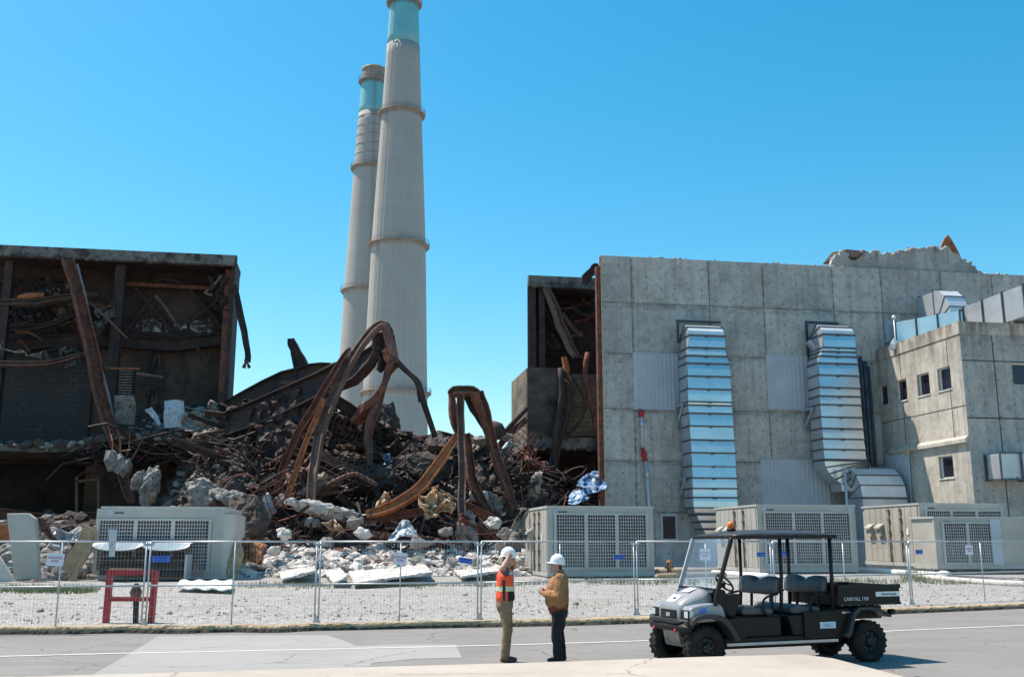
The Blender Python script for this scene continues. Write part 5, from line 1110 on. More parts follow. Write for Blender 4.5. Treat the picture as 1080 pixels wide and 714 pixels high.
# ================================================================ CONTAINERS
def container(label, px0, px1, ytop, ybot, d, depth, bays=3, mm='cont', group='pale equipment containers behind the fence', side=True, gx=None, blank_right=0, doors=True, gy=(.13, .87), rotz=0, posts=True):
    a = FP(px0, ybot, d); c = FP(px1, ybot, d); tp = FP((px0 + px1) / 2, ytop, d)
    u0, u1, zb, zt = a.x, c.x, max(a.z, YZ + .02), tp.z
    t = fthing('container', label, 'container', (u0 + u1) / 2, d + depth / 2, zb, group)
    H = zt - zb
    m = MB(MF); m.box(u0 + .06, u1 - .06, d + .12, d + depth, zb + .25, zt - .12); m.build('body', mm, t)
    m = MB(MF); m.box(u0, u1, d + .02, d + depth, zb, zb + .24); m.build('base_frame', 'cont_rail', t)
    m = MB(MF)
    for i in range(5): uu = u0 + (u1 - u0 - .5) * i / 4; m.box(uu, uu + .5, d + .3, d + depth - .3, YZ - .05, zb)
    m.build('skid', 'dark_clip', t)
    m = MB(MF); m.box(u0 - .04, u1 + .04, d - .02, d + depth + .03, zt - .12, zt); m.build('roof_cap', 'cont_rail', t)
    g0 = u0 + .42 if gx is None else FP(gx[0], ytop, d).x; g1 = u1 - .35 if gx is None else FP(gx[1], ytop, d).x
    z0 = zb + H * gy[0]; z1 = zb + H * gy[1]
    m = MB(MF)
    for x0, x1 in ((u0, g0 - .1), (g1 + .1, u1)): m.box(x0, x1, d, d + .12, zb + .24, zt - .12)
    m.box(g0 - .1, g1 + .1, d + .001, d + .12, z1 + .1, zt - .12); m.box(g0 - .1, g1 + .1, d + .001, d + .12, zb + .24, z0 - .1)
    m.build('front_panel', mm, t)
    # frame + grilles
    fr = MB(MF); bw = .2
    fr.box(g0 - .1, g1 + .1, d - .06, d + .1, z1, z1 + .1); fr.box(g0 - .1, g1 + .1, d - .06, d + .1, z0 - .1, z0)
    for i in range(bays + 1): uu = g0 + (g1 - g0) * i / bays; w = .1 if 0 < i < bays else .08; fr.box(uu - w, uu + w, d - .065, d + .1, z0, z1)
    fr.build('grille_frame', 'cont_rail', t)
    for i in range(bays):
        x0 = g0 + (g1 - g0) * i / bays + .1; x1 = g0 + (g1 - g0) * (i + 1) / bays - .1
        w = MB(MF); nx = int((x1 - x0) / .125); nzz = int((z1 - z0) / .165)
        for k in range(1, nx): uu = x0 + (x1 - x0) * k / nx; w.box(uu - .013, uu + .013, d - .03, d - .004, z0, z1)
        for k in range(1, nzz): z = z0 + (z1 - z0) * k / nzz; w.box(x0, x1, d - .045, d - .031, z - .014, z + .014)
        go = w.build('grille', 'grille', t)
        w = MB(MF); w.box(x0, x1, d + .02, d + .11, z0, z1)
        for k in range(14): z = z0 + (z1 - z0) * (k + .5) / 14; w.box(x0, x1, d + .012, d + .02, z - .04, z + .04)
        w.build('cooling_coil', 'coil', go)
    if posts:
        for uu in (u0 + .3, u1 - .42):
            m = MB(MF); m.box(uu, uu + .22, d - .02, d - .002, zt - .12 - H * .09, zt - .14); m.build('corner_bracket', 'blue_post', t)
    m = MB(MF)
    for k in range(4): m.box(u0 + .62 + k * .11, u0 + .7 + k * .11, d - .012, d - .002 if 0 else d + .0, zt - .36, zt - .27)
    m.build('small_marking', 'dark_clip', t)
    if doors:
        m = MB(MF); nn = 9
        for i in range(nn):
            dd = d + .25 + (depth - .5) * i / nn; m.box(u0 + .0, u0 + .06, dd, dd + (depth - .5) / nn - .05, zb + .26, zt - .14)
        m.build('side_panel', mm, t)
        for f in (.3, .5):
            dd = d + depth * f; m = MB(MF); m.tube([(u0 - .07, dd, zb + .2), (u0 - .07, dd, zt - .2)], .045, 6)
            for z in (.15, .35, .55, .75, .9): m.box(u0 - .12, u0, dd - .1, dd + .1, zb + H * z - .05, zb + H * z + .05)
            m.build('lock_rod', 'rust_grey', t)
        for f in (.66, .84):
            dd = d + depth * f; m = MB(MF); m.box(u0 - .22, u0, dd - .28, dd + .28, zb + H * .48, zb + H * .64); m.prism([(u0 - .34, zb + H * .63), (u0, zb + H * .69), (u0, zb + H * .64), (u0 - .34, zb + H * .60)], 'xz', dd - .36, dd + .36); m.build('hooded_box', mm, t)
        m = MB(MF); m.box(u0 - .05, u0, d + depth * .2 - .1, d + depth * .2 + .12, zb + H * .5, zb + H * .6); m.build('notice', 'white', t)
    return t, (u0, u1, zb, zt)
container('pale three bay container with grilled front standing behind the two people', 577.5, 690.5, 533.5, 608, 51.5, 6.6)
container('pale grilled container standing behind the canopy of the utility vehicle', 801.5, 906, 532, 603.5, 56, 6.8)
c3, b3 = container('beige container with hooded boxes on its side, behind the small grilled unit', 974, 1067, 530.5, 597.5, 56, 6.8, mm='cont_tan', bays=3)
c4, b4 = container('small squat beige unit with two grilles in front of the large beige container', 989, 1092, 544.5, 600, 53.2, 2.4, bays=2, mm='cont_tan', gx=(993, 1044), doors=False, gy=(.12, .86), posts=False)
m = MB(MF); a = FP(1046, 600, 53.2).x; m.box(a + .1, a + .75, 53.11, 53.19, b4[2] + .2, b4[3] - .15); m.build('blue_grey_post', 'pale_sheet', c4)
# battered container on the left with rounded right end
cl, bL = container('battered pale container on the left with its right end rounded and grille torn open', 101.5, 233, 534, 611, 52, 6.0, bays=3, gx=(105, 223), doors=False, gy=(.12, .80))
m = MB(MF)
arc = [(bL[1], 52.0)] + [(bL[1] + .52 * math.sin(k * math.pi / 12), 52 + .9 - .9 * math.cos(k * math.pi / 12)) for k in range(1, 7)] + [(bL[1] + .52, 57.5), (bL[1], 57.5)]
m.prism([(x, y) for x, y in arc], 'xy', bL[2], bL[3] - .35); m.prism([(bL[1] + (x - bL[1]) * .55, y + .1) for x, y in arc], 'xy', bL[3] - .35, bL[3] - .1); m.build('rounded_end', 'cont_rail', cl)
# unit fallen open in front of it: dark box with a peeled white lid
d0 = 50.2; t = fthing('collapsed_cabinet', 'collapsed cabinet with bowed white lid lying against the battered container', 'cabinet', FP(153, 610, d0).x, d0 + .9, YZ)
a = FP(103, 611, d0); c = FP(203, 611, d0); zt_ = FP(150, 587, d0).z; zb_ = FP(150, 610, d0).z
m = MB(MF); m.box(a.x, c.x - .35, d0 + .15, d0 + 1.7, YZ + .3, zt_ - .05); m.build('inside', 'coil', t)
for k in range(6):
    z = YZ + .45 + k * .28; m = MB(MF); m.box(a.x + .1, c.x - .5, d0 + .08, d0 + .15, z, z + .06); m.build('shelf', 'rust_dark', t)
n = 14; vs = []; 
for i in range(n + 1):
    s = i / n; u = a.x - .3 + (c.x - a.x + .1) * s
    zz_ = FP(103 + 100 * s, 573.5 - 1.5 * math.sin(s * 3.1), d0).z; low = FP(103 + 100 * s, 576 + 4.5 * abs(math.sin(s * math.pi * 2)) ** .5, d0).z
    vs += [(u, d0 - .25, low), (u, d0 - .1, zz_), (u, d0 + 1.6, zz_ + .1)]
m = MB(MF); m.add(vs, [(3 * i + q, 3 * i + 3 + q, 3 * i + 4 + q, 3 * i + 1 + q) for i in range(n) for q in range(2)]); m.build('bowed_lid', 'white', t, solid=.05)
m = MB(MF); m.box(c.x - .4, c.x - .3, d0 - .02, d0 + 1.6, YZ + .1, zt_ + .1); m.build('bent_side_panel', 'grille', t)
m = MB(MF)
for k in range(5): m.box(c.x + .0 + k * .1, c.x + .05 + k * .1, d0 + .0, d0 + .06, YZ + .2, zt_ - .1 - .12 * k)
m.build('torn_slats', 'rust_grey', t)
vs = []; n = 22
for i in range(n + 1):
    s = i / n; p = GF(186 + 58 * s, 620 + 2.2 * s, YZ + .15); q = GF(190 + 55 * s, 611, YZ + .35)
    w_ = .035 * math.sin(s * 21); vs += [(p.x, p.y, YZ + .16 + w_ + 0), (q.x, q.y, YZ + .3 + w_)]
m = MB(MF); m.add(vs, [(2 * i, 2 * i + 2, 2 * i + 3, 2 * i + 1) for i in range(n)])
o = m.build('fallen_roof_sheet', 'white', solid=.05); tag(o, 'pale wavy roof sheet lying on the gravel at the right foot of the battered container', 'metal sheet')
m = MB(MF); p = FP(118, 570, 49.9); m.hexa([FP(115, 587, 49.9), FP(121, 587, 49.9), FP(121, 587, 49.8), FP(115, 587, 49.8)], [FP(114.5, 558, 49.9), FP(124, 558.5, 49.9), FP(124, 558.5, 49.8), FP(114.5, 558, 49.8)])
o = m.build('loose_plate', 'pale_sheet'); tag(o, 'narrow grey plate stuck upright in front of the battered container grille', 'metal sheet')
# tall grey panel leaning upright at the far left and a white one beside it
P0 = [(15, 612), (41, 610), (37, 547), (29, 541), (7, 541.5)]
m = MB(MF); m.prism([(FP(x, y, 51).x, FP(x, y, 51).z) for x, y in P0], 'xz', 51, 51.5); o = m.build('standing_plate', 'cont', bevel=.04); tag(o, 'tall plain grey green panel standing upright near the left edge', 'panel')
m = MB(MF); m.prism([(FP(x, y, 49.5).x, FP(x, y, 49.5).z) for x, y in ((-30, 616), (15, 613), (10, 603), (0, 588), (-20, 572))], 'xz', 49.5, 49.7); o = m.build('leaning_plate', 'dust'); tag(o, 'white slanted panel cut off by the left edge of the picture', 'panel')
sheet('crushed grey machine casing in the dark behind the upright panel', [(57, 556), (90, 556), (92, 576), (60, 574)], 55, 'pale_sheet', 31, .5)
sheet('bent rust and blue sheet poking up right of the tall grey panel', [(38, 547), (48, 545), (63, 568), (52, 572)], 54, 'rust_grey', 32, .4)
sheet('curled dark sheet with pale edge in front of the crushed casing', [(70, 572), (88, 568), (90, 584), (74, 588)], 53.5, 'rust_grey', 33, .5)
girder('pale timber plank leaning against the left end of the battered container', [(68, 603), (84, 580), (98, 558)], 51.8, .8, .2, 'wood', .08, 2, name='leaning_plank', cat='plank')
girder('brown timber stick leaning beside the pale plank', [(74, 612), (86, 592), (98, 570)], 51.3, .35, .15, 'wood', .05, 2, name='leaning_stick', cat='plank')
girder('orange scorched board at the far left edge behind the grey panel', [(-6, 560), (4, 558), (8, 572)], 53, .8, .3, 'rust_orange', .1, 2, name='scorched_board', cat='board')
chunk('short pale post stump just right of the battered container', 246, 592, 52.5, .5, .5, 1.5, 'wood', 61, name='post_stump', cat='post')
sheet('heap of orange brown tiles beside the battered container', [(251, 575), (283, 578), (280, 592), (252, 592)], [57, 57, 56, 56], 'rust_orange', 34, .5, n=20, name='broken_tiles', cat='tiles')
m = MB(MF); rr = random.Random(9)
for _ in range(500):
    x = rr.uniform(-10, 105); d = rr.uniform(52, 62); p = FP(x, 570, d); s = rr.uniform(.1, .45); m.rock((p.x, d, YZ + rr.random() ** 2 * (d - 50) * .22), s * 1.4, s, s, rr)
tag(m.build('left_rubble', 'grey_rubble', loc=MF @ Vector((-20, 57, YZ))), kind='stuff')
# timbers, pipes on the ground to the right
def gpipe(label, pts, r, mm, name='ground_pipe', cat='pipe', z=.1):
    P = [GF(x, y, YZ + z) for x, y in pts]; m = MB(MF); m.tube(smoothpath(P, 3), r, 8); return tag(m.build(name, mm), label, cat)
gpipe('thick white pipe lying along the foot of the beige container', [(905, 601), (950, 603.5), (1000, 607)], .16, 'white')
gpipe('long white hose lying in front of the small beige unit', [(962, 606.5), (1000, 611), (1050, 614.5), (1100, 616.5)], .14, 'dust')
gpipe('dark pipe lying under the small beige unit', [(1000, 608.5), (1040, 611), (1085, 613)], .13, 'flange')
gpipe('white end cap of pipe lying by the corner of the small unit', [(993, 606.5), (999, 607)], .25, 'white')
gpipe('tan timber lying on the ground by the grey wall', [(692, 604), (730, 602.5), (760, 602)], .22, 'wood', 'timber', 'timber')
gpipe('second tan timber lying nearer the vehicle windshield', [(693, 608), (735, 606.5), (765, 606)], .16, 'wood', 'timber', 'timber')
gpipe('white pipe lying behind the utility vehicle windshield', [(752, 604), (785, 606), (810, 607.5)], .16, 'white')
p = GF(706, 607, YZ); t = fthing('fire_hydrant', 'small faded red hydrant standing on the gravel beside the middle container', 'hydrant', p.x, p.y, YZ)
m = MB(MF); m.lathe([(.2, 0), (.2, .08), (.13, .1), (.13, .6), (.17, .62), (.15, .75), (.05, .84)], (p.x, p.y, YZ), 14); m.build('barrel', 'rust_orange', t)
m = MB(MF); m.lathe([(.07, -.24), (.07, .24)], (p.x, p.y, YZ + .45), 10, axis='x'); m.build('outlet', 'rust_orange', t)

# ================================================================ FENCE
def fpt(px, py): return G(px, py, YZ)
posts = [(-38, 663.5), (151, 660), (333.5, 657), (505.5, 653.6), (671.5, 648.2), (817, 643.5), (962, 637), (1108, 630)]
wheres = ['cut off by the left edge of the picture', 'between the red frame and the next joint to the right', 'in front of the rubble, left of the orange vest worker', 'behind the two people', 'between the middle container and the front of the vehicle', 'behind the vehicle cab', 'cut off by the right edge of the picture']
FH = 1.86
for i in range(len(posts) - 1):
    A, B = fpt(*posts[i]), fpt(*posts[i + 1]); A.z = B.z = 0
    v = (B - A); L = v.length; rz = math.atan2(v.y, v.x); mid = (A + B) / 2
    X = Matrix.Translation((mid.x, mid.y, YZ)) @ Matrix.Rotation(rz, 4, 'Z')
    t = thing('mesh_fence', 'wire mesh fence panel ' + wheres[i], 'fence', (mid.x, mid.y, YZ), rz, 'temporary fence panels along the kerb')
    h = L / 2 - .045; r_ = .021
    for x in (-h, h): m = MB(X); m.tube([(x, 0, 0), (x, 0, FH)], r_, 8); m.build('post', 'galv_post', t)
    m = MB(X); m.tube([(0, 0, 0), (0, 0, FH)], .017, 8); m.build('middle_post', 'galv_post', t)
    for z in (FH, FH - .98): m = MB(X); m.tube([(-h, 0, z), (h, 0, z)], .021, 8); m.build('rail', 'galv_post', t)
    m = MB(X); n = int(2 * h / .075)
    for k in range(1, n): x = -h + 2 * h * k / n; m.box(x - .0014, x + .0014, -.002, .002, .03, FH)
    n = 9
    for k in range(1, n): z = FH * k / n; m.box(-h, h, -.004, -.002, z - .0017, z + .0017)
    m.build('wire_mesh', 'wire', t)
    for x, s in ((-h, 1), (h, -1)): m = MB(X); m.prism([(x, FH - .01), (x + s * .12, FH - .01), (x, FH - .14)], 'xz', -.006, .006); m.build('corner_gusset', 'galv_post', t)
for i in range(1, len(posts) - 1):
    A = fpt(*posts[i]); o_ = thing('fence_clamp', ['', 'galvanised foot and clamp at the fence joint by the red frame', 'galvanised foot and clamp at the fence joint before the rubble', 'galvanised foot and clamp at the fence joint left of the vest worker', 'galvanised foot and clamp at the fence joint before the middle container', 'galvanised foot and clamp at the fence joint behind the cab', 'galvanised foot and clamp at the fence joint right of the vehicle'][i], 'fence foot', A, 0, 'feet holding the fence joints')
    X = Matrix.Translation(A)
    m = MB(X); m.prism([(-.1, 0), (.1, 0), (.02, .16), (-.02, .16)], 'xz', -.03, .03); m.build('foot', 'galv_post', o_)
    m = MB(X); m.box(-.07, .07, -.035, .035, FH - .1, FH - .04); m.build('clamp', 'blue_post', o_)
# signs on the fence
def sign(label, px, py, w, h, i, kind, tilt=0):
    A, B = fpt(*posts[i]), fpt(*posts[i + 1]); v = (B - A); v.z = 0; rz = math.atan2(v.y, v.x); n_ = Vector((-v.y, v.x, 0)).normalized()
    r = ray(px, py); tt = (A - cam_pos).dot(n_) / r.dot(n_); c = cam_pos + r * tt - n_ * .03
    t = thing('fence_sign', label, 'sign', (c.x, c.y, c.z - h / 2), rz, 'white paper signs on the fence' if kind == 'w' else 'small blue signs on the fence')
    X = Matrix.Translation(c) @ Matrix.Rotation(rz, 4, 'Z') @ Matrix.Rotation(tilt, 4, 'Y')
    m = MB(X); m.box(-w / 2, w / 2, -.004, .004, -h / 2, h / 2); m.build('board', 'paper' if kind == 'w' else 'blue_sign', t)
    TX = X @ Matrix.Translation((0, -.006, 0)) @ Matrix.Rotation(R(90), 4, 'X')
    if kind == 'w':
        m = MB(X); rr = random.Random(int(px))   # lines of small lettering, too small to read in the photograph
        for z, ww in ((.045, .30), (.015, .30), (-.03, .16), (-.055, .16)):
            x = -ww / 2
            while x < ww / 2: q = rr.uniform(.012, .03); m.box(x, min(x + q, ww / 2), -.007, -.004, z, z + .017); x += q + .009
        m.build('lettering', 'sign_red', t)
    else:
        m = MB(X); rr = random.Random(int(px))
        for z, ww, hh in ((.015, .30, .028), (-.035, .26, .018)):
            x = -ww / 2
            while x < ww / 2: q = rr.uniform(.015, .035); m.box(x, min(x + q, ww / 2), -.007, -.004, z, z + hh); x += q + .01
        m.build('lettering', 'navy', t)
sign('white paper sign on the fence left of the red frame', 58.5, 589.8, .36, .28, 0, 'w', R(4))
sign('white paper sign on the fence in front of the rubble', 422, 589.2, .31, .28, 2, 'w', R(4))
sign('white paper sign on the fence seen through the vehicle windshield', 743, 584.5, .33, .30, 4, 'w')
sign('white paper sign on the fence before the small beige unit', 1021.5, 579.8, .34, .30, 6, 'w', R(3))
sign('small blue sign on the fence right above the red frame', 170, 589.2, .38, .14, 1, 'b')
sign('small tilted blue sign on the fence left of the vest worker', 490.5, 591, .34, .13, 2, 'b', R(8))
sign('small blue sign on the fence before the middle container grille', 652.5, 587.3, .33, .12, 3, 'b')
sign('small blue sign on the fence seen through the vehicle cab, left one', 802, 584.5, .29, .12, 4, 'b')
sign('small blue sign on the fence seen through the vehicle cab, right one', 828, 583.5, .28, .14, 5, 'b')
sign('small blue sign on the fence before the side of the beige container', 968.5, 581.8, .34, .13, 6, 'b')

# ================================================================ RED FRAME
t_ = G(134, 657.5, YZ); t = thing('red_frame', 'red painted steel frame standing behind the fence on two legs', 'frame', t_, 0)
dY = t_.y + .25
def W(px, py): r = ray(px, py); return cam_pos + r * (dY / r.y)
for a, c in (((116.5, 601), (111.5, 659)), ((164, 602), (159, 659))): m = MB(); m.bar(W(*a), (W(*c).x, dY, YZ), .15, .12, up=(1, 0, 0)); m.build('leg', 'red', t)
for y in (603.8, 631.5): m = MB(); m.bar(W(118, y) , W(162, y), .12, .11 if y < 610 else .1); m.build('crossbar', 'red', t)
m = MB(); a = W(143, 630); m.bar(a + Vector((0, .05, 0)), (W(142, 659).x, dY + .05, YZ), .16, .08, up=(1, 0, 0)); m.build('black_stand', 'black', t)
m = MB(); a = W(143.5, 624); m.lathe([(.05, -.12), (.12, -.1), (.14, 0), (.09, .12), (.04, .2)], a, 12); m.build('coupling', 'rust_grey', t)
m = MB(); m.bar(W(116, 599.8), W(150, 600.4), .05, .04); m.build('top_strip', 'wood', t)
# ---- further single pieces: dark plates, the void below the black beams, clutter in the open storey
sheet('black scorched wall plate hanging in the hollow under the long sloping girder', [(262, 432), (330, 408), (322, 470), (278, 490)], [74, 73, 71.5, 72], 'rust_dark', 41, .5)  # added sheet, its black stands for the shade in the void
sheet('torn dark plate dangling from the curved top of the tall arch', [(403, 346), (415, 352), (417, 378), (405, 372)], [69.2, 69.2, 69, 69], 'rust', 42, .25, name='torn_plate')
for k, (q, mm, lb) in enumerate([([(0, 296), (60, 292), (70, 304), (0, 308)], 'rust_dark', 'ragged black sheet sagging under the roof at the far left'), ([(62, 322), (100, 326), (96, 338), (60, 344)], 'soot_light', 'torn brown wallboard hanging behind the long leaning girder'), ([(10, 328), (48, 330), (44, 344), (8, 342)], 'rust_dark', 'dark crumpled sheet between the two sagging beams'), ([(66, 364), (92, 372), (88, 388), (62, 382)], 'fascia', 'grey torn board left of the long girder above the block wall'), ([(224, 296), (238, 292), (240, 330), (226, 322)], 'rust_dark', 'dark folded plate in the upper right corner of the burnt building'), ([(98, 330), (118, 318), (122, 340), (104, 352)], 'fascia', 'pale torn sheet right of the long girder below the roof')]):
    sheet(lb, q, 82.2 - k * .2, mm, 50 + k, .7)
rr = random.Random(99)
for i in range(34):
    x = rr.uniform(-5, 118) if i < 22 else rr.uniform(125, 238); y = rr.uniform(292, 378); L = rr.uniform(14, 50); a = rr.choice([rr.uniform(-.3, .3), rr.uniform(.6, 1.4)]); d = rr.uniform(80.6, 83)
    pts = [(x, y), (x + L * .5 * math.cos(a), y + L * .5 * math.sin(a) + rr.uniform(-4, 4)), (x + L * math.cos(a), y + L * math.sin(a))]
    if max(p_[0] for p_ in pts) > 240: continue
    w_ = rr.uniform(.08, .3)
    girder('thin scorched bar hanging inside the open burnt storey', pts, d, w_, w_, rr.choice(['rust_dark', 'rust_dark', 'rust_grey', 'rust']), .03, 3, name='scorched_bar', cat='bar', group='bars hanging in the burnt storey')
for i in range(16):
    x = rr.uniform(566, 628); y = rr.uniform(305, 385); L = rr.uniform(10, 34); a = rr.uniform(-.6, 1.6); d = rr.uniform(81.2, 85)
    w_ = rr.uniform(.1, .3); girder('thin scorched bar hanging inside the burnt bay', [(x, y), (x + L * .5 * math.cos(a), y + L * .5 * math.sin(a) + 3), (min(630, x + L * math.cos(a)), min(388, y + L * math.sin(a)))], d, w_, w_, rr.choice(['rust_dark', 'rust', 'rust_grey']), .03, 3, name='scorched_bar', cat='bar', group='bars hanging in the burnt bay')
for k, (q, d_, mm, lb) in enumerate([
    ([(196, 440), (236, 430), (244, 462), (204, 470)], [77, 77, 75.6, 75.6], 'grey_rubble', 'ash covered buckled plate on the edge of the broken floor'),
    ([(212, 468), (250, 462), (256, 500), (226, 506)], [75.6, 75.6, 74, 74], 'rust_dark', 'black buckled plate hanging off the end of the broken floor'),
    ([(226, 498), (262, 488), (272, 520), (236, 528)], [72, 72, 69, 69], 'dark_rubble', 'charred slab tipped against the foot of the broken floor'),
    ([(338, 430), (372, 436), (388, 470), (350, 476)], [73, 73, 71.5, 71.5], 'rust_dark', 'long scorched plate sloping right below the tall arch'),
    ([(420, 500), (452, 506), (440, 532), (412, 524)], [68, 68, 66.5, 66.5], 'rust_dark', 'dark curled plate behind the curved orange girder'),
    ([(500, 486), (534, 478), (530, 506), (504, 514)], [71.5, 71.5, 70, 70], 'dark_rubble', 'dark buckled plate between the legs of the right arch'),
    ([(360, 446), (410, 440), (446, 474), (396, 486)], [75.5, 75.5, 74, 74], 'dark_rubble', 'long dark slab lying across the crest below the chimney'),
    ([(300, 486), (330, 480), (334, 506), (306, 512)], [69.5, 69.5, 68, 68], 'rust_grey', 'brown grey sheet folded behind the foot of the tall arch'),
    ([(548, 470), (566, 474), (560, 512), (546, 508)], [75, 75, 74, 74], 'rust', 'strip of rusty cladding hanging at the left of the burnt bay')]):
    sheet(lb, q, d_, mm, 70 + k, .8, n=24)
sheet('broad black plate filling the gap beneath the upper black beams against the sky', [(240, 438), (352, 396), (356, 440), (250, 466)], [76.5, 75, 74, 75], 'rust_dark', 91, .4, n=24)  # added dark sheet, keeps sky from showing between the beams
rr = random.Random(4242)
from mathutils import Euler
for i in range(75):
    x = rr.uniform(180, 560); d = rr.uniform(63.5, 77.5); p = onm(x, d); m = MB(MF); L, W_, T_ = rr.uniform(.7, 2.4), rr.uniform(.5, 1.3), rr.uniform(.12, .3)
    e = Euler((rr.uniform(-.7, .5), rr.uniform(-.6, .6), rr.uniform(0, 3))); nn = 7; ring_ = []
    for k in range(nn): a = 2 * math.pi * k / nn; q = rr.uniform(.7, 1.1); ring_.append((L / 2 * math.cos(a) * q, W_ / 2 * math.sin(a) * q))
    R3 = e.to_matrix(); vs = [p + Vector((0, -.2, .15)) + R3 @ Vector((a, b_, z)) for z in (-T_ / 2, T_ / 2) for a, b_ in ring_]
    m.add(vs, [tuple(range(nn))[::-1], tuple(range(nn, 2 * nn))] + [(k, (k + 1) % nn, nn + (k + 1) % nn, nn + k) for k in range(nn)])
    o = m.build('broken_concrete_piece', rr.choice(['grey_rubble', 'fascia', 'dark_rubble', 'grey_rubble']), loc=MF @ p); tag(o, 'flat broken piece of concrete lying in the collapsed heap', 'concrete piece', 'flat concrete pieces in the heap')
# ladder-like mats of reinforcing bars sticking out of the heap
def rebar_mat(label, px, py, d, a, w, h, nx, ny, mm):
    c = FP(px, py, d); m = MB(MF); A = Vector((math.cos(a), -.25, math.sin(a))).normalized(); B = Vector((-math.sin(a), -.35, math.cos(a))).normalized(); r = random.Random(int(px))
    def P(s, t): return c + A * s * w + B * t * h + noise.noise_vector(Vector((s * 1.7 + px, t * 1.7, 0))) * .35
    for i in range(nx + 1): m.tube([P(i / nx, t / 6) for t in range(7)] , .032, 5)
    for j in range(ny + 1): m.tube([P(s / 8, j / ny) for s in range(9)], .028, 5)
    tag(m.build('rebar_mat', mm, loc=MF @ c), label, 'rebar mat', None)
rebar_mat('bent mat of rusty rebar right of the big dark chunk', 278, 545, 64.5, .5, 2.6, 2.0, 7, 5, 'rust')
rebar_mat('bent mat of rusty rebar under the tall arch near its right side', 352, 520, 67.5, .3, 2.8, 2.0, 8, 5, 'rust_dark')
rebar_mat('bent mat of rusty rebar high on the heap left of the chimney', 336, 462, 72, -.3, 2.6, 1.8, 7, 4, 'rust')
rebar_mat('bent mat of rusty rebar at the right end of the heap by the bay', 545, 500, 72, 1.0, 3.0, 1.8, 8, 4, 'rust')
# ================================================================ UTILITY VEHICLE
V0 = G(748, 707.5, 0); V1 = G(921, 698, 0); vx = (V1 - V0).normalized(); vang = math.atan2(vx.y, vx.x); LW = (V1 - V0).length
XV = Matrix.Translation(V0) @ Matrix.Rotation(vang, 4, 'Z'); XVI = XV.inverted()
def LP(px, py, y=0.0):
    r = XVI.to_3x3() @ ray(px, py); c = XVI @ cam_pos; return c + r * ((y - c.y) / r.y)
TW = 1.18                                      # track: wheel centre near y=0.13, far y=TW
cv = XV @ Vector((LW / 2, .65, 0))
ut = thing('utility_vehicle', 'black four seat utility vehicle with grey hood and cargo bed', 'utility vehicle', cv, vang)
FRONT = {'hood', 'front_cowl', 'front_fender', 'headlight', 'lens', 'side_lens', 'grille', 'grille_slats', 'front_emblem', 'nose_band', 'bumper', 'marker_lamp', 'skid_plate', 'hood_sticker', 'emblem', 'blue_decal', 'suspension'}
def part(name, mm, fn, parent=None, bevel=0, **k):
    m = MB(XV); fn(m)
    if name in FRONT:
        for i, v in enumerate(m.v):
            q = XVI @ v
            if q.x < 0: q.x *= .60; m.v[i] = XV @ q
    return m.build(name, mm, parent or ut, bevel=bevel, **k)
RT = .335
def wheel(x, y, s, near):
    w = part('wheel', 'rubber', lambda m: m.lathe([(.2, -.105), (.25, -.125), (.30, -.12), (.328, -.095), (RT, -.05), (RT + .004, 0), (RT, .05), (.328, .095), (.30, .12), (.25, .125), (.2, .105)], (x, y, RT), 40, 'y', cap=False))
    def lugs(m):
        for k in range(22):
            a = 2 * math.pi * k / 22
            for q in (-1, 1):
                aa = a + (q > 0) * math.pi / 22; c = Vector((x + (RT + .004) * math.cos(aa), y + q * .058, RT + (RT + .004) * math.sin(aa)))
                m.obox(c, (.014, .09, .04), Matrix.Rotation(-aa, 4, 'Y') @ Matrix.Rotation(q * .4, 4, 'X'))
    part('tread', 'rubber', lugs, w)
    f = -1 if near else 1
    part('rim', 'black', lambda m: m.lathe([(.205, f * .10), (.195, f * .115), (.18, f * .09), (.165, f * .04), (.10, f * .055), (.075, f * .07), (.07, f * .10), (.03, f * .105), (.001, f * .105)][::1], (x, y, RT), 32, 'y', cap=False), w)
    def holes(m):
        for k in range(8):
            a = 2 * math.pi * (k + .3) / 8; c = (x + .135 * math.cos(a), y + f * .062, RT + .135 * math.sin(a)); m.lathe([(.012, -.004), (.012, .004)], c, 10, 'y')
        for k in range(5):
            a = 2 * math.pi * k / 5; c = (x + .052 * math.cos(a), y + f * .1, RT + .052 * math.sin(a)); m.lathe([(.011, -.01), (.011, .01)], c, 8, 'y')
    part('rim_bolts', 'mech', holes, w)
for x in (0, LW):
    wheel(x, .125, 1, True); wheel(x, TW, 1, False)
YN, YFAR = .06, 1.24
# side profile points from the near side plane
p = lambda x, y, pl=YN: (LP(x, y, pl).x, LP(x, y, pl).z)
# chassis floor and sill
xf, zf = p(775, 676); xr, _ = p(893, 672)
part('floor_pan', 'black_dusty', lambda m: m.box(.38, LW - .42, YN + .02, YFAR - .02, .40, .47), bevel=.01)
part('sill', 'steel', lambda m: m.box(.40, LW - .62, YN + .02, YN + .06, .345, .395), bevel=.005)
part('underbody', 'black', lambda m: m.box(.3, LW + .2, .35, .95, .27, .40), bevel=.02)
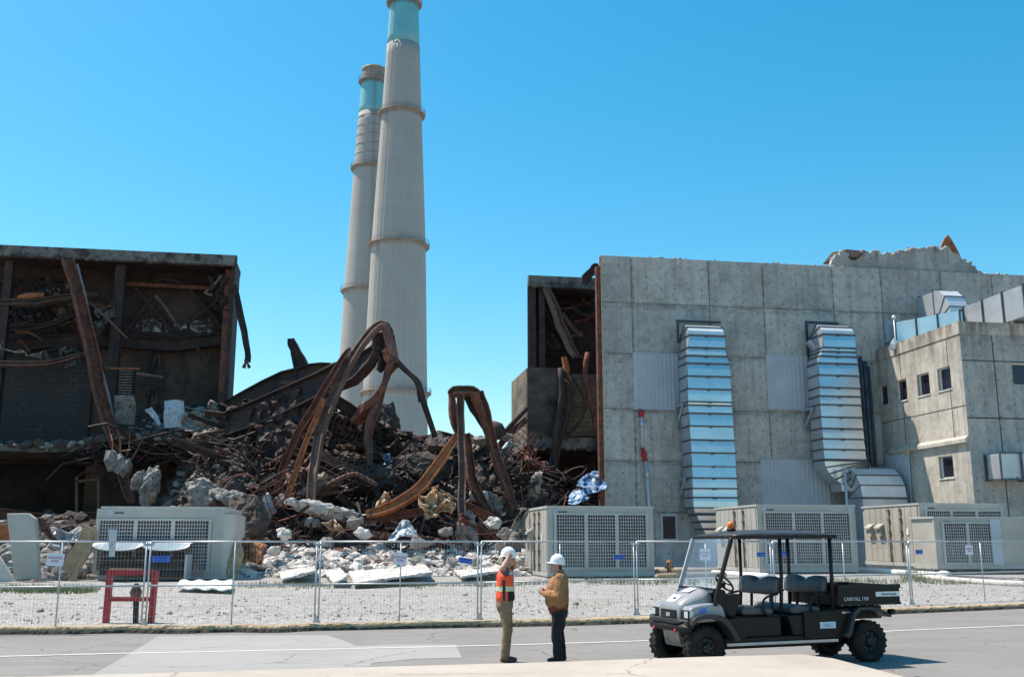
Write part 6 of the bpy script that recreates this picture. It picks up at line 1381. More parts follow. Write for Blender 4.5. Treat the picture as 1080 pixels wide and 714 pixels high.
# seat boxes
part('front_seat_box', 'black_dusty', lambda m: (m.prism([(.66, .47), (1.46, .47), (1.46, .80), (.55, .80)], 'xz', YN + .03, YFAR - .03)), bevel=.02)
part('rear_seat_box', 'black_dusty', lambda m: (m.prism([(1.70, .47), (2.62, .47), (2.62, .80), (1.60, .80)], 'xz', YN + .03, YFAR - .03)), bevel=.02)
part('side_panel', 'black_dusty', lambda m: m.prism([(1.9, .42), (2.72, .42), (2.78, .62), (2.85, .88), (1.9, .84)], 'xz', YN - .005, YN + .028), bevel=.006)
part('side_panel', 'black_dusty', lambda m: m.prism([(.62, .5), (1.42, .5), (1.42, .78), (.62, .78)], 'xz', YN + .0, YN + .028), bevel=.006)
part('side_panel', 'black_dusty', lambda m: m.prism([(1.9, .42), (2.72, .42), (2.78, .62), (2.85, .88), (1.9, .84)], 'xz', YFAR - .028, YFAR + .005), bevel=.006)
# seats: cushion with front roll, backrest with two humps
def cushion(x0):
    def f(m):
        n = 14; vs = []
        prof = [(x0 - .02, .81), (x0 - .07, .86), (x0 - .05, .93), (x0 + .05, .965), (x0 + .3, .94), (x0 + .5, .93), (x0 + .56, .88), (x0 + .54, .81)]
        m.prism(prof, 'xz', YN + .06, YFAR - .06)
    part('seat_cushion', 'seat', f, bevel=.035)
def backrest(x0):
    vs = []; NYs = 26; prof = []
    def f(m):
        k = 10; pts = []
        for i in range(NYs + 1):
            s = i / NYs; y = YN + .05 + (YFAR - YN - .10) * s; ed = min(1, min(s, 1 - s) * 10) ** .5
            top = 1.42 - .075 * math.exp(-((s - .5) / .11) ** 2) - .05 * math.exp(-((s - .5) / .3) ** 2) * 0; bot = 1.12
            th = .085 * (.45 + .55 * ed); zc = (top + bot) / 2; hh = (top - bot) / 2 * (.72 + .28 * ed)
            for q in range(12):
                a = 2 * math.pi * q / 12; ca, sa = math.cos(a), math.sin(a)
                pts.append((x0 + th * math.copysign(abs(ca) ** .7, ca) + .10 * (sa * hh) / .15 * .35, y, zc + hh * math.copysign(abs(sa) ** .6, sa)))
        fs = [(i * 12 + q, i * 12 + (q + 1) % 12, (i + 1) * 12 + (q + 1) % 12, (i + 1) * 12 + q) for i in range(NYs) for q in range(12)]
        fs += [tuple(range(12))[::-1], tuple(NYs * 12 + q for q in range(12))]
        m.add(pts, fs, True)
    b_ = part('seat_back', 'seat', f)
    for yy in (YN + .3, YFAR - .3): part('back_bracket', 'black', lambda m: m.bar((x0 + .03, yy, .84), (x0 + .05, yy, 1.2), .04, .03), b_)
for xs in (.80, 1.75):
    cushion(xs); backrest(xs + .66)
    for yy in (YN + .03, YFAR - .03):
        part('arm_rail', 'black', lambda m: m.tube(smoothpath([(xs + .62, yy, 1.14), (xs + .42, yy, 1.10), (xs + .33, yy, 1.02), (xs + .34, yy, .88), (xs + .42, yy, .8)], 5), .02, 8))
    part('grab_rail', 'black', lambda m: m.tube(smoothpath([(xs + .76, YN + .03, 1.18), (xs + .5, YN + .02, 1.13), (xs + .3, YN + .0, 1.12)] if 0 else [(xs + .76, YN + .1, 1.16), (xs + .8, .65, 1.14), (xs + .76, YFAR - .1, 1.16)], 5), .02, 8))
# dash + steering
part('dashboard', 'black_dusty', lambda m: m.prism([(.22, .78), (.28, 1.16), (.16, 1.26), (.44, 1.22), (.50, 1.06), (.46, .78)], 'xz', YN + .06, YFAR - .06), bevel=.03)
part('fuse_box', 'black', lambda m: m.prism([(.42, .95), (.44, 1.14), (.70, 1.16), (.74, 1.1), (.60, .82), (.48, .78)], 'xz', YN + .04, YN + .32), bevel=.03)
sc = Vector((.62, .42, 1.32)); sn = Vector((.75, 0, .66)).normalized()
def ring(m):
    a = sn.cross(Vector((0, 1, 0))).normalized()
    m.tube([sc + (a * math.cos(t * math.pi / 14) + Vector((0, 1, 0)) * math.sin(t * math.pi / 14)) * .175 for t in range(28)], .017, 8, closed=True)
    for t in (0.2, 2.3, 4.4): m.bar(sc, sc + (a * math.cos(t) + Vector((0, 1, 0)) * math.sin(t)) * .17, .035, .015)
    m.tube([sc, sc - sn * .42], .025, 8)
part('steering_wheel', 'black', ring)
# hood: lofted sections from nose to dash
def loft(m, secs, yc, smooth=True):
    """secs: (x, half width, z low, z shoulder, z top)"""
    k = 12; pts = []
    for x, hw, zl_, zs_, zt_ in secs:
        sec = [(-hw, zl_), (-hw, zs_ - .05), (-hw * .95, zs_), (-hw * .72, zs_ + (zt_ - zs_) * .72), (-hw * .4, zt_ - .01), (-hw * .12, zt_)]
        sec = sec + [(-a, b_) for a, b_ in sec[::-1]]
        pts += [(x, yc + a, b_) for a, b_ in sec]
    m.add(pts, [(i * k + q, i * k + (q + 1) % k, (i + 1) * k + (q + 1) % k, (i + 1) * k + q) for i in range(len(secs) - 1) for q in range(k)] + [tuple(range(k))[::-1], tuple((len(secs) - 1) * k + q for q in range(k))], smooth)
YC = .65
secs = [(-.52, .30, .74, .88, .93), (-.50, .33, .72, .95, 1.0), (-.38, .35, .72, 1.00, 1.06), (-.15, .37, .72, 1.06, 1.14), (.1, .40, .75, 1.13, 1.22), (.24, .42, .8, 1.17, 1.27)]
hd = part('hood', 'grey_body', lambda m: loft(m, secs, YC), bevel=0)
# side shoulders over the wheels
for s, y0, y1 in ((1, YN - .0, YC - .30), (-1, YC + .30, YFAR + .0)):
    prof = [(-.47, .78), (-.45, .93), (-.36, .97), (-.1, 1.0), (.15, 1.02), (.32, 1.0), (.36, .93), (.40, .78), (.3, .74), (-.3, .72)]
    part('front_cowl', 'grey_body', lambda m: m.prism(prof, 'xz', y0, y1), bevel=.04)
    # fender: wide arched band
    def fend(m):
        out = [(-.50, .70), (-.47, .78), (-.36, .83), (-.12, .86), (.08, .86), (.24, .84), (.36, .78), (.46, .66), (.54, .52), (.60, .44)]
        inn = [(.50, .42), (.44, .52), (.36, .64), (.26, .73), (.1, .79), (-.1, .79), (-.28, .76), (-.40, .72), (-.44, .68)]
        ya, yb = (-.045, .22) if s == 1 else (YFAR - .16, YFAR + .1)
        n = len(out) + len(inn); P_ = out + inn
        m.prism(P_, 'xz', ya, yb)
    part('front_fender', 'fender', fend, bevel=.015)
    part('fender_skirt', 'black_dusty', lambda m: m.prism([(.28, .76), (.62, .80), (.72, .47), (.5, .43), (.40, .6)], 'xz', .0 if s == 1 else YFAR - .05, .05 if s == 1 else YFAR), bevel=.01)
    # headlight
    hy0, hy1 = (YN + .02, YC - .34) if s == 1 else (YC + .34, YFAR - .02)
    h = part('headlight', 'black', lambda m: m.box(-.50, -.44, hy0, hy1, .79, .92), bevel=.015)
    part('lens', 'lens', lambda m: m.box(-.512, -.50, hy0 + (.0 if s == 1 else .12), hy1 - (.12 if s == 1 else 0), .80, .90), h, bevel=.004)
    if s == 1: part('side_lens', 'lens', lambda m: m.prism([(-.46, .80), (-.46, .90), (-.34, .90), (-.36, .82)], 'xz', YN - .012, YN - .002), h)
gr = part('grille', 'black', lambda m: m.box(-.545, -.50, YC - .25, YC + .25, .76, .91), bevel=.02)
part('grille_slats', 'fender', lambda m: [m.box(-.555, -.546, YC - .22, YC + .22, z, z + .014) for z in (.785, .82, .855)], gr)
part('front_emblem', 'galv_post', lambda m: m.box(-.566, -.556, YC - .07, YC + .05, .80, .86), gr, bevel=.004)
part('nose_band', 'fender', lambda m: m.prism([(-.56, .70), (-.57, .76), (-.50, .78), (-.46, .70)], 'xz', YN + .0, YFAR - .0), bevel=.012)
def bumper(m):
    m.tube(smoothpath([(-.45, YN + .0, .63), (-.60, YN + .12, .64), (-.66, YC, .645), (-.60, YFAR - .12, .64), (-.45, YFAR, .63)], 5), .055, 10)
    m.tube(smoothpath([(-.50, YN + .1, .76), (-.66, YN + .22, .72), (-.68, YC, .72), (-.66, YFAR - .22, .72), (-.50, YFAR - .1, .76)], 5), .025, 8)
    for yy in (YC - .3, YC + .3): m.bar((-.64, yy, .6), (-.66, yy, .74), .04, .03)
bp = part('bumper', 'black', bumper)
for yy in (YC - .33, YC + .33): part('marker_lamp', 'red_lens', lambda m: m.lathe([(.028, -.69), (.028, -.66)], (0, yy, .60), 10, 'x'), bp)
part('skid_plate', 'mech', lambda m: (m.prism([(-.52, .62), (-.42, .34), (-.1, .3), (-.1, .55)], 'xz', YC - .25, YC + .25)), bevel=.02)
def susp(m):
    for yy, s in ((.24, 1), (TW - .12, -1)):
        m.tube([(-.05, YC - s * .15, .42), (0, yy, .33)], .03, 8); m.tube([(.12, YC - s * .15, .42), (0, yy, .33)], .025, 8); m.tube([(0, yy - s * -.02, .36), (.05, yy + s * .18, .78)], .045, 10)
        m.tube([(LW, YC - s * .1, .38), (LW, yy, .33)], .05, 8); m.tube([(LW - .3, yy + s * .1, .40), (LW, yy, .33)], .03, 8)
    for k in range(3): m.tube(smoothpath([(-.40, YN + .12 + k * .12, .5), (-.30, YN + .15 + k * .1, .38), (-.16, YN + .2 + k * .1, .36)], 4), .035, 8)
part('suspension', 'mech', susp)
part('engine', 'mech', lambda m: (m.box(LW - .5, LW + .25, .42, .88, .30, .62), m.tube([(LW - .5, .5, .4), (LW - .8, .4, .38)], .05)), bevel=.03)
# hood papers
def onhood(m, x0, x1, y0, y1, zf_):
    a = zf_(x0); b_ = zf_(x1); m.hexa([(x0, y0, a), (x1, y0, b_), (x1, y1, b_), (x0, y1, a)], [(x0, y0, a + .004), (x1, y0, b_ + .004), (x1, y1, b_ + .004), (x0, y1, a + .004)])
def ztop(x):
    for s0, s1 in zip(secs, secs[1:]):
        if s0[0] <= x <= s1[0]: return s0[4] + (s1[4] - s0[4]) * (x - s0[0]) / (s1[0] - s0[0]) + .005
    return 1.2
part('hood_sticker', 'white', lambda m: onhood(m, -.46, -.20, YC - .12, YC + .16, ztop), hd)
part('hood_sticker', 'white', lambda m: onhood(m, -.05, .13, YC - .16, YC + .06, ztop), hd)
part('emblem', 'navy', lambda m: onhood(m, -.37, -.31, YC - .05, YC + .03, lambda x: ztop(x) + .006), hd)
part('blue_decal', 'blue_sign', lambda m: m.prism([(-.16, .87), (-.14, .94), (.02, .955), (.02, .88)], 'xz', YN - .012, YN - .002), bevel=0)
# roof, posts, windshield
zR = LP(800, 562, YN).z
zr0, zr1 = LP(772, 566, YN).z, LP(885, 565, YN).z
def zroof(x): return zr0 + (zr1 - zr0) * (x - .35) / 2.3
RX0, RX1 = LP(776, 566, YN).x, 2.62
def roofm(m):
    nx, ny = 12, 8; top = []; bot = []
    for i in range(nx + 1):
        for j in range(ny + 1):
            s, t = i / nx, j / ny; x = RX0 - .03 + (RX1 - RX0) * s; y = -.02 + 1.34 * t
            e = min(s, 1 - s, ); f = min(t, 1 - t)
            crown = .085 * (1 - (2 * s - 1) ** 4) * (1 - (2 * t - 1) ** 2)
            z = zroof(x) + .03 + crown; top.append((x, y, z)); bot.append((x, y, z - .03 - (.02 if f < .01 or e < .01 else 0)))
    N2 = (nx + 1) * (ny + 1); k = ny + 1
    m.add(top + bot, [(i * k + j, i * k + j + 1, (i + 1) * k + j + 1, (i + 1) * k + j) for i in range(nx) for j in range(ny)] + [(N2 + i * k + j, N2 + (i + 1) * k + j, N2 + (i + 1) * k + j + 1, N2 + i * k + j + 1) for i in range(nx) for j in range(ny)]
          + [(j, N2 + j, N2 + j + 1, j + 1) for j in range(ny)] + [(nx * k + j, nx * k + j + 1, N2 + nx * k + j + 1, N2 + nx * k + j) for j in range(ny)]
          + [(i * k, (i + 1) * k, N2 + (i + 1) * k, N2 + i * k) for i in range(nx)] + [(i * k + ny, N2 + i * k + ny, N2 + (i + 1) * k + ny, (i + 1) * k + ny) for i in range(nx)], True)
part('roof', 'fender', roofm)
def rim_(m):
    y0, y1 = -.02, 1.32
    for yy in (y0, y1): m.sweep([(x, yy, zroof(x) - .01) for x in (RX0 - .04, 1, RX1 - .02)], [(-.02, -.028), (.02, -.028), (.02, .03), (-.02, .03)])
    for x in (RX0 - .03, RX1 - .03): m.bar((x, y0, zroof(x) - .005), (x, y1, zroof(x) - .005), .05, .05)
part('roof_rim', 'black', rim_, bevel=.008)
for yy in (YN + .01, YFAR - .01):
    part('roof_post', 'black', lambda m: m.tube(smoothpath([(.20, yy, .98), (.24, yy, 1.16), (.48, yy, 1.82), (.56, yy, zroof(.6) - .02)], 4), .038, 8))
    part('roof_post', 'black', lambda m: m.tube([(1.46, yy, .85), (1.50, yy, 1.4), (1.50, yy, zroof(1.5) - .02)], .03, 8))
    part('roof_post', 'black', lambda m: m.tube([(2.50, yy, .85), (2.52, yy, 1.4), (2.52, yy, zroof(2.5) - .02)], .032, 8))
wsb = [(-.10 + .32, YN + .02, 1.10), (-.10 + .32, YFAR - .02, 1.10)]
def wshield(m):
    a0, a1 = Vector((.18, YN + .05, 1.18)), Vector((.18, YFAR - .05, 1.18)); b0, b1 = Vector((.50, YN + .05, zroof(.5) - .03)), Vector((.50, YFAR - .05, zroof(.5) - .03))
    m.add([a0, a1, b1, b0], [(0, 1, 2, 3)])
ws = part('windshield', 'clear', wshield)
part('windshield_edge', 'blue_post', lambda m: [m.bar((.18, yy, 1.18), (.50, yy, zroof(.5) - .03), .03, .012) for yy in (YFAR - .05,)], ws)
bx = LP(771, 556, .6)
bc = part('beacon', 'black', lambda m: m.lathe([(.075, 0), (.075, .03), (.06, .04)], (bx.x, .6, zroof(bx.x) + .10), 16))
part('beacon_lens', 'orange_lens', lambda m: m.lathe([(.062, .0), (.064, .07), (.055, .105), (.02, .115)], (bx.x, .6, zroof(bx.x) + .135), 20), bc)
# cargo bed
BX0, BX1 = LP(884, 640, 0).x + .02, LP(951, 640, 0).x - .02; BZ0, BZ1 = .93, 1.26
bd_ = part('cargo_bed', 'black_dusty', lambda m: (m.box(BX0, BX1, .0, .03, BZ0, BZ1), m.box(BX0, BX1, 1.27, 1.30, BZ0, BZ1), m.box(BX0, BX0 + .03, .031, 1.269, BZ0, BZ1 + .03), m.box(BX1 - .03, BX1, .031, 1.269, BZ0, BZ1 - .005), m.box(BX0 + .031, BX1 - .031, .031, 1.269, BZ0, BZ0 + .03)), bevel=.008)
part('bed_rail', 'black', lambda m: (m.box(BX0 - .01, BX1 + .01, -.015, -.001, BZ1 - .06, BZ1 + .01), m.box(BX0 - .01, BX1 + .01, -.012, -.001, BZ0, BZ0 + .04)), bd_)
part('bed_bolts', 'galv_post', lambda m: [m.lathe([(.009, -.008), (.009, 0)], (BX0 + .05 + (BX1 - BX0 - .1) * k / 7, -.012, BZ0 - .0), 8, 'y') for k in range(8)], bd_)
TXV = Matrix.Rotation(R(90), 4, 'X')
def vtext(body, x, z, size, mm, y, sx=1, name='lettering', parent=None):
    m = MB(XV); m.text(body, size, Matrix.Translation((x, y, z)) @ TXV, .0015, 'CENTER', sx); m.build(name, mm, parent or ut)
xc, zc = LP(903, 631.5, -.0).x, LP(903, 632.5, 0).z
vtext('CARRYALL 1700', xc, zc - .01, .085, 'letter_w', -.006, .86, parent=bd_)
xs0, xs1 = LP(923.5, 627, 0).x, LP(948.5, 625, 0).x; zs_ = LP(936, 626, 0).z
st_ = part('rental_sticker', 'white', lambda m: m.box(xs0, xs1, -.006, -.001, zs_ - .04, zs_ + .04), bd_)
vtext('United Rentals', (xs0 + xs1) / 2 + .02, zs_ - .02, .062, 'navy', -.009, .88, parent=st_)
x0_, z0_ = LP(864.5, 660, YN).x, LP(872, 659, YN).z; x1_ = LP(881, 659, YN).x
st_ = part('number_plate', 'paper', lambda m: m.box(x0_, x1_, YN - .014, YN - .006, z0_ - .05, z0_ + .055), bevel=.003)
vtext('10651', (x0_ + x1_) / 2, z0_ - .028, .085, 'blue_post', YN - .017, .95, parent=st_)
part('side_badge', 'letter_w', lambda m: (m.box(LP(888, 647, YN).x, LP(891.5, 647, YN).x, YN - .012, YN - .006, .80, .83), m.box(LP(892.5, 647, YN).x, LP(898, 647, YN).x, YN - .012, YN - .006, .81, .825)))
part('rear_frame', 'black', lambda m: (m.box(LW - .75, BX1 - .15, .30, 1.0, .68, .90), m.box(LW - .70, LW - .45, YN, YFAR, .47, .88)), bevel=.02)
for s in (1, -1):
    def rf(m):
        out = [(-.62, .46), (-.52, .50), (-.44, .68), (-.38, .82), (-.26, .90), (0, .905), (.2, .87), (.42, .76), (.44, .74)]
        inn = [(.40, .72), (.2, .82), (0, .855), (-.22, .85), (-.32, .76), (-.38, .62), (-.42, .48), (-.50, .40)]
        ya, yb = (-.05, .24) if s == 1 else (YFAR - .18, YFAR + .11)
        m.prism([(LW + a, b_) for a, b_ in out + inn], 'xz', ya, yb)
    part('rear_fender', 'fender', rf, bevel=.015)
    tl_ = part('tail_light', 'black', lambda m: m.lathe([(.05, 0), (.05, .10)], (LW + .50, .10 if s == 1 else 1.16, .80), 14, 'x'))
    part('tail_lens', 'red_lens', lambda m: m.lathe([(.045, .10), (.04, .125)], (LW + .50, .10 if s == 1 else 1.16, .80), 14, 'x'), tl_)
part('seat_belt_bracket', 'red', lambda m: m.box(2.54, 2.58, YN + .01, YN + .05, 1.22, 1.32))

# ================================================================ PEOPLE
def skinmesh(chains, vox=.009, extra=None):
    """chains: lists of (pos, radius) ; returns one continuous remeshed surface as (verts, faces)"""
    obs = []
    bm = bmesh.new()
    for ch in chains:
        # loft tapered tube with round caps: spheres + cones fused by the remesh
        for (p, r), (q, s) in zip(ch, ch[1:]):
            p, q = Vector(p), Vector(q); rx = r if isinstance(r, tuple) else (r, r); sx = s if isinstance(s, tuple) else (s, s)
            st = max(2, int((q - p).length / .02)); 
            n = 16
            t = (q - p)
            if t.length < 1e-5: continue
            t.normalize(); upv = Vector((0, 1, 0)) if abs(t.y) < .8 else Vector((1, 0, 0))
            a = t.cross(upv).normalized(); b_ = t.cross(a)
            # a: fore-aft direction for upright limbs, b: sideways
            rings = []
            sts = [(-1, 0.02), (-.8, .6), (-.5, .866)] + [(k / st, 1) for k in range(st + 1)] + [('e', .5, .866), ('e', .8, .6), ('e', 1, .02)]
            for e in sts:
                if e[0] == 'e': c = q + t * min(sx) * e[1]; f = e[2]; R2 = sx
                elif e[0] < 0: c = p + t * min(rx) * e[0]; f = e[1]; R2 = rx
                else: k = e[0]; c = p.lerp(q, k); f = 1; R2 = (rx[0] + (sx[0] - rx[0]) * k, rx[1] + (sx[1] - rx[1]) * k)
                rings.append([bm.verts.new(c + (a * math.cos(2 * math.pi * i / n) * R2[0] + b_ * math.sin(2 * math.pi * i / n) * R2[1]) * f) for i in range(n)])
            for A_, B_ in zip(rings, rings[1:]):
                for i in range(n): bm.faces.new((A_[i], A_[(i + 1) % n], B_[(i + 1) % n], B_[i]))
            bm.faces.new(rings[0][::-1]); bm.faces.new(rings[-1])
    if extra: extra(bm)
    bmesh.ops.recalc_face_normals(bm, faces=bm.faces)
    me = bpy.data.meshes.new('tmp'); bm.to_mesh(me); bm.free()
    ob = bpy.data.objects.new('tmp', me); COL.objects.link(ob)
    rm = ob.modifiers.new('R', 'REMESH'); rm.mode = 'VOXEL'; rm.voxel_size = vox; rm.use_smooth_shade = True
    sm = ob.modifiers.new('S', 'SMOOTH'); sm.iterations = 3; sm.factor = .5
    dg = bpy.context.evaluated_depsgraph_get(); m2 = bpy.data.meshes.new_from_object(ob.evaluated_get(dg))
    V = [v.co.copy() for v in m2.vertices]; F = [tuple(p.vertices) for p in m2.polygons]
    bpy.data.objects.remove(ob); return V, F
def wrap(V, amp, sc, seed):     # cloth folds
    out = []
    for v in V:
        q = Vector((v.x * sc, v.y * sc, v.z * sc * .7)) + Vector((seed, seed, seed)); n = noise.noise_vector(q) + noise.noise_vector(q * 2.3) * .5
        out.append(v + n * amp)
    return out
def add_part(name, mm, V, F, X, parent, smooth=True):
    m = MB(X); m.add(V, F, smooth); return m.build(name, mm, parent)
def ell(bm, c, r, rot=None, n=20):
    mt = Matrix.Translation(c) @ (rot or ID) @ Matrix.Diagonal((*r, 1)); bmesh.ops.create_uvsphere(bm, u_segments=n, v_segments=n // 2 + 2, radius=1, matrix=mt)
def head_extra(hc, tilt=0):
    Rt = Matrix.Rotation(tilt, 4, 'Y')
    def T(x, y, z): return Vector(hc) + Rt @ Vector((x, y, z))
    def f(bm):
        ell(bm, T(-.01, 0, .02), (.098, .077, .108), Rt)          # skull
        ell(bm, T(.028, 0, -.045), (.062, .056, .068), Rt)        # jaw
        ell(bm, T(.062, 0, -.085), (.026, .026, .02), Rt)         # chin
        ell(bm, T(.094, 0, -.012), (.016, .013, .026), Rt @ Matrix.Rotation(R(-18), 4, 'Y'))  # nose
        ell(bm, T(.103, 0, -.025), (.013, .016, .010), Rt)
        ell(bm, T(.083, 0, .028), (.014, .05, .010), Rt)          # brow
        for s in (-1, 1):
            ell(bm, T(.055, s * .042, -.018), (.028, .022, .022), Rt)   # cheek
            ell(bm, T(-.012, s * .079, -.008), (.020, .010, .032), Rt)  # ear
        ell(bm, T(.084, 0, -.053), (.014, .026, .006), Rt); ell(bm, T(.081, 0, -.064), (.014, .022, .007), Rt)  # lips
    return f, T, Rt
def hand_chains(wrist, dirv, palmn, curl=.5, side=1, sp=.9):
    """palm plus four unequal fingers and a thumb leaving the side of the palm"""
    w = Vector(wrist); d = Vector(dirv).normalized(); n = Vector(palmn); n = (n - d * n.dot(d)).normalized(); s = d.cross(n) * side
    ch = [[(w, (.026, .021)), (w + d * .045, (.036, .017) if 0 else .022)], [(w + s * .018, .018), (w + d * .085 + s * .027, .014)], [(w - s * .016, .018), (w + d * .082 - s * .027, .014)], [(w + d * .02, .02), (w + d * .085, .016)]]
    for k, (off, L, r) in enumerate(((.029, .070, .0095), (.010, .078, .0098), (-.010, .072, .0095), (-.029, .056, .0085))):
        p0 = w + d * .08 + s * off; c = curl * (1 + .12 * k)
        d1 = (d * math.cos(c) + n * math.sin(c)); d2 = (d * math.cos(2 * c) + n * math.sin(2 * c)); d3 = (d * math.cos(2.7 * c) + n * math.sin(2.7 * c))
        p1 = p0 + d1 * L * .42; p2 = p1 + d2 * L * .32; p3 = p2 + d3 * L * .26
        ch.append([(p0, r), (p1, r * .97), (p2, r * .9), (p3, r * .8)])
    b0 = w + d * .025 + s * .025; b1 = b0 + (s * .7 + d * .6 + n * .3).normalized() * .035; b2 = b1 + (s * .25 + d * .85 + n * .5).normalized() * .03; b3 = b2 + (d * .8 + n * .7 - s * .1).normalized() * .024
    ch.append([(b0, .013), (b1, .0115), (b2, .0105), (b3, .009)]); return ch
def hardhat(T, Rt, X, parent, brim_front=.055):
    m = MB(X @ Matrix.Translation(T(0, 0, 0)) @ Rt)
    prof = [(1.0, 0), (1.0, .03), (.96, .065), (.84, .105), (.62, .135), (.35, .152), (.02, .158)]; n = 36; vs = []
    for r, h in prof:
        for i in range(n): a = 2 * math.pi * i / n; vs.append((-.008 + .128 * r * math.cos(a), .106 * r * math.sin(a), .035 + h))
    m.add(vs, [(i * n + j, i * n + (j + 1) % n, (i + 1) * n + (j + 1) % n, (i + 1) * n + j) for i in range(len(prof) - 1) for j in range(n)] + [tuple((len(prof) - 1) * n + j for j in range(n))], True)
    ht = m.build('hard_hat', 'hat', parent)
    m = MB(X @ Matrix.Translation(T(0, 0, 0)) @ Rt); vs = []
    for i in range(n):
        a = 2 * math.pi * i / n; e = .014 + brim_front * max(0, math.cos(a)) ** 1.5
        vs += [(-.008 + .124 * math.cos(a), .102 * math.sin(a), .037), (-.008 + (.128 + e) * math.cos(a), (.106 + e * .8) * math.sin(a), .030 - .008 * max(0, math.cos(a))), (-.008 + (.128 + e) * math.cos(a), (.106 + e * .8) * math.sin(a), .024 - .008 * max(0, math.cos(a))), (-.008 + .124 * math.cos(a), .102 * math.sin(a), .030)]
    m.add(vs, [(4 * i + q, 4 * i + (q + 1) % 4, 4 * ((i + 1) % n) + (q + 1) % 4, 4 * ((i + 1) % n) + q) for i in range(n) for q in range(4)], True); m.build('brim', 'hat', ht)
    m = MB(X @ Matrix.Translation(T(0, 0, 0)) @ Rt); m.tube([(-.11 + .22 * k / 8 - .008, 0, .035 + .162 * math.sqrt(max(0, 1 - ((k - 4) / 4.35) ** 2))) for k in range(9)], .008, 6); m.build('crest_ridge', 'hat', ht)
    return ht
def eyes(T, X, parent):
    for s in (-1, 1):
        m = MB(X); m.lathe([(.001, -.008), (.008, -.005), (.008, .005), (.001, .008)], T(.0845, s * .028, .008), 10, 'x'); m.build('eye', 'dark_glass', parent)

# --- person 1: orange vest, adjusting the hard hat with both raised hands, faces right
s1 = G(533, 698.5, 0)
X1 = Matrix.Translation((s1.x, s1.y, 0)) @ Matrix.Rotation(R(8), 4, 'Z') @ Matrix.Diagonal((1.04, 1.04, 1.04, 1))
pz = thing('person', 'person in orange hi-vis vest holding a white hard hat with both hands', 'person', (s1.x, s1.y, 0), R(8))
hx, T1, Rt1 = head_extra((.045, 0, 1.63), R(8))
LS, RS = Vector((-.02, .19, 1.42)), Vector((-.02, -.19, 1.42))
# near arm (y negative) elbow out back, hand at hat front; far arm likewise
nE = Vector((-.09, -.36, 1.50)); nW = Vector((.02, -.165, 1.655)); fE = Vector((.20, .33, 1.50)); fW = Vector((.15, .13, 1.64))
body = [[((0, 0, .95), (.09, .11)), ((-.01, 0, 1.15), (.095, .115)), ((-.01, 0, 1.35), (.09, .14)), ((0, 0, 1.41), (.065, .11))],
        [((0, 0, 1.42), .06), ((.02, 0, 1.55), .055)],
        [(RS, .062), (RS.lerp(nE, .55), .052), (nE, .043), (nE.lerp(nW, .35), .043), (nW, .027)],
        [(LS, .062), (LS.lerp(fE, .55), .052), (fE, .043), (fE.lerp(fW, .35), .043), (fW, .027)],
        [((.0, -.08, .90), .075), ((.015, -.10, .52), .055), ((-.015, -.10, .12), .04)], [((0, .08, .90), .075), ((.04, .11, .52), .055), ((.03, .12, .12), .04)]]
body += hand_chains(nW, Vector((.55, .45, .5)), Vector((.2, 1, .1)), .45, 1) + hand_chains(fW, Vector((.1, -.35, .7)), Vector((-.3, -1, 0)), .45, -1)
V, F = skinmesh(body, .0075, hx); add_part('body', 'skin', V, F, X1, pz)
eyes(T1, X1, pz); hardhat(T1, Rt1, X1, pz)
m = MB(X1 @ Matrix.Translation(T1(0, 0, 0)) @ Rt1); bmz = []
V, F = skinmesh([[((-.045, 0, .02), (.06, .072)), ((-.05, 0, -.03), (.045, .06))]], .008); add_part('hair', 'hair', [T1(*v) for v in V], F, X1, pz)
# trousers
tr = [[((-.01, 0, 1.0), (.132, .158)), ((-.015, 0, .88), (.14, .168))],
      [((-.01, -.085, .88), (.108, .095)), ((.03, -.10, .54), (.078, .078)), ((.0, -.10, .30), (.072, .07)), ((-.02, -.10, .10), (.066, .062))],
      [((-.01, .085, .88), (.108, .095)), ((.05, .11, .54), (.078, .078)), ((.03, .12, .30), (.072, .07)), ((.03, .125, .10), (.066, .062))]]
V, F = skinmesh(tr, .01); add_part('trousers', 'khaki', wrap(V, .011, 9, 3), F, X1, pz)
# tee
te = [[((-.01, 0, .98), (.135, .158)), ((-.01, 0, 1.15), (.128, .15)), ((-.01, 0, 1.36), (.118, .16)), ((0, 0, 1.42), (.07, .12))],
      [(RS, .064), (RS.lerp(nE, .62), .064)], [(LS, .064), (LS.lerp(fE, .62), .064)]]
V, F = skinmesh(te, .01); add_part('tee_shirt', 'charcoal', wrap(V, .008, 8, 5), F, X1, pz)
# vest: shell cut to bands
vt_ = [[((.0, 0, 1.02), (.157, .185)), ((.0, 0, 1.18), (.148, .172)), ((-.0, 0, 1.35), (.142, .19)), ((-.0, 0, 1.43), (.115, .15))]]
V, F = skinmesh(vt_, .009); V = wrap(V, .006, 7, 9)
def keep(V, F, fn):
    o = [f for f in F if fn(sum((V[i] for i in f), Vector()) / len(f))]; return V, o
def split_add(name, mm, fn, parent=pz, off=0.0):
    m = MB(X1); Vv = [v + Vector((v.x, v.y, 0)).normalized() * off for v in V]; fs = [f for f in F if fn(sum((V[i] for i in f), Vector()) / len(f))]
    used = sorted({i for f in fs for i in f}); mp = {i: k for k, i in enumerate(used)}
    m.add([Vv[i] for i in used], [tuple(mp[i] for i in f) for f in fs], True); return m.build(name, mm, parent)
inv = lambda c: .93 < c.z < 1.475 and not (c.z > 1.41 and abs(c.y) < .06 and c.x > 0)
blackp = lambda c: c.x > .02 and c.z < 1.125 and c.z > .97
side_open = lambda c: abs(c.y) > .10 and -.07 < c.x < -.02 and c.z < 1.3
ve = split_add('safety_vest', 'hivis', lambda c: inv(c) and not blackp(c) and not side_open(c) and c.z > (1.0 if c.x > 0 else .94))
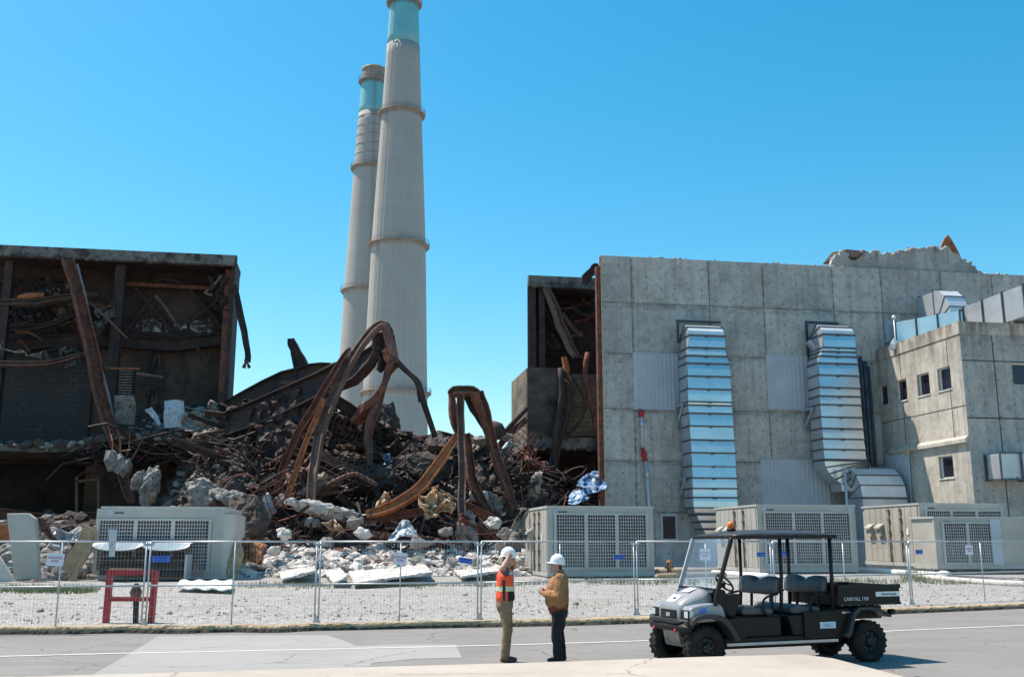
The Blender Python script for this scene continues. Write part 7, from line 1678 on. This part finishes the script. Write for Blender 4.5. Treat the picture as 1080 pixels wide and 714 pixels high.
split_add('vest_pocket_panel', 'black_cloth', lambda c: blackp(c) and not side_open(c), ve)
split_add('reflective_band', 'reflect', lambda c: 1.135 < c.z < 1.18 and not side_open(c), ve, .004)
split_add('lime_trim', 'lime', lambda c: (1.12 < c.z < 1.136 or 1.18 < c.z < 1.196) and not side_open(c), ve, .003)
split_add('shoulder_band', 'reflect', lambda c: 1.16 < c.z < 1.44 and .075 < abs(c.y) < .115 and c.x > .05, ve, .005)
split_add('neck_trim', 'reflect', lambda c: 1.385 < c.z < 1.43 and c.x > .03, ve, .005)
for yy, xx in ((-.10, -.02), (.125, .03)):
    V2, F2 = skinmesh([[((xx - .035, yy, .055), .046), ((xx + .05, yy, .045), .044), ((xx + .15, yy, .035), .034)], [((xx - .01, yy, .06), .05), ((xx - .01, yy, .13), .052)]], .008)
    V2 = [Vector((v.x, v.y, max(v.z, .0))) for v in V2]; add_part('boot', 'boots', V2, F2, X1, pz)

# --- person 2: tan jacket, stout, faces left, hands joined at the belly, looking up
s2 = G(590.5, 697.5, 0)
X2 = Matrix.Translation((s2.x, s2.y, 0)) @ Matrix.Rotation(R(172), 4, 'Z') @ Matrix.Diagonal((1.0, 1.0, 1.0, 1))
p2 = thing('person', 'stout person in golden brown jacket, black trousers and white hard hat', 'person', (s2.x, s2.y, 0), R(172))
hx, T2, Rt2 = head_extra((.045, 0, 1.585), R(-10))
Ls, Rs = Vector((-.03, -.2, 1.37)), Vector((-.03, .2, 1.37))
e1, w1 = Vector((-.02, -.30, 1.08)), Vector((.27, -.10, 1.15)); e2, w2 = Vector((-.02, .30, 1.08)), Vector((.27, .08, 1.12))
body = [[((0, 0, .95), (.10, .12)), ((.03, 0, 1.08), (.12, .13)), ((0, 0, 1.28), (.10, .14)), ((-.01, 0, 1.36), (.07, .11))], [((-.01, 0, 1.36), .065), ((.02, 0, 1.52), .06)],
        [(Ls, .062), (e1, .046), (w1, .029)], [(Rs, .062), (e2, .046), (w2, .029)],
        [((0, -.09, .88), .08), ((.02, -.11, .5), .06), ((0, -.12, .12), .045)], [((0, .09, .88), .08), ((.04, .11, .5), .06), ((.03, .12, .12), .045)]]
body += hand_chains(w1, Vector((.8, .45, .3)), Vector((.3, .9, -.3)), .6, 1) + hand_chains(w2, Vector((.7, -.5, .25)), Vector((-.3, -.9, .2)), .6, -1)
V, F = skinmesh(body, .0075, hx); add_part('body', 'skin', V, F, X2, p2)
eyes(T2, X2, p2); hardhat(T2, Rt2, X2, p2, .05)
V, F = skinmesh([[((-.045, 0, .02), (.062, .073)), ((-.055, 0, -.035), (.048, .062))]], .008); add_part('hair', 'hair', [T2(*v) for v in V], F, X2, p2)
V, F = skinmesh([[((.035, 0, -.07), (.055, .058)), ((.072, 0, -.085), (.034, .04)), ((.07, 0, -.105), (.028, .034))], [((.04, 0, -.06), .05), ((.084, 0, -.045), (.014, .03))]], .008); add_part('beard', 'beard', [T2(*v) for v in wrap(V, .006, 40, 1)], F, X2, p2)
ja = [[((.03, 0, .97), (.195, .215)), ((.045, 0, 1.02), (.205, .215)), ((.03, 0, 1.18), (.19, .215)), ((-.01, 0, 1.32), (.155, .215)), ((-.02, 0, 1.39), (.105, .16))],
      [((-.02, 0, 1.36), (.09, .11)), ((-.03, 0, 1.45), (.085, .095))],
      [(Ls, .095), (Ls.lerp(e1, .5), .09), (e1, .082), (e1.lerp(w1, .5), .074), (e1.lerp(w1, .88), .052)], [(Rs, .095), (Rs.lerp(e2, .5), .09), (e2, .082), (e2.lerp(w2, .5), .074), (e2.lerp(w2, .88), .052)]]
V, F = skinmesh(ja, .011); jk = add_part('jacket', 'tan_jacket', wrap(V, .017, 10, 2), F, X2, p2)
V, F = skinmesh([[((-.075, 0, 1.40), (.055, .10)), ((-.10, 0, 1.33), (.05, .09)), ((-.09, 0, 1.28), (.035, .06))]], .01); add_part('hood', 'tan_jacket', wrap(V, .012, 10, 4), F, X2, jk)
V, F = skinmesh([[((.025, 0, .925), (.182, .20)), ((.02, 0, .885), (.178, .20))]], .01); add_part('knit_hem', 'brown_knit', wrap(V, .006, 14, 7), F, X2, jk)
tr = [[((.01, 0, .90), (.155, .18)), ((.0, 0, .80), (.155, .185))],
      [((.0, -.095, .80), (.125, .105)), ((.03, -.115, .50), (.092, .09)), ((.0, -.12, .28), (.082, .08)), ((-.02, -.125, .09), (.078, .072))],
      [((.0, .095, .80), (.125, .105)), ((.05, .115, .50), (.092, .09)), ((.03, .125, .28), (.082, .08)), ((.02, .13, .09), (.078, .072))]]
V, F = skinmesh(tr, .01); add_part('trousers', 'black_cloth', wrap(V, .014, 8, 6), F, X2, p2)
for yy, xx in ((-.125, -.02), (.13, .02)):
    V2, F2 = skinmesh([[((xx - .04, yy, .05), .048), ((xx + .05, yy, .045), .046), ((xx + .15, yy, .036), .036)]], .008)
    V2 = [Vector((v.x, v.y, max(v.z, .0))) for v in V2]; add_part('boot', 'black', V2, F2, X2, p2)
# ================================================================ CAMERA, LIGHT, RENDER
cam = bpy.data.cameras.new('Camera'); co = bpy.data.objects.new('Camera', cam); COL.objects.link(co)
cam.sensor_width = 36; cam.lens = 35; cam.clip_end = 5000; cam.clip_start = .1
co.location = cam_pos; co.rotation_euler = (R(90) + PITCH, 0, 0); scene.camera = co
S = (U * -.44 + N * .29 + Vector((0, 0, 1))).normalized()
el = math.asin(S.z); az = math.atan2(S.x, S.y)
sun = bpy.data.lights.new('Sun', 'SUN'); sun.energy = 4.4; sun.angle = R(.53); sun.color = (1, .955, .89)
so = bpy.data.objects.new('Sun', sun); COL.objects.link(so); so.rotation_euler = S.to_track_quat('Z', 'Y').to_euler(); so.location = (0, 0, 60)
w = bpy.data.worlds.new('World'); scene.world = w; w.use_nodes = True; nt = w.node_tree
bg = nt.nodes['Background']; sky = nt.nodes.new('ShaderNodeTexSky'); sky.sky_type = 'NISHITA'; sky.sun_disc = False
sky.sun_elevation = el; sky.sun_rotation = az; sky.ozone_density = 4.0; sky.air_density = 1.1; sky.dust_density = .6; sky.altitude = 0
hs = nt.nodes.new('ShaderNodeHueSaturation'); hs.inputs['Hue'].default_value = .479; hs.inputs['Saturation'].default_value = 1.43; hs.inputs['Value'].default_value = 1.0
nt.links.new(sky.outputs[0], hs.inputs['Color']); nt.links.new(hs.outputs[0], bg.inputs['Color']); bg.inputs['Strength'].default_value = .135
scene.view_settings.view_transform = 'Standard'; scene.view_settings.look = 'None'; scene.view_settings.gamma = 1; scene.view_settings.exposure = .56; scene.view_settings.use_white_balance = True; scene.view_settings.white_balance_temperature = 7250; scene.view_settings.white_balance_tint = 14
scene.render.engine = 'CYCLES'
scene.cycles.max_bounces = 8
